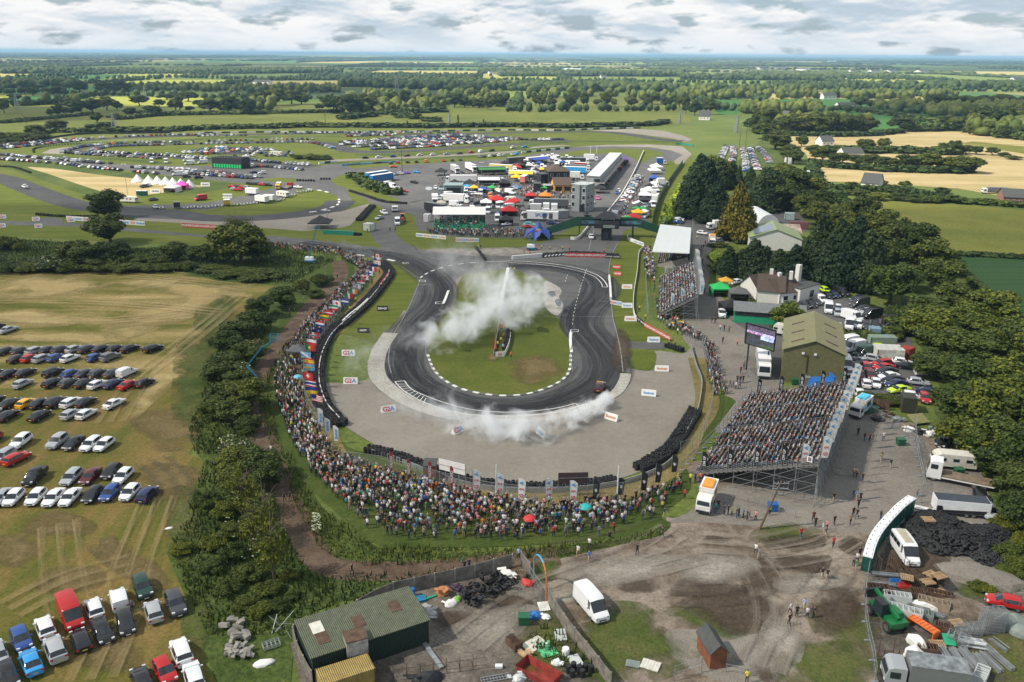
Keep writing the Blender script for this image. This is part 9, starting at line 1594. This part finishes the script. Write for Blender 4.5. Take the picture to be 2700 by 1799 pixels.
 # -- rough vegetation that cannot be counted
def tufts(name,parts_list,dens,h,mat,label,w_=.10):
 X=[]
 for parts in parts_list:
  poly=[(p.x,p.y)for p in pth(*parts)];xs,ys=[a for a,b in poly],[b for a,b in poly];A=abs(sum(poly[i][0]*poly[(i+1)%len(poly)][1]-poly[(i+1)%len(poly)][0]*poly[i][1]for i in range(len(poly))))/2;n=int(A*dens);c=0
  while c<n:
   x,y=ru(min(xs),max(xs)),ru(min(ys),max(ys))
   if inpoly(x,y,poly):X.append((x,y));c+=1
 X=np.array(X);n=len(X);r=nrg(n);hv_=r.uniform(.4,1.2,n)*h*(.6+.8*(np.sin(X[:,0]*.35)*np.cos(X[:,1]*.4)*.5+.5));a=r.random(n)*6.28;dx,dy=np.cos(a)*w_,np.sin(a)*w_;lx,ly=r.normal(size=n)*.25*h,r.normal(size=n)*.25*h
 Vv=np.stack([np.c_[X[:,0]-dx,X[:,1]-dy,np.zeros(n)],np.c_[X[:,0]+dx,X[:,1]+dy,np.zeros(n)],np.c_[X[:,0]+lx+dx*.3,X[:,1]+ly+dy*.3,hv_],np.c_[X[:,0]+lx-dx*.3,X[:,1]+ly-dy*.3,hv_*.95]],1).reshape(-1,3)
 o=obj(name,mnp(name,Vv,np.arange(n*4).reshape(-1,4),mat),kind='stuff');o['label']=label;o['category']='grass';return o
L_TUFT=leafmat('long_grass_blades',(.035,.062,.014),(.13,.15,.035));L_TUFT2=leafmat('dark_weeds',(.025,.05,.012),(.075,.10,.025))
tufts('long_grass',[[(7,U(2,"0 450 250 640 1200 650 1900 590 2270 500 2200 560 1500 715 1200 715 500 760 150 770 0 700"))],[(6,U(2,"2010 0 2150 300 2352 480 2352 740 2200 640 2060 400 1950 150 1900 0"))],[(3,U(2,"2250 560 2050 740 1930 900 1860 1050 1870 1250 1960 1560 1880 1560 1790 1250 1830 1020 1980 780"))]],9,.7,L_TUFT,'long green grass on the outer slope of the spectator bank')
tufts('undergrowth',[[(6,U(2,"1420 40 1850 150 1980 560 2110 790 2300 870 2352 1100 2040 1130 1960 1250 1420 1250 1180 680 1300 400"))],[(3,U(2,"1300 1400 1500 900 1780 620 1950 560 1750 900 1740 1200 1760 1560 1350 1568"))]],6,.75,L_TUFT2,'tangled undergrowth below the hedge trees',.14)
tufts('weeds',[[(7,U(2,"0 830 900 800 1210 740 1200 755 300 970 0 1050"))],[(7,U(2,"1240 1240 1440 1190 1560 1250 1760 1480 1560 1520 1350 1380"))],[(8,U(2,"2180 650 2352 720 2352 1000 2150 880 2020 900 2000 860 2160 820"))],[(3,U(2,"0 70 900 145 1850 120 2300 230 2000 390 1500 360 1250 300 0 300"))]],4,.8,L_TUFT2,'weeds along fences and verges',.12)
q=pth((6,[(2230,880),(2352,830)]));rq=random.Random(9);FX=[]
for t,pts in((3,[(1250,230,420,190),(2000,450,260,300)]),(6,[(1700,480,300,500),(2180,460,60,120)])):
 for x,y,w1,h1 in pts:
  for _ in range(60):FX.append(P(t,x+rq.uniform(-w1/2,w1/2),y+rq.uniform(-h1/2,h1/2),rq.uniform(.7,1.1)))
mb=MB();[mb.box(p,(.22,.22,.06))for p in FX];o=mb.build('white_wildflowers',L_FLOW);o['kind']='stuff';o['label']='scattered white flower heads in the rough grass';o['category']='flowers'
# -- woods and hedgerows to the horizon
def lowtree(seed,n=3):
 r=nrg(seed);V,F=[],[];k=0
 for i in range(n):
  c=np.array([r.uniform(-.35,.35),r.uniform(-.35,.35),r.uniform(.45,.75)])if i else np.array([0,0,.5]);s=r.uniform(.55,.8)if i else .85
  v=I1*(1+r.normal(size=(len(I1),1))*.14)*s*np.array([1,1,.62])+c;v[:,2]=np.maximum(v[:,2],0);V.append(v);F.append(F1+k);k+=len(v)
 return np.vstack(V),np.vstack(F)
L_FAR=leafmat('distant_foliage',(.030,.052,.014),(.085,.115,.028))
def woods(name,X,hgt,wid,label,n=3):
 X=np.array(X);r=nrg(len(X));m=len(X);V,F=lowtree(4,n);hh=hgt*r.uniform(.6,1.25,m);ww=wid*r.uniform(.65,1.25,m)*.5
 o=obj(name,tile_mesh(name,V,F,np.c_[X,np.full(m,-.3)],r.random(m)*6.28,np.c_[ww,ww,hh],L_FAR),kind='stuff');o['label']=label;o['category']='woodland';return o
def pfil(parts,sp):
 ym=max(y for t,a in parts for x,y in a);parts=[(t,[(x,ym-(ym-y)*.4)for x,y in a])for t,a in parts]
 poly=[(p.x,p.y)for p in pth(*parts)];xs,ys=[a for a,b in poly],[b for a,b in poly];A=abs(sum(poly[i][0]*poly[(i+1)%len(poly)][1]-poly[(i+1)%len(poly)][0]*poly[i][1]for i in range(len(poly))))/2;n=int(A/sp**2*1.3);out=[];tr=0
 while len(out)<n and tr<n*20:
  tr+=1;x,y=ru(min(xs),max(xs)),ru(min(ys),max(ys))
  if inpoly(x,y,poly):out.append((x,y))
 return out
X=[]
for q in([(1,U(2,"0 790 0 720 240 700 500 690 700 685 700 735 480 740 250 790"))],[(1,U(2,"560 690 900 680 1140 680 1130 735 900 740"))],[(0,U(2,"1480 770 1900 760 1900 700 1500 700"))],[(0,U(2,"200 720 560 700 540 725"))],[(1,U(2,"0 660 700 650 1100 640 1140 665 400 675 0 690"))],[(0,U(2,"600 600 1200 580 1900 610 2352 600 2352 640 1700 640 1000 620"))],[(0,U(2,"0 575 500 560 520 590 0 610"))],[(0,U(2,"0 510 1060 500 1060 480 0 480"))],[(0,U(2,"1300 510 2352 500 2352 470 1400 470"))],[(1,U(2,"0 510 900 500 1200 560 1800 560 2352 600 2352 640 1900 640 1300 610 700 600 300 560 0 540"))],[(1,U(2,"950 480 1500 470 1500 500 950 510"))],[(1,U(2,"1500 520 2352 530 2352 500 1500 495"))],[(1,U(2,"1300 670 1900 670 1900 650 1300 655"))],[(1,U(2,"1950 690 2352 700 2352 665 1950 665"))],[(2,U(2,"0 690 500 680 900 670 1200 680 1200 640 500 640 0 640"))],[(2,U(2,"0 600 600 600 900 620 900 650 0 650"))],[(2,U(2,"1300 760 1500 770 1700 760 1760 740 1300 730"))],[(2,U(2,"1680 790 1920 800 2352 800 2700 810 2700 640 2352 650 1900 650 1700 680"))],[(2,U(2,"1880 890 2352 930 2700 960 2700 870 2352 850 2060 840"))],[(2,U(2,"1200 680 1680 690 1900 660 1900 630 1300 640"))],[(2,U(2,"640 920 1300 915 1300 840 1000 780 700 790 560 850"))],[(2,U(2,"400 780 950 790 930 740 420 740"))],[(2,U(2,"1100 600 2352 620 2352 570 1700 570 1100 590"))],[(2,U(2,"0 540 700 550 1100 560 1100 530 0 510"))]):X+=pfil(q,15 if q[0][0]!=2 or q[0][1][0][1]<700 else 9)
woods('woodland',[p for p in X if p[1]<1500],12,14,'belts of trees crossing the country beyond the circuit');woods('woodland',[p for p in X if p[1]>=1500],13,22,'dark woods and tree belts in the middle distance')
X1,X2,X3=[],[],[];rw=random.Random(11)
for a,b in FEDGE:
 L=(b-a).length;sp=9 if a.y<2600 else(22 if a.y<6000 else 60)
 if rw.random()<.18:continue
 for k in range(int(L/sp)):
  p=a.lerp(b,(k+rw.random())/(L/sp));(X1 if p.y<2600 else X2 if p.y<6000 else X3).append((p.x+rw.uniform(-5,5),p.y+rw.uniform(-5,5)*(1+p.y/5000)))
for a,b,c,d in FWOOD:
 y=a.y;sp=22 if y<2600 else(45 if y<6000 else 110);A=(b-a).length*(d-a).length
 if y<1500:continue
 for _ in range(int(A/sp**2*1.2)):u,v=rw.random(),rw.random();p=a.lerp(b,u).lerp(d.lerp(c,u),v);(X1 if p.y<2600 else X2 if p.y<6000 else X3).append((p.x,p.y))
print('far',len(X1),len(X2),len(X3));vis=lambda L:[p for p in L if abs(p[0])<p[1]*.70+60]
woods('hedgerow_trees',vis(X1),8.5,11,'hedgerows and scattered trees between the distant fields');woods('hedgerow_trees',vis(X2),9,30,'hedgerows and woods of the far plain');woods('hedgerow_trees',vis(X3),11,110,'wooded horizon',2)
V,F=[],[];nx=160
for row_,(y0,hmax,sd_)in enumerate(((17000,40,3),(26000,84,8))):
 r=nrg(sd_);xs=np.linspace(-.95*y0,.95*y0,nx);hgt_=sum(np.sin(xs/y0*f+r.random()*6)*a for f,a in((5,.5),(13,.3),(31,.2)))*.5+.35;hgt_=np.maximum(hgt_,0)*hmax;b=len(V)
 for x,h in zip(xs,hgt_):V+=[(x,y0,-2),(x,y0+1500,h),(x,y0+4000,-2)]
 F+=[(b+3*i+k,b+3*i+3+k,b+3*i+4+k,b+3*i+1+k)for i in range(nx-1)for k in(0,1)]
o=obj('hills',mnp('hills',V,F,gmat('hill_green',[(.4,(.03,.045,.02)),(.6,(.07,.09,.035))],(.001,.004,.02),bump=0),smooth=True),kind='structure')
# -- overhead clouds: they stand high above the circuit and shade it
def cloud(x,y,rx,ry,op,seed,z=1500):
 sx,sy=x+sd.x/sd.z*z,y+sd.y/sd.z*z;r=nrg(seed);Vv=I2*(1+r.normal(size=(len(I2),1))*.1)*np.array([rx,ry,70])+np.array([0,0,0])
 nm='thin_cloud_%d'%int(op*100)
 if nm not in MATS:
  m=D.materials.new(nm);m.use_nodes=True;nt=m.node_tree;nt.nodes.clear();MATS[nm]=m;o=nn(nt,'ShaderNodeOutputMaterial');mx=nn(nt,'ShaderNodeMixShader');tr=nn(nt,'ShaderNodeBsdfTransparent');df=nn(nt,'ShaderNodeBsdfTranslucent');g=nn(nt,'ShaderNodeNewGeometry')
  n1=noise(nt,g.outputs['Position'],.0028,5,.6);f=ramp(nt,n1,[(.36,op*.55),(.6,op)]);LK(nt,f,mx.inputs[0]);LK(nt,tr.outputs[0],mx.inputs[1]);LK(nt,df.outputs[0],mx.inputs[2]);LK(nt,mx.outputs[0],o.inputs[0])
 o=obj('cloud',mnp('cloud',Vv,F2,MATS[nm],smooth=True));o.location=(sx,sy,z);o['kind']='structure'
cloud(0,60,600,330,.34,1);cloud(-900,900,520,260,.5,2);cloud(900,1000,500,220,.4,3);cloud(-900,1500,900,300,.5,4);cloud(-2500,4200,2300,1000,.6,5);cloud(2800,4600,2300,900,.5,6);cloud(-600,9500,9500,2600,.6,7)
# -- tyre smoke
def smokemat(dens,fs):
 m=D.materials.new('tyre_smoke');m.use_nodes=True;nt=m.node_tree;nt.nodes.clear();o=nn(nt,'ShaderNodeOutputMaterial');v=nn(nt,'ShaderNodeVolumePrincipled');tcn=nn(nt,'ShaderNodeTexCoord');g=nn(nt,'ShaderNodeNewGeometry')
 ln=nn(nt,'ShaderNodeVectorMath',operation='LENGTH');LK(nt,tcn.outputs['Object'],ln.inputs[0]);n1=noise(nt,g.outputs['Position'],fs,5,.62,.6)
 d=mth(nt,'ADD',mth(nt,'SUBTRACT',.62,ln.outputs['Value']),mth(nt,'MULTIPLY',mth(nt,'SUBTRACT',n1,.5),3.4));d=mth(nt,'MULTIPLY',d,.9,clamp=True)
 LK(nt,mth(nt,'MULTIPLY',d,dens*.62),v.inputs['Density']);v.inputs['Color'].default_value=(.95,.97,.985,1);v.inputs['Anisotropy'].default_value=0;LK(nt,v.outputs[0],o.inputs['Volume']);return m
ism=mnp('smoke_puff',I2*1.02,F2,[])
def smoke(label,puffs):
 r_=empty('tyre_smoke',P(*puffs[0][:3],0),0,label,'smoke');mats={}
 for t,x,y,r,z,de in puffs:
  if de not in mats:mats[de]=smokemat(de,.22)
  me=ism.copy();me.materials.clear();me.materials.append(mats[de]);o=obj('smoke_puff',me,r_);p=P(t,x,y,z);o.location=p-r_.location;o.scale=(r,r*.9,r*.55);o.rotation_euler=(0,0,rr_()*3);o['kind']='stuff'
def SM(label,txt_):smoke(label,[(4,*[float(v)for v in l.split()])for l in txt_.split('|')])
SM('dense white tyre smoke drifting across the infield','1200 480 13 6 .45|1290 510 11 5 .42|1130 430 11 6 .36|1040 400 10 5 .28|960 360 10 4 .16|1060 560 11 5 .45|960 600 11 5 .42|870 650 10 4.5 .46|780 690 9 4 .46|700 735 8 3.5 .55|610 755 7 3 .35|1200 590 9 4 .5|880 290 11 3 .1|760 250 11 3 .07|820 150 13 3 .05|530 780 8 3 .12|1040 300 10 3 .1|1260 430 8 5 .3|700 180 12 2.5 .05')
SM('trail of white tyre smoke behind the drift car','1800 1168 2.8 1.4 3|1770 1205 3.6 1.7 3|1715 1235 4.2 1.9 2.6|1650 1265 4.6 2 2.2|1570 1295 5 2 1.8|1480 1325 5.4 2 1.5|1370 1352 5.8 2 1.3|1260 1380 6.4 2.1 1.4|1150 1378 6.4 2.1 1.1|1040 1360 6.5 2 .9|930 1335 6.5 2 .7|780 1290 8 2 .4|620 1260 8 2 .24|790 1225 6 2 .22|470 1220 7 2 .1|350 1190 7 2 .05')
SM('thin smoke hanging over the left grass','200 850 8 2.5 .13|150 950 8 2.5 .12|330 790 7 2 .06|230 780 6 2.5 .08')
# -- haze
hb=BB((0,15000,36),(60000,40000,78)).build('haze',[]);hm=D.materials.new('haze');hm.use_nodes=True;nt=hm.node_tree;nt.nodes.clear();v=nn(nt,'ShaderNodeVolumePrincipled');o=nn(nt,'ShaderNodeOutputMaterial')
v.inputs['Density'].default_value=.00007;v.inputs['Color'].default_value=(.38,.62,.95,1);LK(nt,v.outputs[0],o.inputs['Volume']);hb.data.materials.clear();hb.data.materials.append(hm);hb['kind']='stuff';hb['label']='pale blue haze over the whole plain';hb['category']='haze'
